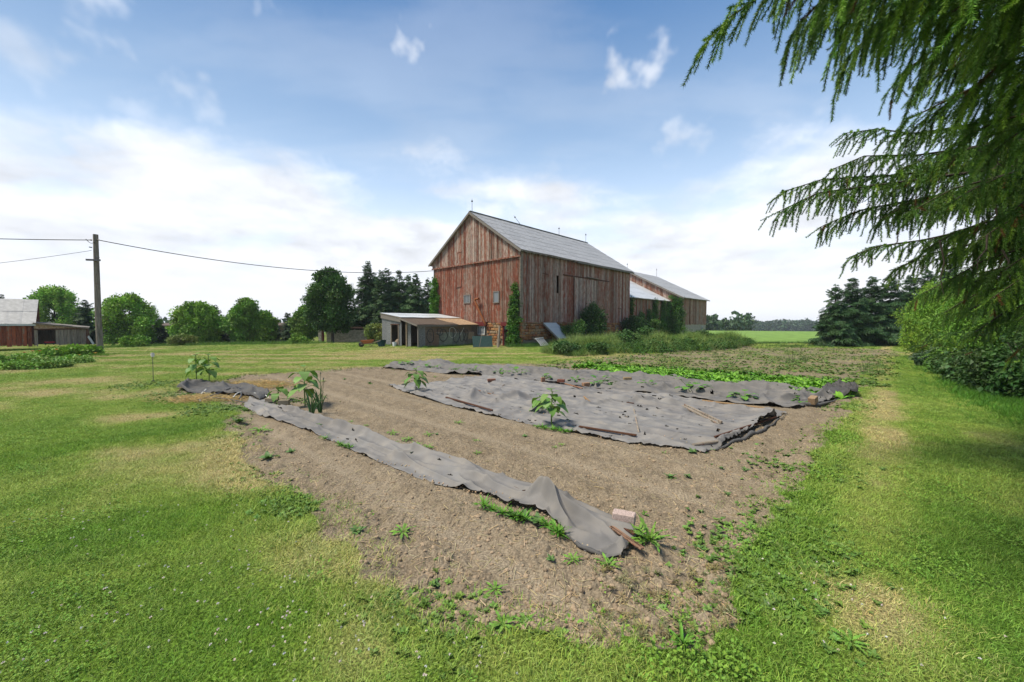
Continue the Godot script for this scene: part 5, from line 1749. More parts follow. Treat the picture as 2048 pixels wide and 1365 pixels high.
		for k in 6:
			var pt := Builder.new()
			var a := TAU * k / 6.0
			var d := Vector3(cos(a), 0.5, sin(a)).normalized() * 0.085
			var sd := d.cross(Vector3.UP).normalized() * 0.03
			var c := Vector3(0, p.y - g, 0)
			pt.tri(c, c + d * 0.6 + sd, c + d, q[2])
			pt.tri(c, c + d, c + d * 0.6 - sd, q[2])
			part("petal", pt, M.petal, o)
	# tall grass on the mound before the barn
	var tall := [tuft(16, 0.54, 0.16, 0.006, 0.34, 0.06), tuft(18, 0.42, 0.18, 0.007, 0.42, 0.03), leaf_cluster(16, 0.13, 0.2, 0.4, 0.8)]
	var at_ := [[], [], []]
	var cols := [[], [], []]
	for k in 7000:
		var f := rng.randf()
		var along_ := Vector2(2.4, -20.6).lerp(Vector2(16.6, -29.4), f)
		var off := rng.randf_range(-2.6, 3.2) * (1.0 - 0.45 * pow(absf(f * 2.0 - 1.0), 3.0))
		var x := along_.x + off * -0.53 * 0.9
		var z := along_.y - off * 0.85 * 0.9
		var w: int = 0 if n_mid.get_noise_2d(x * 0.7, z * 0.7) > -0.1 else 1
		if off < -1.2 and rng.randf() < 0.65:
			w = 2
		var p := Vector3(x, height(x, z), z)
		if w == 2:
			p.y += rng.randf_range(0.0, 0.3)
		at_[w].append(Transform3D(turned(0.2).scaled(Vector3.ONE * rng.randf_range(0.6, 1.15) * clampf(1.0 + 1.1 * n_mid.get_noise_2d(x * 0.9 + 12.0, z * 0.9), 0.45, 1.6)), p))
		var pale := n_mid.get_noise_2d(x * 0.5 + 30.0, z * 0.5)
		var c: Color = [Color(0.19, 0.29, 0.07), Color(0.13, 0.25, 0.042), Color(0.06, 0.135, 0.03)][w]
		cols[w].append(tinge(c.lerp(Color(0.26, 0.32, 0.12), clampf(pale, 0, 0.6)) if w < 2 else c, 0.28))
	var names := [["tall_grass", "tall pale-tipped grass covering the mound before the barn"], ["lush_grass", "lush bent grass mixed into the grassy mound"], ["weed_foliage", "dark broadleaf weeds along the foot of the grassy mound"]]
	for w in 3:
		var o := many(names[w][0], tall[w], M.blade if w < 2 else M.leaf, at_[w], cols[w], self)
		meta(o, names[w][1], "grass" if w < 2 else "weeds", "", "stuff")
	# grass growing up along walls, the hedge foot and field edges
	var edge := []
	var ec := []
	var line := func(a: Vector3, b: Vector3, n: int, spread: float, size: float, c: Color):
		for k in n:
			var p := a.lerp(b, rng.randf()) + Vector3(rng.randfn() * spread, 0, rng.randfn() * spread)
			p.y = height(p.x, p.z)
			edge.append(Transform3D(turned(0.15).scaled(Vector3.ONE * size * rng.randf_range(0.6, 1.3)), p))
			ec.append(tinge(c, 0.3))
	line.call(barn_at(-5.6, 4.1), barn_at(-0.4, 4.1), 130, 0.12, 0.4, light)
	line.call(barn_at(-5.7, 6.0), barn_at(-5.7, 9.2), 70, 0.15, 0.4, light)
	line.call(barn_at(-0.6, 0.2), barn_at(3.6, -2.0), 420, 0.45, 0.75, Color(0.075, 0.17, 0.03))
	line.call(barn_at(3.0, -1.5), barn_at(16.0, -1.2), 500, 0.5, 0.9, Color(0.09, 0.19, 0.035))
	line.call(put(at_depth(0, 693, 28.6)), put(at_depth(180, 691, 29.8)), 170, 0.2, 0.45, light)
	line.call(put(at_depth(175, 690, 30.0)), put(at_depth(640, 686, 33.0)), 900, 0.7, 0.75, Color(0.13, 0.25, 0.04))
	line.call(Vector3(15.5, 0, -32.0), Vector3(27.0, 0, -33.0), 400, 0.5, 0.55, Color(0.06, 0.12, 0.03))
	line.call(Vector3(18.0, 0, -27.6), Vector3(29.5, 0, -30.0), 300, 0.7, 0.5, Color(0.05, 0.11, 0.03))
	line.call(stand(2048, 815), stand(1872, 716), 1500, 0.4, 0.42, Color(0.075, 0.20, 0.022))
	line.call(stand(2120, 860), stand(1960, 770), 900, 0.35, 0.36, Color(0.075, 0.20, 0.022))
	line.call(stand(175, 712), stand(225, 712), 60, 0.2, 0.4, light)
	var eo := many("edge_grass", tall[1], M.blade, edge, ec, self)
	meta(eo, "unmown grass along walls, hedge foot and field edges", "grass", "", "stuff")

# ---------------------------------------------------------------- the lawn
func lawn_grass() -> void:
	var kinds := [tuft(17, 0.037, 0.045, 0.0013, 0.75, 0.11), tuft(17, 0.030, 0.05, 0.0013, 1.0, 0.26), leaf_cluster(12, 0.013, 0.035, 0.9, 0.3)]
	var at_ := [[], [], []]
	var cols := [[], [], []]
	var r := 1.3
	while r < 42.0:
		var dr := 0.02 * r
		var dens := 1250.0 * pow(3.2 / maxf(r, 3.2), 1.35)
		var n := int(dens * r * dr * deg_to_rad(118.0))
		for k in n:
			var g := deg_to_rad(rng.randf_range(-59.0, 59.0))
			var rr := r + rng.randf() * dr
			var x := sin(g) * rr
			var z := -cos(g) * rr
			var s := soil_in(x, z) if rr < 20.0 else -1.0
			if s > -0.02 and rng.randf() > 0.16 * (1.0 - smoothstep(0.0, 0.55, s)):
				continue
			if rr < 40.0 and rr > 7.0 and plot_in(x, z) > 0.0 and rng.randf() < 0.75:
				continue
			if field_in(x, z):
				continue
			var bt := Vector3(x, 0, z) - CORNER
			if bt.dot(U) > -5.4 and bt.dot(V) > 0.0 and bt.dot(V) < 12.0:
				continue
			var tone := lawn_tone(x + rng.randfn() * 0.12, z + rng.randfn() * 0.12)
			tone = tone.lerp([Color(0.10, 0.20, 0.025), Color(0.42, 0.37, 0.16), Color(0.2, 0.27, 0.05)][rng.randi() % 3], rng.randf() * 0.28)
			var dryness := clampf((tone.r - 0.10) / 0.28, 0, 1)
			var w := 0
			if rng.randf() < dryness * 0.8:
				w = 1
			elif n_mid.get_noise_2d(x * 1.3 + 80.0, z * 1.3) > 0.12 and dryness < 0.4 and rr < 14.0 and rng.randf() < 0.5:
				w = 2
			var size := rng.randf_range(0.7, 1.25) * (1.0 + 0.05 * maxf(rr - 3.0, 0.0))
			if s > -0.35 and s < 0.3:
				size *= 1.35
			var p := Vector3(x, height(x, z) - 0.004 + (0.02 if w == 2 else 0.0), z)
			at_[w].append(Transform3D(turned(0.2).scaled(Vector3(size, size * (1.0 if rr < 8.0 else 0.75), size)), p))
			var c := tinge(tone, 0.33)
			if w == 2:
				c = tinge(Color(0.135, 0.26, 0.036), 0.2)
			cols[w].append(Color(c.r * 1.1, c.g * 1.1, c.b * 1.1))
		r += dr
	var names := [["lawn_grass", "short green mown grass blades of the lawn", "grass"], ["dry_grass", "dry yellow grass blades in worn parts of lawn", "grass"], ["clover", "small dark green clover leaves spread through the lawn", "clover"]]
	for w in 3:
		var o := many(names[w][0], kinds[w], M.blade, at_[w], cols[w], self)
		meta(o, names[w][1], names[w][2], "", "stuff")
	# small white clover heads
	var head := Builder.new()
	for k in 14:
		var d := Vector3(rng.randfn(), rng.randfn() + 0.4, rng.randfn()).normalized() * 0.008
		var sd := d.cross(Vector3(rng.randfn(), rng.randfn(), rng.randfn())).normalized() * 0.003
		head.tri(Vector3(0, 0.04, 0) - sd, Vector3(0, 0.04, 0) + sd, Vector3(0, 0.04, 0) + d)
	var fl := []
	var fc := []
	for k in 240:
		var q: Array = [[560, 1230, 0.5], [420, 1120, 0.8], [200, 1050, 0.9], [620, 1300, 0.4], [900, 1340, 0.5], [1650, 1200, 0.7], [150, 1250, 0.6]][k % 7]
		var c := on_ground(q[0], q[1])
		var x: float = c.x + rng.randfn() * q[2] * 0.5
		var z: float = c.z + rng.randfn() * q[2] * 0.4
		if z > -1.6 or soil_in(x, z) > -0.1:
			continue
		fl.append(Transform3D(turned(0.3), Vector3(x, height(x, z), z)))
		fc.append(tinge(Color(0.62, 0.58, 0.54), 0.1))
	meta(many("clover_heads", head.mesh(), M.petal, fl, fc, self), "tiny white clover flower heads dotted in the lawn", "flowers", "", "stuff")

# ---------------------------------------------------------------- the vegetable garden
func line_at(pts: Array, f: float) -> Vector3:   # a point on a polyline of photo points laid on the ground
	var k := clampf(f, 0, 1) * (pts.size() - 1)
	var i := mini(int(k), pts.size() - 2)
	var a: Array = pts[i]
	var b: Array = pts[i + 1]
	return on_ground(a[0], a[1]).lerp(on_ground(b[0], b[1]), k - i)

func fold(u: float, v: float, seed_: float) -> float:
	var a := 1.0 - absf(n_low.get_noise_2d(u * 4.5 + seed_ * 9.0, v * 34.0))
	var b := 1.0 - absf(n_low.get_noise_2d(u * 16.0 + seed_ * 20.0, v * 9.0 + u * 7.0))
	var c := n_low.get_noise_2d(u * 7.0 + seed_, v * 13.0)
	return 0.05 * pow(a, 7.0) + 0.035 * pow(b, 12.0) + 0.035 * maxf(c, 0.0)

# a sheet of woven fabric between two edges, wrinkled along its length
func fabric(called: String, label: String, side_a: Array, side_b: Array, nx: int, ny: int, seed_: float, lift: float, edge_roll: float, slits := 0.0, crumple := 1.0, tone := Color.WHITE, humps := [], creases := []) -> Node3D:
	var p := PackedVector3Array()
	var c := PackedColorArray()
	var holes := {}
	var tents := []   # [from, to, height, half width] on the ground
	for q in creases:
		for k in q[0].size() - 1:
			var ca := on_ground(q[0][k][0], q[0][k][1])
			var cb := on_ground(q[0][k + 1][0], q[0][k + 1][1])
			tents.append([Vector2(ca.x, ca.z), Vector2(cb.x, cb.z), q[1], q[2]])
	for j in ny:
		var g := float(j) / (ny - 1)
		for i in nx:
			var f := float(i) / (nx - 1)
			var a := line_at(side_a, f)
			var b := line_at(side_b, f)
			var q := a.lerp(b, g)
			var fray := n_fine.get_noise_2d(q.x * 3.0 + seed_, q.z * 3.0) * 0.03
			if j == 0 or j == ny - 1:
				q += (b - a).normalized() * fray
			if i == 0 or i == nx - 1:
				q += (line_at(side_a, 1.0) - line_at(side_a, 0.0)).normalized() * fray
			var su := q.dot(V)
			var sv := q.dot(U)
			var y := height(q.x, q.z) + lift + fold(su, sv, seed_) * crumple
			var e := minf(minf(f * nx, (1.0 - f) * nx) * 0.5, minf(g * ny, (1.0 - g) * ny))
			y += edge_roll * exp(-pow(e - 2.0, 2.0) / 2.0) * (0.5 + n_mid.get_noise_2d(su * 1.5, sv * 1.5 + seed_)) - (lift * 0.6 if e < 0.5 else 0.0)
			var best := 0.0
			var flat := Vector2(q.x, q.z)
			for t in tents:
				var away: float = near_line(flat, t[0], t[1]) / t[3]
				if away < 1.0:
					best = maxf(best, t[2] * pow(1.0 - away, 1.4))
			y += 1.3 * best * (0.6 + 0.9 * absf(n_mid.get_noise_2d(q.x * 2.0, q.z * 2.0)))
			for h in humps:   # [px, py, height, reach along V, reach along U]
				var hp := on_ground(h[0], h[1])
				y += h[2] * exp(-pow((su - hp.dot(V)) / h[3], 2.0) - pow((sv - hp.dot(U)) / h[4], 2.0))
			q.y = y
			p.append(q)
			var w := 1.0 + 0.22 * n_mid.get_noise_2d(q.x * 0.9 + seed_, q.z * 0.9) + 0.12 * n_fine.get_noise_2d(q.x * 2.0, q.z * 2.0)
			c.append(Color(w * tone.r, w * tone.g, w * tone.b))
	if slits > 0.0:
		var m := int(slits)
		for k in m:
			var i0 := rng.randi_range(4, nx - 8)
			var j0 := rng.randi_range(3, ny - 5)
			for dd in rng.randi_range(2, 4):
				holes[j0 * nx + i0 + dd] = true
				if rng.randf() < 0.4:
					holes[(j0 + 1) * nx + i0 + dd] = true
	var b2 := Builder.new()
	b2.sheet(p, nx, ny, c, 1.0, holes)
	var o := part(called, b2, M.fabric, self)
	meta(o, label, "fabric")
	return o

# a fold of the fabric that stands up as a soft, lumpy roll
func fold_line(o: Node3D, pts: Array, r: float, tone: float, lift := 0.04) -> void:
	var line := []
	var rad := []
	var n := 46
	for k in n:
		var f := k / (n - 1.0)
		var p := line_at(pts, f)
		p += U * (0.05 * n_mid.get_noise_2d(p.x * 3.0, p.z * 3.0))
		p.y = height(p.x, p.z) + lift + 0.012 * n_fine.get_noise_2d(p.x * 2.0, p.z * 2.0)
		line.append(p)
		rad.append(maxf(0.004, r * (0.55 + 0.9 * absf(n_fine.get_noise_2d(p.x * 1.5 + 4.0, p.z * 1.5))) * sin(clampf(f, 0.02, 0.98) * PI)))
	var b := Builder.new()
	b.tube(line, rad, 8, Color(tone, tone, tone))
	part("folded_edge", b, M.fabric, o)

# a broad leaf along +z that droops; returned as one mesh
func broad_leaf(size: float, aspect: float, droop: float, col: Color, heart := 0.62, cup := 0.12, jag := 0.0) -> ArrayMesh:
	var b := Builder.new()
	var rows := 7 if jag == 0.0 else 12
	var rib := []
	var l := []
	var r := []
	for i in rows:
		var f := i / (rows - 1.0)
		var w := size * aspect * 0.5 * pow(maxf(sin(PI * pow(f, heart)), 0.0), 0.75)
		if i % 2 == 1:
			w *= 1.0 - jag
		var y := -droop * size * f * f
		var wav := 0.03 * size * sin(f * 11.0)
		rib.append(Vector3(0, y, f * size))
		l.append(Vector3(-w, y + w * cup + wav, f * size - 0.10 * w))
		r.append(Vector3(w, y + w * cup - wav, f * size - 0.10 * w))
	for i in rows - 1:
		var k := Color(col.r * 1.06, col.g * 1.05, col.b)
		b.quad(rib[i], rib[i + 1], l[i + 1], l[i], col)
		b.quad(rib[i], r[i], r[i + 1], rib[i + 1], k)
	return b.mesh()

func leaf_on(o: Node3D, root: Vector3, turn: float, pitch: float, stalk: float, size: float, aspect: float, droop: float, col: Color, heart := 0.62) -> void:
	var dir := Vector3(sin(turn) * cos(pitch), sin(pitch), cos(turn) * cos(pitch))
	var tip := root + dir * stalk
	var lf := part("leaf", broad_leaf(size, aspect, droop, col, heart), M.leaf, o)
	lf.transform = Transform3D(along(Vector3(dir.x, dir.y - 0.35, dir.z)), tip)
	if stalk > 0.02:
		var st := Builder.new()
		st.tube([root, root.lerp(tip, 0.5) + Vector3(0, stalk * 0.08, 0), tip + dir * size * 0.05], [0.006, 0.005, 0.004], 5, Color(0.13, 0.22, 0.05))
		part("stalk", st, M.leaf, lf).transform = lf.transform.affine_inverse()

func sunflower(label: String, px: float, py: float, tall: float, size: float, count: int) -> void:
	var o := thing("sunflower_plant", label, "sunflower", stand(px, py), rng.randf() * 360.0, "young sunflower plants")
	var st := Builder.new()
	st.tube([Vector3(0, -0.02, 0), Vector3(0.01, tall * 0.5, 0), Vector3(-0.005, tall * 0.97, 0.01)], [0.013, 0.011, 0.006], 7, Color(0.13, 0.20, 0.055))
	part("stem", st, M.leaf, o)
	for k in count:
		var f := 0.38 + 0.6 * k / (count - 1.0)
		var g := k * 2.4 + rng.randf_range(-0.3, 0.3)
		var young := f > 0.88
		var col := tinge(Color(0.10, 0.20, 0.045).lerp(Color(0.16, 0.27, 0.075), rng.randf()), 0.15)
		leaf_on(o, Vector3(0, tall * f, 0), g, 0.75 if young else rng.randf_range(0.15, 0.5), size * (0.2 if young else 0.55), size * (0.55 if young else rng.randf_range(0.8, 1.15)), 0.86, 0.25 if young else rng.randf_range(0.5, 0.95), col)

func squash(label: String, px: float, py: float, size: float, group: String) -> void:
	var o := thing("squash_plant", label, "squash plant", stand(px, py), rng.randf() * 360.0, group)
	for k in 11:
		var g := k * 2.4 + rng.randf()
		leaf_on(o, Vector3(rng.randfn() * 0.03, 0.03, rng.randfn() * 0.03), g, rng.randf_range(0.35, 1.0), size * rng.randf_range(0.4, 1.0), size * rng.randf_range(0.4, 0.62), 0.95, 0.35, tinge(Color(0.085, 0.20, 0.03), 0.25), 0.7)

func rosette(leaves: int, size: float, aspect: float, rise: float, droop: float, col: Color, heart := 0.8, jag := 0.0) -> ArrayMesh:
	var st := SurfaceTool.new()
	st.begin(Mesh.PRIMITIVE_TRIANGLES)
	for k in leaves:
		var g := k * 2.4 + rng.randf() * 0.8
		var pitch := rise * rng.randf_range(0.5, 1.3)
		var dir := Vector3(sin(g) * cos(pitch), sin(pitch), cos(g) * cos(pitch))
		st.append_from(broad_leaf(size * rng.randf_range(0.6, 1.15), aspect, droop, tinge(col, 0.22), heart, 0.12, jag), 0, Transform3D(along(dir, rng.randf_range(-0.3, 0.3)), Vector3(0, 0.008, 0) + dir * size * 0.06))
	return st.commit()

func laid(called: String, label: String, category: String, a: Array, b: Array, wide: float, thick: float, m: Material, col := Color.WHITE, lift := 0.045, group := "") -> void:
	var p := stand(a[0], a[1])
	var q := stand(b[0], b[1])
	var up := Vector3(0, lift + thick / 2.0, 0)
	var o := thing(called, label, category, p, 0.0, group)
	var bd := Builder.new()
	var d := (q - p).normalized()
	var side := d.cross(Vector3.UP).normalized()
	bd.block((q - p) / 2.0 + up, Vector3((q - p).length(), thick * 0.8, wide * 0.72), minf(thick, wide) * 0.12, col, Basis(d, side.cross(d), side), 0.6, Vector2(rng.randf(), rng.randf()))
	part("length", bd, m, o)

func pipe(called: String, label: String, a: Array, b: Array, r: float, m: Material, col := Color.WHITE, lift := 0.045) -> void:
	var p := stand(a[0], a[1])
	var q := stand(b[0], b[1])
	var o := thing(called, label, "pipe", p)
	var bd := Builder.new()
	var up := Vector3(0, lift + r, 0)
	bd.tube([up, q - p + up], [r, r], 9, col)
	part("length", bd, m, o)

func brick(label: String, px: float, py: float, size: Vector3, turn: float, m: Material, col: Color, lift := 0.03, tilt := 0.0) -> void:
	var o := thing("brick", label, "brick", stand(px, py) + Vector3(0, lift, 0), turn)
	var bd := Builder.new()
	bd.block(Vector3(0, size.y / 2, 0), size, 0.006, col, Basis(Vector3.BACK, tilt))
	part("body", bd, m, o)

func hose_line(called: String, label: String, pts: Array, r: float, m: Material, lift := 0.03, category := "hose") -> void:
	var c := Curve3D.new()
	for k in pts.size():
		var q: Array = pts[k]
		var p := stand(q[0], q[1])
		p.y += lift + (q[2] if q.size() > 2 else 0.0)
		c.add_point(p)
	for k in range(1, pts.size() - 1):
		var t := (c.get_point_position(k + 1) - c.get_point_position(k - 1)) * 0.2
		c.set_point_in(k, -t)
		c.set_point_out(k, t)
	var L := c.get_baked_length()
	var line := []
	for k in 41:
		line.append(c.sample_baked(L * k / 40.0, true))
	var b := Builder.new()
	b.tube(line, [r], 7)
	meta(part(called, b, m, self), label, category)

func garden() -> void:
	# ---- woven ground cover
	var strip := fabric("fabric_strip", "long narrow strip of grey woven fabric lying across the bare soil", STRIP_FRONT, STRIP_BACK, 320, 48, 3.0, 0.014, 0.0, 12.0, 0.95, Color(0.92, 0.905, 0.885), [[1085, 1005, 0.07, 0.16, 0.22], [1060, 990, 0.05, 0.5, 0.05], [880, 925, 0.05, 0.9, 0.06], [700, 862, 0.045, 1.2, 0.07], [1180, 1040, 0.06, 0.5, 0.06], [760, 900, 0.03, 0.8, 0.05]], [[[[560, 812], [640, 842], [700, 862], [765, 887], [805, 900]], 0.05, 0.06], [[[600, 845], [700, 878], [760, 902], [840, 930], [900, 942]], 0.035, 0.05], [[[805, 900], [880, 918], [985, 957], [1075, 987], [1150, 1009], [1225, 1040]], 0.06, 0.06], [[[900, 942], [960, 962], [1020, 985], [1060, 1000]], 0.04, 0.05], [[[1060, 1000], [1090, 1000], [1112, 1020], [1135, 1055]], 0.08, 0.07], [[[1120, 1015], [1170, 1040], [1225, 1075], [1245, 1095]], 0.04, 0.05], [[[520, 815], [570, 832], [620, 850]], 0.025, 0.04], [[[660, 866], [720, 890], [770, 912]], 0.02, 0.035]])
	var sheet := fabric("fabric_sheet", "wide sheet of grey woven fabric with boards and pipes on it", SHEET_FRONT, SHEET_BACK, 330, 200, 9.0, 0.014, 0.0, 210.0, 0.9, Color(1.0, 0.985, 0.975), [[945, 795, 0.15, 0.25, 0.2], [1030, 800, 0.10, 0.2, 0.3], [1250, 800, 0.05, 1.0, 0.08], [1120, 800, 0.05, 0.8, 0.08], [1330, 795, 0.10, 0.25, 0.12], [1530, 845, 0.09, 0.2, 0.5], [880, 790, 0.06, 0.5, 0.1]], [[[[1165, 812], [1230, 806], [1340, 802]], 0.07, 0.09], [[[990, 806], [1030, 802], [1058, 800]], 0.08, 0.1], [[[890, 780], [930, 775], [985, 772]], 0.05, 0.08], [[[800, 775], [860, 785], [900, 783]], 0.06, 0.08], [[[1090, 850], [1200, 872], [1300, 889], [1405, 905]], 0.025, 0.05], [[[1440, 886], [1500, 862], [1552, 836]], 0.06, 0.08], [[[1400, 897], [1450, 885], [1490, 872]], 0.04, 0.06], [[[1060, 812], [1130, 815], [1180, 810]], 0.05, 0.08], [[[1310, 806], [1400, 812], [1490, 820]], 0.06, 0.09], [[[940, 800], [960, 790], [1000, 782]], 0.06, 0.09], [[[1200, 830], [1290, 838], [1360, 850]], 0.018, 0.05], [[[1100, 830], [1180, 842], [1260, 862]], 0.015, 0.04], [[[1300, 880], [1380, 868], [1450, 870]], 0.015, 0.04]])
	var rumpled := fabric("rumpled_fabric", "rumpled dark fabric sheet between the squash plants and beet rows", FAR_FRONT, FAR_BACK, 300, 110, 21.0, 0.03, 0.02, 40.0, 1.5, Color(0.75, 0.74, 0.73), [[1330, 775, 0.12, 0.6, 0.12], [1440, 785, 0.15, 0.5, 0.12], [1380, 758, 0.1, 0.8, 0.12], [1520, 780, 0.12, 0.7, 0.12], [1150, 750, 0.1, 0.8, 0.2], [880, 729, 0.12, 0.4, 0.2]], [[[[1230, 752], [1330, 762], [1440, 772]], 0.1, 0.12], [[[1400, 783], [1480, 790], [1600, 800]], 0.1, 0.12], [[[1500, 775], [1600, 786], [1690, 793]], 0.12, 0.12], [[[1130, 758], [1210, 766], [1300, 772]], 0.1, 0.12], [[[960, 742], [1050, 748], [1150, 752]], 0.1, 0.14], [[[770, 735], [850, 741], [960, 750]], 0.07, 0.12], [[[1290, 782], [1350, 778], [1420, 790]], 0.1, 0.12], [[[1560, 805], [1620, 800], [1660, 796]], 0.1, 0.12], [[[840, 730], [900, 734], [960, 738]], 0.08, 0.14]])
	fabric("crumpled_fabric", "crumpled black fabric heap below the paired sunflowers", [[352, 782], [400, 786], [440, 788], [480, 790], [520, 800]], [[370, 768], [410, 769], [450, 771], [500, 775], [540, 790]], 80, 44, 40.0, 0.05, 0.06, 0.0, 1.2, Color(0.42, 0.42, 0.42), [[375, 776, 0.08, 0.12, 0.1], [410, 780, 0.06, 0.1, 0.15], [445, 776, 0.1, 0.15, 0.1], [470, 784, 0.06, 0.12, 0.1], [500, 786, 0.07, 0.1, 0.12], [390, 772, 0.05, 0.08, 0.2]])
	fabric("crumpled_fabric", "ragged black fabric corner beside the lawn edge past the beets", [[1640, 792], [1680, 797], [1716, 796]], [[1655, 783], [1690, 782], [1712, 786]], 50, 30, 50.0, 0.05, 0.05, 0.0, 2.6, Color(0.35, 0.35, 0.36))
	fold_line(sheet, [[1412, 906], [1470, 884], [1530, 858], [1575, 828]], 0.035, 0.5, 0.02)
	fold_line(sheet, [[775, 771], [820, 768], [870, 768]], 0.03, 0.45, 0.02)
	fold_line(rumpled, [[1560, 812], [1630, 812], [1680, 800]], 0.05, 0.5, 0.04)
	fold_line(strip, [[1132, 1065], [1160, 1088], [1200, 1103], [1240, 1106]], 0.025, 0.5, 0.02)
	# ---- things lying on the fabric
	var lift := 0.035
	laid("lumber", "pale new timber length with square end on wide fabric sheet", "lumber", [1365, 817], [1440, 852], 0.045, 0.04, M.plain_wood, Color(2.0, 1.75, 1.3), lift)
	laid("lumber", "pale timber length lying against the square-ended one", "lumber", [1369, 815], [1444, 849], 0.04, 0.05, M.plain_wood, Color(1.7, 1.5, 1.15), lift)
	pipe("pipe", "thin grey-brown pipe lying upright to the fabric front edge", [1268, 821], [1278, 871], 0.014, M.plain_wood, Color(1.3, 1.2, 1.0), lift)
	pipe("pipe", "open-ended pale pipe at the front corner of wide fabric", [1386, 899], [1440, 888], 0.022, M.plain_wood, Color(1.35, 1.2, 1.0), lift)
	pipe("pole", "brown pole lying beyond the pale timber", [1405, 804], [1537, 821], 0.024, M.plain_wood, Color(1.2, 0.8, 0.55), lift)
	laid("angle_iron", "long rusty angle iron holding down the fabric front edge", "angle iron", [1158, 857], [1273, 877], 0.05, 0.03, M.rust, Color(1.2, 1.0, 0.9), lift)
	laid("angle_iron", "dark rusty rail along the short edge of wide fabric", "angle iron", [1430, 881], [1552, 838], 0.04, 0.03, M.rust, Color(0.9, 0.8, 0.75), lift)
	laid("toothed_bar", "rusty toothed bar on the fabric edge past the small sunflower", "bar", [892, 799], [985, 824], 0.05, 0.035, M.rust, Color(1.6, 1.4, 1.3), lift)
	laid("stick", "brown lath lying flat on wide fabric", "stick", [945, 780], [1006, 797], 0.04, 0.02, M.plain_wood, Color(0.9, 0.62, 0.45), lift)
	laid("stick", "thin stick crossing the end of the brown lath", "stick", [984, 789], [1009, 770], 0.02, 0.02, M.plain_wood, Color(0.75, 0.6, 0.5), lift)
	laid("stick", "dark reddish lath behind the lone sunflower", "stick", [1202, 800], [1268, 808], 0.035, 0.02, M.rust, Color(1.3, 1.0, 0.9), lift)
	laid("stick", "short orange-brown stub of wood on wide fabric", "stick", [1168, 798], [1180, 807], 0.05, 0.04, M.plain_wood, Color(1.3, 0.75, 0.5), lift)
	laid("rusty_strip", "flat orange rusty strip among the squash plants", "strip", [1338, 772], [1400, 783], 0.10, 0.015, M.rust, Color(2.1, 1.5, 1.2), lift + 0.04)
	laid("stick", "long brown lath between two bricks on rumpled fabric", "stick", [1130, 771], [1165, 780], 0.05, 0.03, M.plain_wood, Color(1.0, 0.65, 0.5), lift + 0.02)
	var red := Color(0.30, 0.135, 0.085)
	brick("red brick lying alone at the far end of wide fabric", 983, 765, Vector3(0.22, 0.07, 0.10), 12.0, M.stone, red, 0.06)
	brick("pale red brick standing on end beside squash plant", 1086, 768, Vector3(0.10, 0.12, 0.08), 20.0, M.stone, Color(0.36, 0.2, 0.13), 0.06)
	brick("dark red brick by the first squash plant", 1122, 767, Vector3(0.2, 0.08, 0.11), -15.0, M.stone, Color(0.25, 0.10, 0.07), 0.07)
	brick("tan brick at the end of the brown lath", 1172, 777, Vector3(0.2, 0.08, 0.10), 30.0, M.stone, Color(0.38, 0.22, 0.13), 0.07)
	brick("yellowish brick on rumpled fabric behind the squash plants", 1255, 764, Vector3(0.22, 0.07, 0.10), 5.0, M.stone, Color(0.42, 0.31, 0.17), 0.07)
	brick("large tan block tilted on the dark fabric end", 1626, 812, Vector3(0.17, 0.13, 0.12), 35.0, M.stone, Color(0.40, 0.28, 0.17), 0.06, 0.25)
	brick("light grey-tan brick on the narrow fabric strip", 568, 812, Vector3(0.19, 0.09, 0.1), 10.0, M.stone, Color(0.34, 0.29, 0.2), 0.05)
	brick("grey brick half under the narrow fabric strip", 541, 805, Vector3(0.19, 0.07, 0.1), -5.0, M.stone, Color(0.33, 0.28, 0.2), 0.05)
	brick("pinkish white block weighing down the narrow strip end", 1248, 1055, Vector3(0.17, 0.075, 0.09), -24.0, M.stone, Color(0.60, 0.47, 0.42), 0.06)
	laid("rusty_plank", "long flat rusty plank lying along the narrow fabric strip", "plank", [950, 944], [1082, 1004], 0.055, 0.012, M.rust, Color(1.9, 1.5, 1.3), 0.045)
	laid("rusty_plank", "brown plank sticking out past the narrow strip end", "plank", [1222, 1066], [1285, 1107], 0.055, 0.014, M.plain_wood, Color(0.85, 0.6, 0.5), 0.06)
	laid("rusty_plank", "short reddish plank under the pinkish white block", "plank", [1226, 1056], [1270, 1082], 0.05, 0.014, M.rust, Color(1.2, 0.9, 0.9), 0.06)
	# hoses at the far end of the strip
	hose_line("garden_hose", "pale garden hose curving over the straw", [[400, 806], [402, 790], [412, 780, 0.03], [404, 776, 0.02]], 0.014, M.pale_hose)
	hose_line("garden_hose", "dark hose arching over the narrow strip's crumpled end", [[408, 803], [440, 790, 0.03], [470, 783, 0.08], [482, 792, 0.04], [478, 800]], 0.014, M.hose, 0.05)
	hose_line("garden_hose", "long dark hose lying beside the straw", [[385, 807], [425, 801], [470, 803], [505, 812], [508, 816]], 0.011, M.hose, 0.04)
	hose_line("garden_hose", "grey hose looping onto the narrow strip start", [[466, 797], [478, 791, 0.04], [500, 790, 0.03], [530, 794], [540, 804]], 0.012, M.pale_hose, 0.05)
	# ---- sunflowers and onions
	sunflower("sunflower plant of the pair beside the straw, slightly taller", 418, 768, 0.80, 0.21, 17)
	sunflower("sunflower plant of the pair, closer to the lawn stake", 393, 766, 0.76, 0.21, 16)
	sunflower("big leafy sunflower plant growing beside the onions", 610, 812, 0.76, 0.22, 17)
	sunflower("small pale sunflower seedling beside the big leafy one", 557, 802, 0.33, 0.17, 8)
	sunflower("sunflower plant at the pointed end of wide fabric", 832, 784, 0.56, 0.21, 14)
	sunflower("lone sunflower plant on the long front edge of wide fabric", 1103, 852, 0.60, 0.19, 16)
	sunflower("pale broad young sunflower rising among squash plants", 1085, 822, 0.30, 0.19, 9)
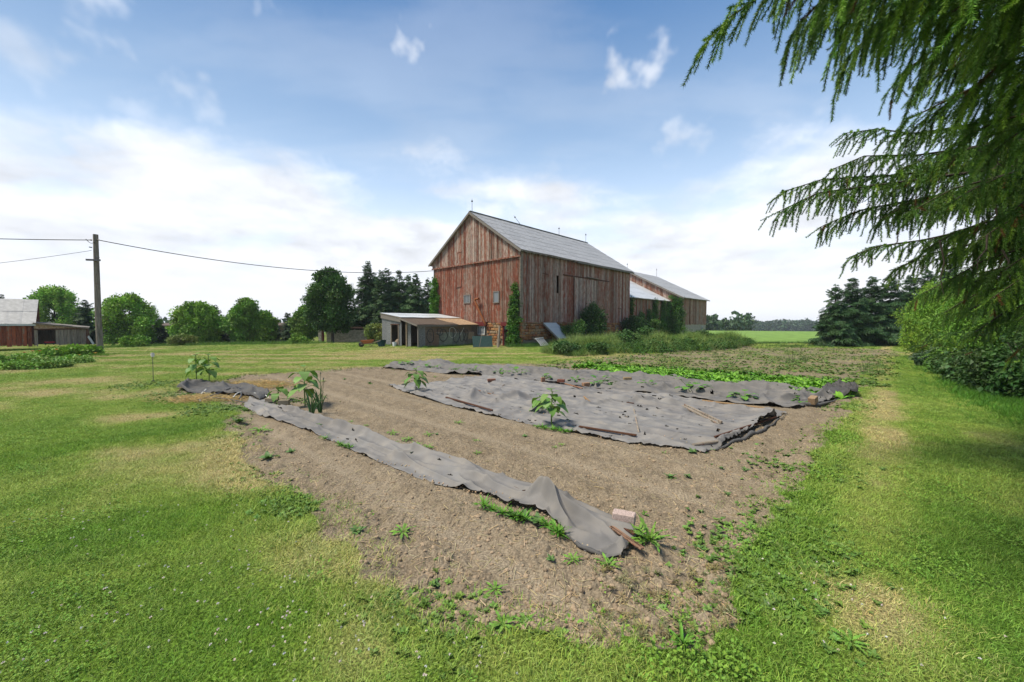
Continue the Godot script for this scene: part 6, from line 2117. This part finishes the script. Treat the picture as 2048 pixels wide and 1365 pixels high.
	for q in [[640, 826, "clump of upright dark green onion leaves beside sunflower"], [622, 832, "low clump of onion leaves at fabric strip edge"]]:
		var o := thing("onion_plant", q[2], "onion", stand(q[0], q[1]))
		for k in 9:
			var b := Builder.new()
			var g := rng.randf() * TAU
			var h := rng.randf_range(0.3, 0.5)
			var d := Vector3(cos(g), 0, sin(g)) * rng.randf_range(0.05, 0.28)
			b.tube([Vector3(cos(g), 0, sin(g)) * 0.02, d * 0.3 + Vector3(0, h * 0.5, 0), d * 0.7 + Vector3(0, h * 0.85, 0), d + Vector3(0, h, 0)], [0.009, 0.011, 0.009, 0.002], 6, tinge(Color(0.055, 0.125, 0.04), 0.2))
			part("leaf", b, M.leaf, o)
		if q[0] == 640:
			for k in 2:
				var b := Builder.new()
				b.tube([Vector3(k * 0.03, 0, 0), Vector3(0.03 + k * 0.05, 0.7 - k * 0.1, 0.02)], [0.007, 0.004], 5, Color(0.12, 0.15, 0.07))
				b.tube([Vector3(0.03 + k * 0.05, 0.69 - k * 0.1, 0.02), Vector3(0.03 + k * 0.05, 0.71 - k * 0.1, 0.02), Vector3(0.03 + k * 0.05, 0.74 - k * 0.1, 0.02)], [0.004, 0.017, 0.003], 6, Color(0.25, 0.24, 0.17))
				part("seed_stalk", b, M.leaf, o)
	# ---- squash plants through the fabric
	var i := 0
	for q in [[1293, 777, 0.26], [1384, 786, 0.36], [1485, 799, 0.28], [1200, 771, 0.28], [1225, 772, 0.2], [1603, 808, 0.2], [1036, 752, 0.3], [946, 746, 0.26], [910, 742, 0.24], [862, 738, 0.28], [812, 732, 0.3], [1000, 749, 0.22], [1090, 760, 0.22], [1150, 765, 0.2]]:
		squash(["leafy squash plant beside the rusty strip", "largest squash plant, spreading over rumpled fabric", "squash plant between brown pole and beet row", "squash plant next to the tan brick"][i] if i < 4 else "small squash plant growing through the rumpled fabric", q[0], q[1], q[2], "squash plants in the fabric")
		i += 1
	# ---- vegetable rows
	var beet := [rosette(11, 0.14, 0.55, 0.95, 0.55, Color(0.115, 0.27, 0.028)), rosette(9, 0.15, 0.7, 0.8, 0.6, Color(0.095, 0.235, 0.028))]
	var rows := [["beet_row", "bright green leafy beet row behind the rumpled fabric", [[1215, 741], [1700, 789]], 1300, 0.36, 1.2, 1.15], ["beet_row", "second leafy green row behind the first beet row", [[1160, 731], [1690, 776]], 1000, 0.3, 1.05, 1.0], ["sparse_row", "sparse dark green vegetable row bordering the weedy plot", [[1180, 727], [1660, 764]], 90, 0.12, 0.95, 0.55]]
	for q in rows:
		var at_ := []
		var cols := []
		var a := on_ground(q[2][0][0], q[2][0][1])
		var b := on_ground(q[2][1][0], q[2][1][1])
		for k in q[3]:
			var p: Vector3 = a.lerp(b, rng.randf()) + U * (rng.randfn() * q[4])
			p.y = height(p.x, p.z)
			at_.append(Transform3D(turned(0.2).scaled(Vector3.ONE * q[5] * rng.randf_range(0.55, 1.15)), p))
			var g: float = rng.randf_range(0.75, 1.2) * q[6]
			cols.append(Color(g, g, g))
		var o := many(q[0], beet[0], M.leaf, at_, cols, self)
		meta(o, q[1], "vegetables", "", "stuff")
	# ---- weeds: single plants in the bare soil
	var kinds := [rosette(15, 0.11, 0.24, 0.7, 0.45, Color(0.13, 0.26, 0.04), 1.2, 0.5), rosette(16, 0.075, 0.5, 0.9, 0.5, Color(0.10, 0.19, 0.055)), rosette(26, 0.11, 0.12, 1.0, 0.5, Color(0.10, 0.24, 0.03)), rosette(24, 0.13, 0.20, 1.0, 0.45, Color(0.13, 0.26, 0.045), 1.0, 0.6)]
	var weed := func(px, py, kind, size, label, group):
		var o := thing("weed", label, "weed", stand(px, py), rng.randf() * 360.0, group)
		part("leaves", kinds[kind], M.leaf, o)
		o.scale = Vector3.ONE * size
	weed.call(1216, 1122, 0, 0.85, "broad-leaved dandelion rosette in front of the fabric strip end", "")
	weed.call(1300, 1085, 3, 1.45, "large toothed thistle weed beside the pinkish block", "")
	weed.call(1275, 1075, 3, 1.0, "smaller thistle weed under the pinkish block", "")
	weed.call(1006, 1250, 0, 0.75, "bright dandelion rosette near the soil's front edge", "")
	weed.call(1052, 1245, 0, 0.6, "tiny upright weed next to the front dandelion rosette", "")
	weed.call(1366, 1290, 2, 0.9, "dark grass tuft at the soil's front corner", "")
	weed.call(1700, 1290, 0, 0.8, "broad plantain rosette in the lawn by the soil corner", "")
	for q in [[520, 857, 0, 1.5], [478, 845, 1, 1.6], [535, 915, 1, 1.3], [582, 900, 1, 0.9]]:
		weed.call(q[0], q[1], q[2], q[3], "green weed between the lawn edge and narrow fabric strip", "weeds beside the narrow strip")
	for q in [[650, 880], [680, 892], [700, 897], [690, 895]]:
		weed.call(q[0], q[1], 2, 0.8, "grassy weed tucked under the narrow strip's long edge", "weeds under the strip edge")
	for q in [[968, 1012], [985, 1018], [1005, 1025], [1030, 1032], [1050, 1035], [1075, 1040], [1095, 1047], [1115, 1060], [1022, 1030], [1042, 1030], [1120, 1065]]:
		weed.call(q[0], q[1], 2 if rng.randf() < 0.7 else 1, rng.randf_range(0.8, 1.15), "bright grassy weed in the clump below the strip's lifted flap", "weeds below the lifted flap")
	for q in [[1075, 857], [1090, 860], [1105, 862], [1120, 863], [1140, 862], [1085, 857], [1130, 866], [1110, 858]]:
		weed.call(q[0], q[1], 2, rng.randf_range(0.75, 1.0), "low grassy weed around the lone sunflower's foot", "weeds at the lone sunflower")
	for q in [[745, 880], [785, 868], [830, 888], [818, 880], [850, 868], [855, 893], [780, 890], [735, 850], [825, 905], [870, 870], [640, 850], [700, 845], [950, 882], [920, 850], [1045, 870], [960, 905], [1330, 903], [1370, 950], [1385, 905], [1105, 893], [1120, 885], [1495, 935], [1500, 912], [1335, 955], [1345, 958], [800, 1060], [715, 1065], [870, 1160], [880, 1180], [790, 1200], [985, 1165], [1100, 1115], [1150, 1115], [1450, 985], [1500, 1060], [1555, 1025], [1400, 1080], [690, 760], [735, 765], [790, 745], [810, 760], [650, 765], [900, 775], [745, 770], [870, 756], [600, 765], [1580, 940], [1440, 930]]:
		weed.call(q[0] + rng.randf_range(-6, 6), q[1] + rng.randf_range(-3, 3), rng.randi() % 2, rng.randf_range(0.35, 1.0), "small green weed growing alone in the bare soil", "scattered weeds in the bare soil")
	# the plot behind: two dark reedy tufts
	for q in [[1580, 727, 1.7, "dark reedy tuft standing in the weedy plot"], [1608, 724, 1.2, "smaller reedy tuft next to the dark one in weedy plot"], [1745, 750, 1.9, "tall grassy weed at the edge of the weedy plot"]]:
		var o := thing("reed_tuft", q[3], "weed", stand(q[0], q[1]))
		part("blades", tuft(60, 0.32 * q[2], 0.16 * q[2], 0.005, 0.22, 0.1), M.blade, o)
		(o.get_child(0) as MeshInstance3D).material_override = M.reed
	# ---- loose cover: weeds in the plot, at the edges, straw and crumbs on the soil
	var at_ := []
	var cols := []
	for k in 8000:
		var px := rng.randf_range(1060, 1800)
		var py := 693.0 + 85.0 * pow(rng.randf(), 1.5)
		var p := on_ground(px, py)
		if plot_in(p.x, p.z) < -0.6 or n_patch.get_noise_2d(p.x * 3.0, p.z * 3.0) + 0.4 * n_mid.get_noise_2d(p.x * 2.0, p.z * 2.0) < -0.22:
			continue
		at_.append(Transform3D(turned(0.2).scaled(Vector3.ONE * rng.randf_range(0.4, 1.0)), put(p)))
		cols.append(tinge(Color(1.35, 1.25, 0.9), 0.3))
	# weeds that fringe the garden
	for k in 3800:
		var f := rng.randf() * soil_poly.size()
		var a := soil_poly[int(f)]
		var b := soil_poly[(int(f) + 1) % soil_poly.size()]
		var p := a.lerp(b, f - int(f)) + Vector2(rng.randfn(), rng.randfn()) * 0.17
		if n_mid.get_noise_2d(p.x * 1.2 + 5.0, p.y * 1.2) < -0.05:
			continue
		at_.append(Transform3D(turned(0.3).scaled(Vector3.ONE * rng.randf_range(0.16, 0.42)), Vector3(p.x, height(p.x, p.y), p.y)))
		cols.append(tinge(Color(1.4, 1.25, 0.85), 0.3))
	for q in [[1540, 1090, 0.5, 90], [1520, 1180, 0.3, 50], [1600, 930, 0.5, 60], [430, 820, 0.5, 120], [300, 770, 0.7, 120], [340, 790, 0.5, 80], [570, 1015, 0.18, 40], [1100, 741, 1.6, 200], [1190, 746, 1.3, 160], [1040, 737, 1.4, 120], [1270, 750, 0.8, 70], [830, 730, 1.0, 60], [480, 815, 0.3, 70], [590, 800, 0.4, 50], [600, 1020, 0.15, 20], [1690, 815, 0.4, 50]]:
		for k in q[3] * 3:
			var p: Vector3 = on_ground(q[0], q[1]) + Vector3(rng.randfn(), 0, rng.randfn()) * (q[2] * 0.6)
			at_.append(Transform3D(turned(0.3).scaled(Vector3.ONE * rng.randf_range(0.2, 0.5)), put(p)))
			cols.append(tinge(Color(1.3, 1.25, 0.9), 0.3))
	meta(many("weeds", kinds[1], M.leaf, at_, cols, self), "low green weeds fringing the garden and filling the plot", "weeds", "", "stuff")
	# straw mulch and dead stems
	var stem := Builder.new()
	stem.box(Vector3(0, 0.003, 0), Vector3(0.10, 0.003, 0.003))
	at_ = []
	cols = []
	var straw := func(px, py, rad, n):
		for k in n:
			var p: Vector3 = on_ground(px, py) + Vector3(rng.randfn() * rad, 0, rng.randfn() * rad * 0.5)
			p.y = height(p.x, p.z) + rng.randf_range(0.01, 0.05)
			at_.append(Transform3D(turned(0.25).scaled(Vector3(rng.randf_range(0.5, 1.4), 1.6, 1.6)), p))
			cols.append(tinge(Color(0.52, 0.39, 0.17), 0.3))
	straw.call(500, 768, 0.55, 1500)
	straw.call(535, 772, 0.4, 700)
	straw.call(390, 802, 0.35, 900)
	straw.call(430, 797, 0.35, 700)
	meta(many("straw", stem.mesh(), M.straw, at_, cols, self), "pale yellow straw mulch strewn beside the narrow strip", "straw", "", "stuff")
	at_ = []
	cols = []
	var crumbs := [[], []]
	var ccols := []
	var n := 0
	while n < 16000:
		var px := rng.randf_range(380, 1720)
		var py := 735.0 + 570.0 * pow(rng.randf(), 1.2)
		var p := on_ground(px, py)
		if soil_in(p.x, p.z) < 0.0:
			n += 1
			continue
		n += 1
		p.y = height(p.x, p.z) + clods(p.x, p.z)
		if rng.randf() < 0.45:
			at_.append(Transform3D(turned(0.25).scaled(Vector3(rng.randf_range(0.25, 1.0), 0.8, rng.randf_range(0.5, 1.3))), p))
			cols.append(tinge(Color(0.42, 0.34, 0.20), 0.35))
		else:
			var s := 0.004 + 0.012 * pow(rng.randf(), 3.0)
			crumbs[0].append(Transform3D(turned(3.0).scaled(Vector3(s, s * 0.75, s)), p))
			var cg := rng.randf_range(0.65, 1.1)
			ccols.append(Color(0.30 * cg, 0.225 * cg, 0.15 * cg))
	meta(many("dead_stems", stem.mesh(), M.straw, at_, cols, self), "dry stems scattered on the tilled soil", "straw", "", "stuff")
	var clod := Builder.new()
	clod.block(Vector3.ZERO, Vector3(2, 2, 2), 0.55)
	for k in clod.v.size():
		clod.v[k] += Vector3(n_fine.get_noise_3dv(clod.v[k] * 0.3), n_fine.get_noise_3dv(clod.v[k] * 0.3 + Vector3(9, 0, 0)), 0) * 0.5
	meta(many("soil_clods", clod.mesh(), M.crumb, crumbs[0], ccols, self), "crumbly clods of earth on the tilled soil", "soil", "", "stuff")
	var bits := []
	var bcols := []
	for k in 1500:
		var q := [STRIP_FRONT, STRIP_BACK] if k % 3 == 0 else ([SHEET_FRONT, SHEET_BACK] if k % 3 == 1 else [FAR_FRONT, FAR_BACK])
		var f := rng.randf()
		var p: Vector3 = line_at(q[0], f).lerp(line_at(q[1], f), pow(rng.randf(), 1.5))
		p.y = height(p.x, p.z) + 0.02
		bits.append(Transform3D(turned(3.0).scaled(Vector3.ONE * rng.randf_range(0.003, 0.009)), p))
		bcols.append(tinge(Color(0.34, 0.26, 0.17), 0.25))
	meta(many("crumbs", clod.mesh(), M.crumb, bits, bcols, self), "crumbs of earth strewn over the woven fabrics", "soil", "", "stuff")
	# withered leaves by the front corner
	at_ = []
	cols = []
	for k in 150:
		var p := on_ground(rng.randf_range(1180, 1480), rng.randf_range(1130, 1290))
		if soil_in(p.x, p.z) < 0.0:
			continue
		p.y = height(p.x, p.z) + 0.015
		at_.append(Transform3D(turned(0.6).scaled(Vector3.ONE * rng.randf_range(0.15, 0.4)), p))
		cols.append(tinge(Color(1.6, 0.72, 2.4), 0.35))
	meta(many("withered_leaves", kinds[0], M.leaf, at_, cols, self), "withered pulled weeds strewn at the soil's front corner", "leaves", "", "stuff")
	# a stake with a small lamp head
	var s := thing("garden_stake", "thin dark lawn stake topped by a small white lamp head", "garden lamp", stand(306, 764))
	var sb := Builder.new()
	sb.tube([Vector3(0, -0.02, 0), Vector3(0.01, 0.68, 0)], [0.008, 0.007], 6)
	part("rod", sb, M.metal, s)
	var sh := Builder.new()
	sh.tube([Vector3(0.01, 0.68, 0), Vector3(0.01, 0.70, 0), Vector3(0.01, 0.76, 0), Vector3(0.01, 0.79, 0), Vector3(0.01, 0.80, 0)], [0.012, 0.035, 0.045, 0.03, 0.005], 10, Color(0.62, 0.58, 0.54))
	part("lamp_head", sh, M.plastic, s)
	var sk := Builder.new()
	sk.tube([Vector3(0, 0.0, 0), Vector3(0, 0.03, 0)], [0.055, 0.03], 9, Color(0.05, 0.05, 0.05))
	part("foot", sk, M.plastic, s)

# ---------------------------------------------------------------- things around the barn
func barn_things() -> void:
	# wheelbarrow
	var w := thing("wheelbarrow", "rusty orange wheelbarrow parked beside the dark green tub", "wheelbarrow", put(at_depth(737, 694, 27.6)), 8.0)
	var tray := Builder.new()
	var o := [Vector3(-0.52, 0.46, -0.3), Vector3(0.36, 0.50, -0.3), Vector3(0.36, 0.50, 0.3), Vector3(-0.52, 0.46, 0.3)]
	var u := [Vector3(-0.28, 0.24, -0.2), Vector3(0.26, 0.26, -0.2), Vector3(0.26, 0.26, 0.2), Vector3(-0.28, 0.24, 0.2)]
	for k in 4:
		var m := (k + 1) % 4
		tray.hexa([u[k], u[m], u[m] + Vector3(0, 0.02, 0), u[k] + Vector3(0, 0.02, 0), o[k], o[m], o[m] * 0.97 + Vector3(0, 0.01, 0), o[k] * 0.97 + Vector3(0, 0.01, 0)], Color(0.38, 0.115, 0.05))
	tray.quad(u[0], u[1], u[2], u[3], Color(0.30, 0.10, 0.05))
	part("tray", tray, M.plastic, w)
	var wh := Builder.new()
	wh.tube([Vector3(-0.48, 0.18, -0.05), Vector3(-0.48, 0.18, -0.03), Vector3(-0.48, 0.18, 0.03), Vector3(-0.48, 0.18, 0.05)], [0.14, 0.18, 0.18, 0.14], 14, Color(0.03, 0.03, 0.03))
	part("wheel", wh, M.plastic, w)
	for sg in [-1.0, 1.0]:
		var h := Builder.new()
		h.tube([Vector3(-0.5, 0.2, sg * 0.07), Vector3(0.1, 0.24, sg * 0.22), Vector3(0.85, 0.45, sg * 0.3)], [0.018], 6, Color(0.3, 0.24, 0.17))
		part("handle", h, M.plastic, w)
		var lg := Builder.new()
		lg.tube([Vector3(0.05, 0.24, sg * 0.2), Vector3(0.18, 0.0, sg * 0.2), Vector3(0.3, 0.28, sg * 0.22)], [0.014], 6, Color(0.06, 0.06, 0.06))
		part("leg", lg, M.plastic, w)
	var t := thing("garden_tub", "dark green plastic tub standing between wheelbarrow and shed", "tub", put(at_depth(763, 693, 28.2)), 0.0)
	var tb := Builder.new()
	tb.tube([Vector3(0, 0.02, 0), Vector3(0, 0.2, 0), Vector3(0, 0.42, 0), Vector3(0, 0.46, 0), Vector3(0, 0.44, 0), Vector3(0, 0.08, 0)], [0.22, 0.27, 0.31, 0.34, 0.29, 0.21], 18, Color(0.012, 0.045, 0.045), false)
	part("body", tb, M.plastic, t)
	var tf := Builder.new()
	tf.tube([Vector3(0, 0.0, 0), Vector3(0, 0.06, 0)], [0.22, 0.22], 18, Color(0.012, 0.045, 0.045))
	part("bottom", tf, M.plastic, t)
	# bucket and rags in the shed door
	var b := thing("bucket", "white bucket standing in the dark shed doorway", "bucket", barn_at(-5.75, 6.85), 0.0)
	var bb := Builder.new()
	bb.tube([Vector3(0, 0, 0), Vector3(0, 0.30, 0), Vector3(0, 0.32, 0), Vector3(0, 0.3, 0), Vector3(0, 0.03, 0)], [0.12, 0.155, 0.165, 0.145, 0.115], 16, Color(0.6, 0.62, 0.64), false)
	part("body", bb, M.plastic, b)
	var hb := Builder.new()
	var hp := []
	for k in 9:
		hp.append(Vector3(cos(PI * k / 8.0) * 0.16, 0.29 - sin(PI * k / 8.0) * 0.1, 0.06 * sin(PI * k / 8.0) + 0.02))
	hb.tube(hp, [0.004], 5, Color(0.2, 0.2, 0.2))
	part("handle", hb, M.plastic, b)
	var fb := thing("feed_sack", "crumpled tan sack slumped behind the white bucket", "sack", barn_at(-5.4, 7.0), 30.0)
	var sb := Builder.new()
	sb.tube([Vector3(0, 0, 0), Vector3(0, 0.1, 0), Vector3(0.02, 0.3, 0), Vector3(0.05, 0.45, 0), Vector3(0.08, 0.5, 0)], [0.2, 0.25, 0.22, 0.13, 0.05], 11, Color(0.33, 0.25, 0.17))
	part("body", sb, M.plastic, fb)
	# hoses and wire loops hung on the front of the lean-to
	var hung := [[0.95, 1.25, 0.28, 0.95, M.hose, "black hose loop hung at the grey end of lean-to"], [1.75, 1.28, 0.24, 0.5, M.hose, "thick black coil hung between two brown sheets"], [2.05, 1.22, 0.33, 0.85, M.hose, "thin black wire loop hung beside the thick coil"], [2.85, 1.34, 0.3, 0.75, M.pale_hose, "pale hose arch hung on the lean-to front"], [3.2, 1.25, 0.3, 1.0, M.hose, "long dark hose loop hung next to the pale arch"], [3.75, 1.2, 0.26, 0.9, M.hose, "dark hose loop hung below the rusty roof sheets"], [4.1, 1.18, 0.24, 0.85, M.hose, "last dark hose loop before the tan board"]]
	for q in hung:
		var n := thing("hanging_hose", q[5], "hose", barn_at(-5.45 + q[0], 4.27), TURN)
		var c := Builder.new()
		var pts := []
		for k in 25:
			var a := TAU * k / 24.0
			pts.append(Vector3(sin(a) * q[2] * (1.0 + 0.15 * sin(a * 3.0 + q[0])), q[1] - q[3] / 2 + cos(a) * q[3] / 2, 0.02 * sin(a * 2.0)))
		c.tube(pts, [0.022 if q[4] == M.hose else 0.018], 6)
		part("loop", c, q[4], n)
	var tk := thing("pale_stick", "pale stick hung slanting on the lean-to front", "stick", barn_at(-1.75, 4.26), TURN)
	bar(tk, "shaft", Vector3(-0.15, 0.75, 0), Vector3(0.2, 1.3, 0), 0.03, 0.03, M.pale_hose)
	var tbd := thing("tan_board", "square tan board fixed on the lean-to front near barn", "board", barn_at(-0.85, 4.27), TURN)
	var tbb := Builder.new()
	tbb.box(Vector3(0, 0.72, 0), Vector3(0.62, 0.5, 0.03), Color(1.2, 1.1, 0.9))
	part("panel", tbb, M.plain_wood, tbd)
	# things leaning near the stone wall
	var g := thing("green_sheet", "faded teal sheet leaning against the stone wall under the window", "sheet", put(at_depth(966, 698, 27.4)), 20.0)
	var gb := Builder.new()
	gb.box(Vector3(0, 0.38, -0.12), Vector3(1.4, 0.78, 0.03), Color.WHITE, Basis(Vector3.RIGHT, -0.3))
	part("panel", gb, M.teal, g)
	var gs := thing("leaning_plank", "pale plank leaning against the teal sheet", "plank", put(at_depth(961, 698, 27.0)), 0.0)
	bar(gs, "length", Vector3(-0.08, 0.0, 0.1), Vector3(0.12, 1.1, -0.18), 0.03, 0.09, M.trim, Vector3(0, 0, 1), Color(1.4, 1.35, 1.25))
	var lp := thing("leaning_post", "weathered split post leaning beside the red cellar door", "post", put(at_depth(996, 697, 27.4)), 0.0)
	var lb := Builder.new()
	lb.tube([Vector3(0, -0.02, 0), Vector3(0.05, 0.7, -0.05), Vector3(0.12, 1.45, -0.12)], [0.1, 0.085, 0.07], 9, Color(1.5, 1.4, 1.2), true, 0.5)
	part("log", lb, M.plain_wood, lp)
	var pp := thing("rusty_pipe", "bent orange rusty pipe slanting up the barn gable", "pipe", barn_at(-0.3, 3.4), TURN)
	var pb := Builder.new()
	pb.tube([Vector3(0.1, 1.5, 0.05), Vector3(0, 1.75, 0), Vector3(0, 3.3, -1.0), Vector3(0, 3.42, -1.02), Vector3(0, 3.48, -0.9), Vector3(0, 3.5, -0.6)], [0.08], 9)
	part("length", pb, M.orange_rust, pp)
	# white slatted hatch sloping from the long wall
	var h := thing("cellar_hatch", "white slatted cellar hatch sloping down from the stone wall", "hatch", barn_at(2.35, -0.08), TURN)
	for k in 9:
		var f0 := k / 9.0
		var f1 := (k + 0.93) / 9.0
		var a := Vector3(0, 1.66, 0.05)
		var e := Vector3(0.55, 0.5, 1.1)
		var sl := Builder.new()
		var wv := Vector3(1.55, 0, 0)
		var nn := Vector3(0, 0.02, 0.02)
		var p0 := a.lerp(e, f0)
		var p1 := a.lerp(e, f1)
		sl.hexa([p0, p1, p1 + wv, p0 + wv, p0 + nn, p1 + nn, p1 + wv + nn, p0 + wv + nn], Color(1, 1, 1) * rng.randf_range(0.9, 1.08))
		part("slat", sl, M.white_paint, h)
	for xx in [0.02, 1.5]:
		bar(h, "side_rail", Vector3(xx, 1.6, 0.02), Vector3(xx + 0.55, 0.44, 1.07), 0.06, 0.1, M.trim)
		bar(h, "prop", Vector3(xx + 0.5, -0.05, 1.0), Vector3(xx + 0.5, 0.5, 1.0), 0.07, 0.07, M.trim, Vector3(0, 0, 1))
	var pl := thing("white_pallet", "small broken white pallet lying at the barn corner", "pallet", put(barn_at(0.9, -0.9)), TURN)
	bar(pl, "rail", Vector3(-0.4, 0.55, 0.0), Vector3(0.45, 0.6, 0.0), 0.12, 0.05, M.white_paint)
	bar(pl, "rail", Vector3(-0.35, 0.1, 0.45), Vector3(0.5, 0.1, 0.45), 0.1, 0.05, M.white_paint)
	for k in 5:
		bar(pl, "slat", Vector3(-0.35 + k * 0.19, 0.53, 0.05), Vector3(-0.25 + k * 0.19, 0.12, 0.42), 0.1, 0.02, M.white_paint)
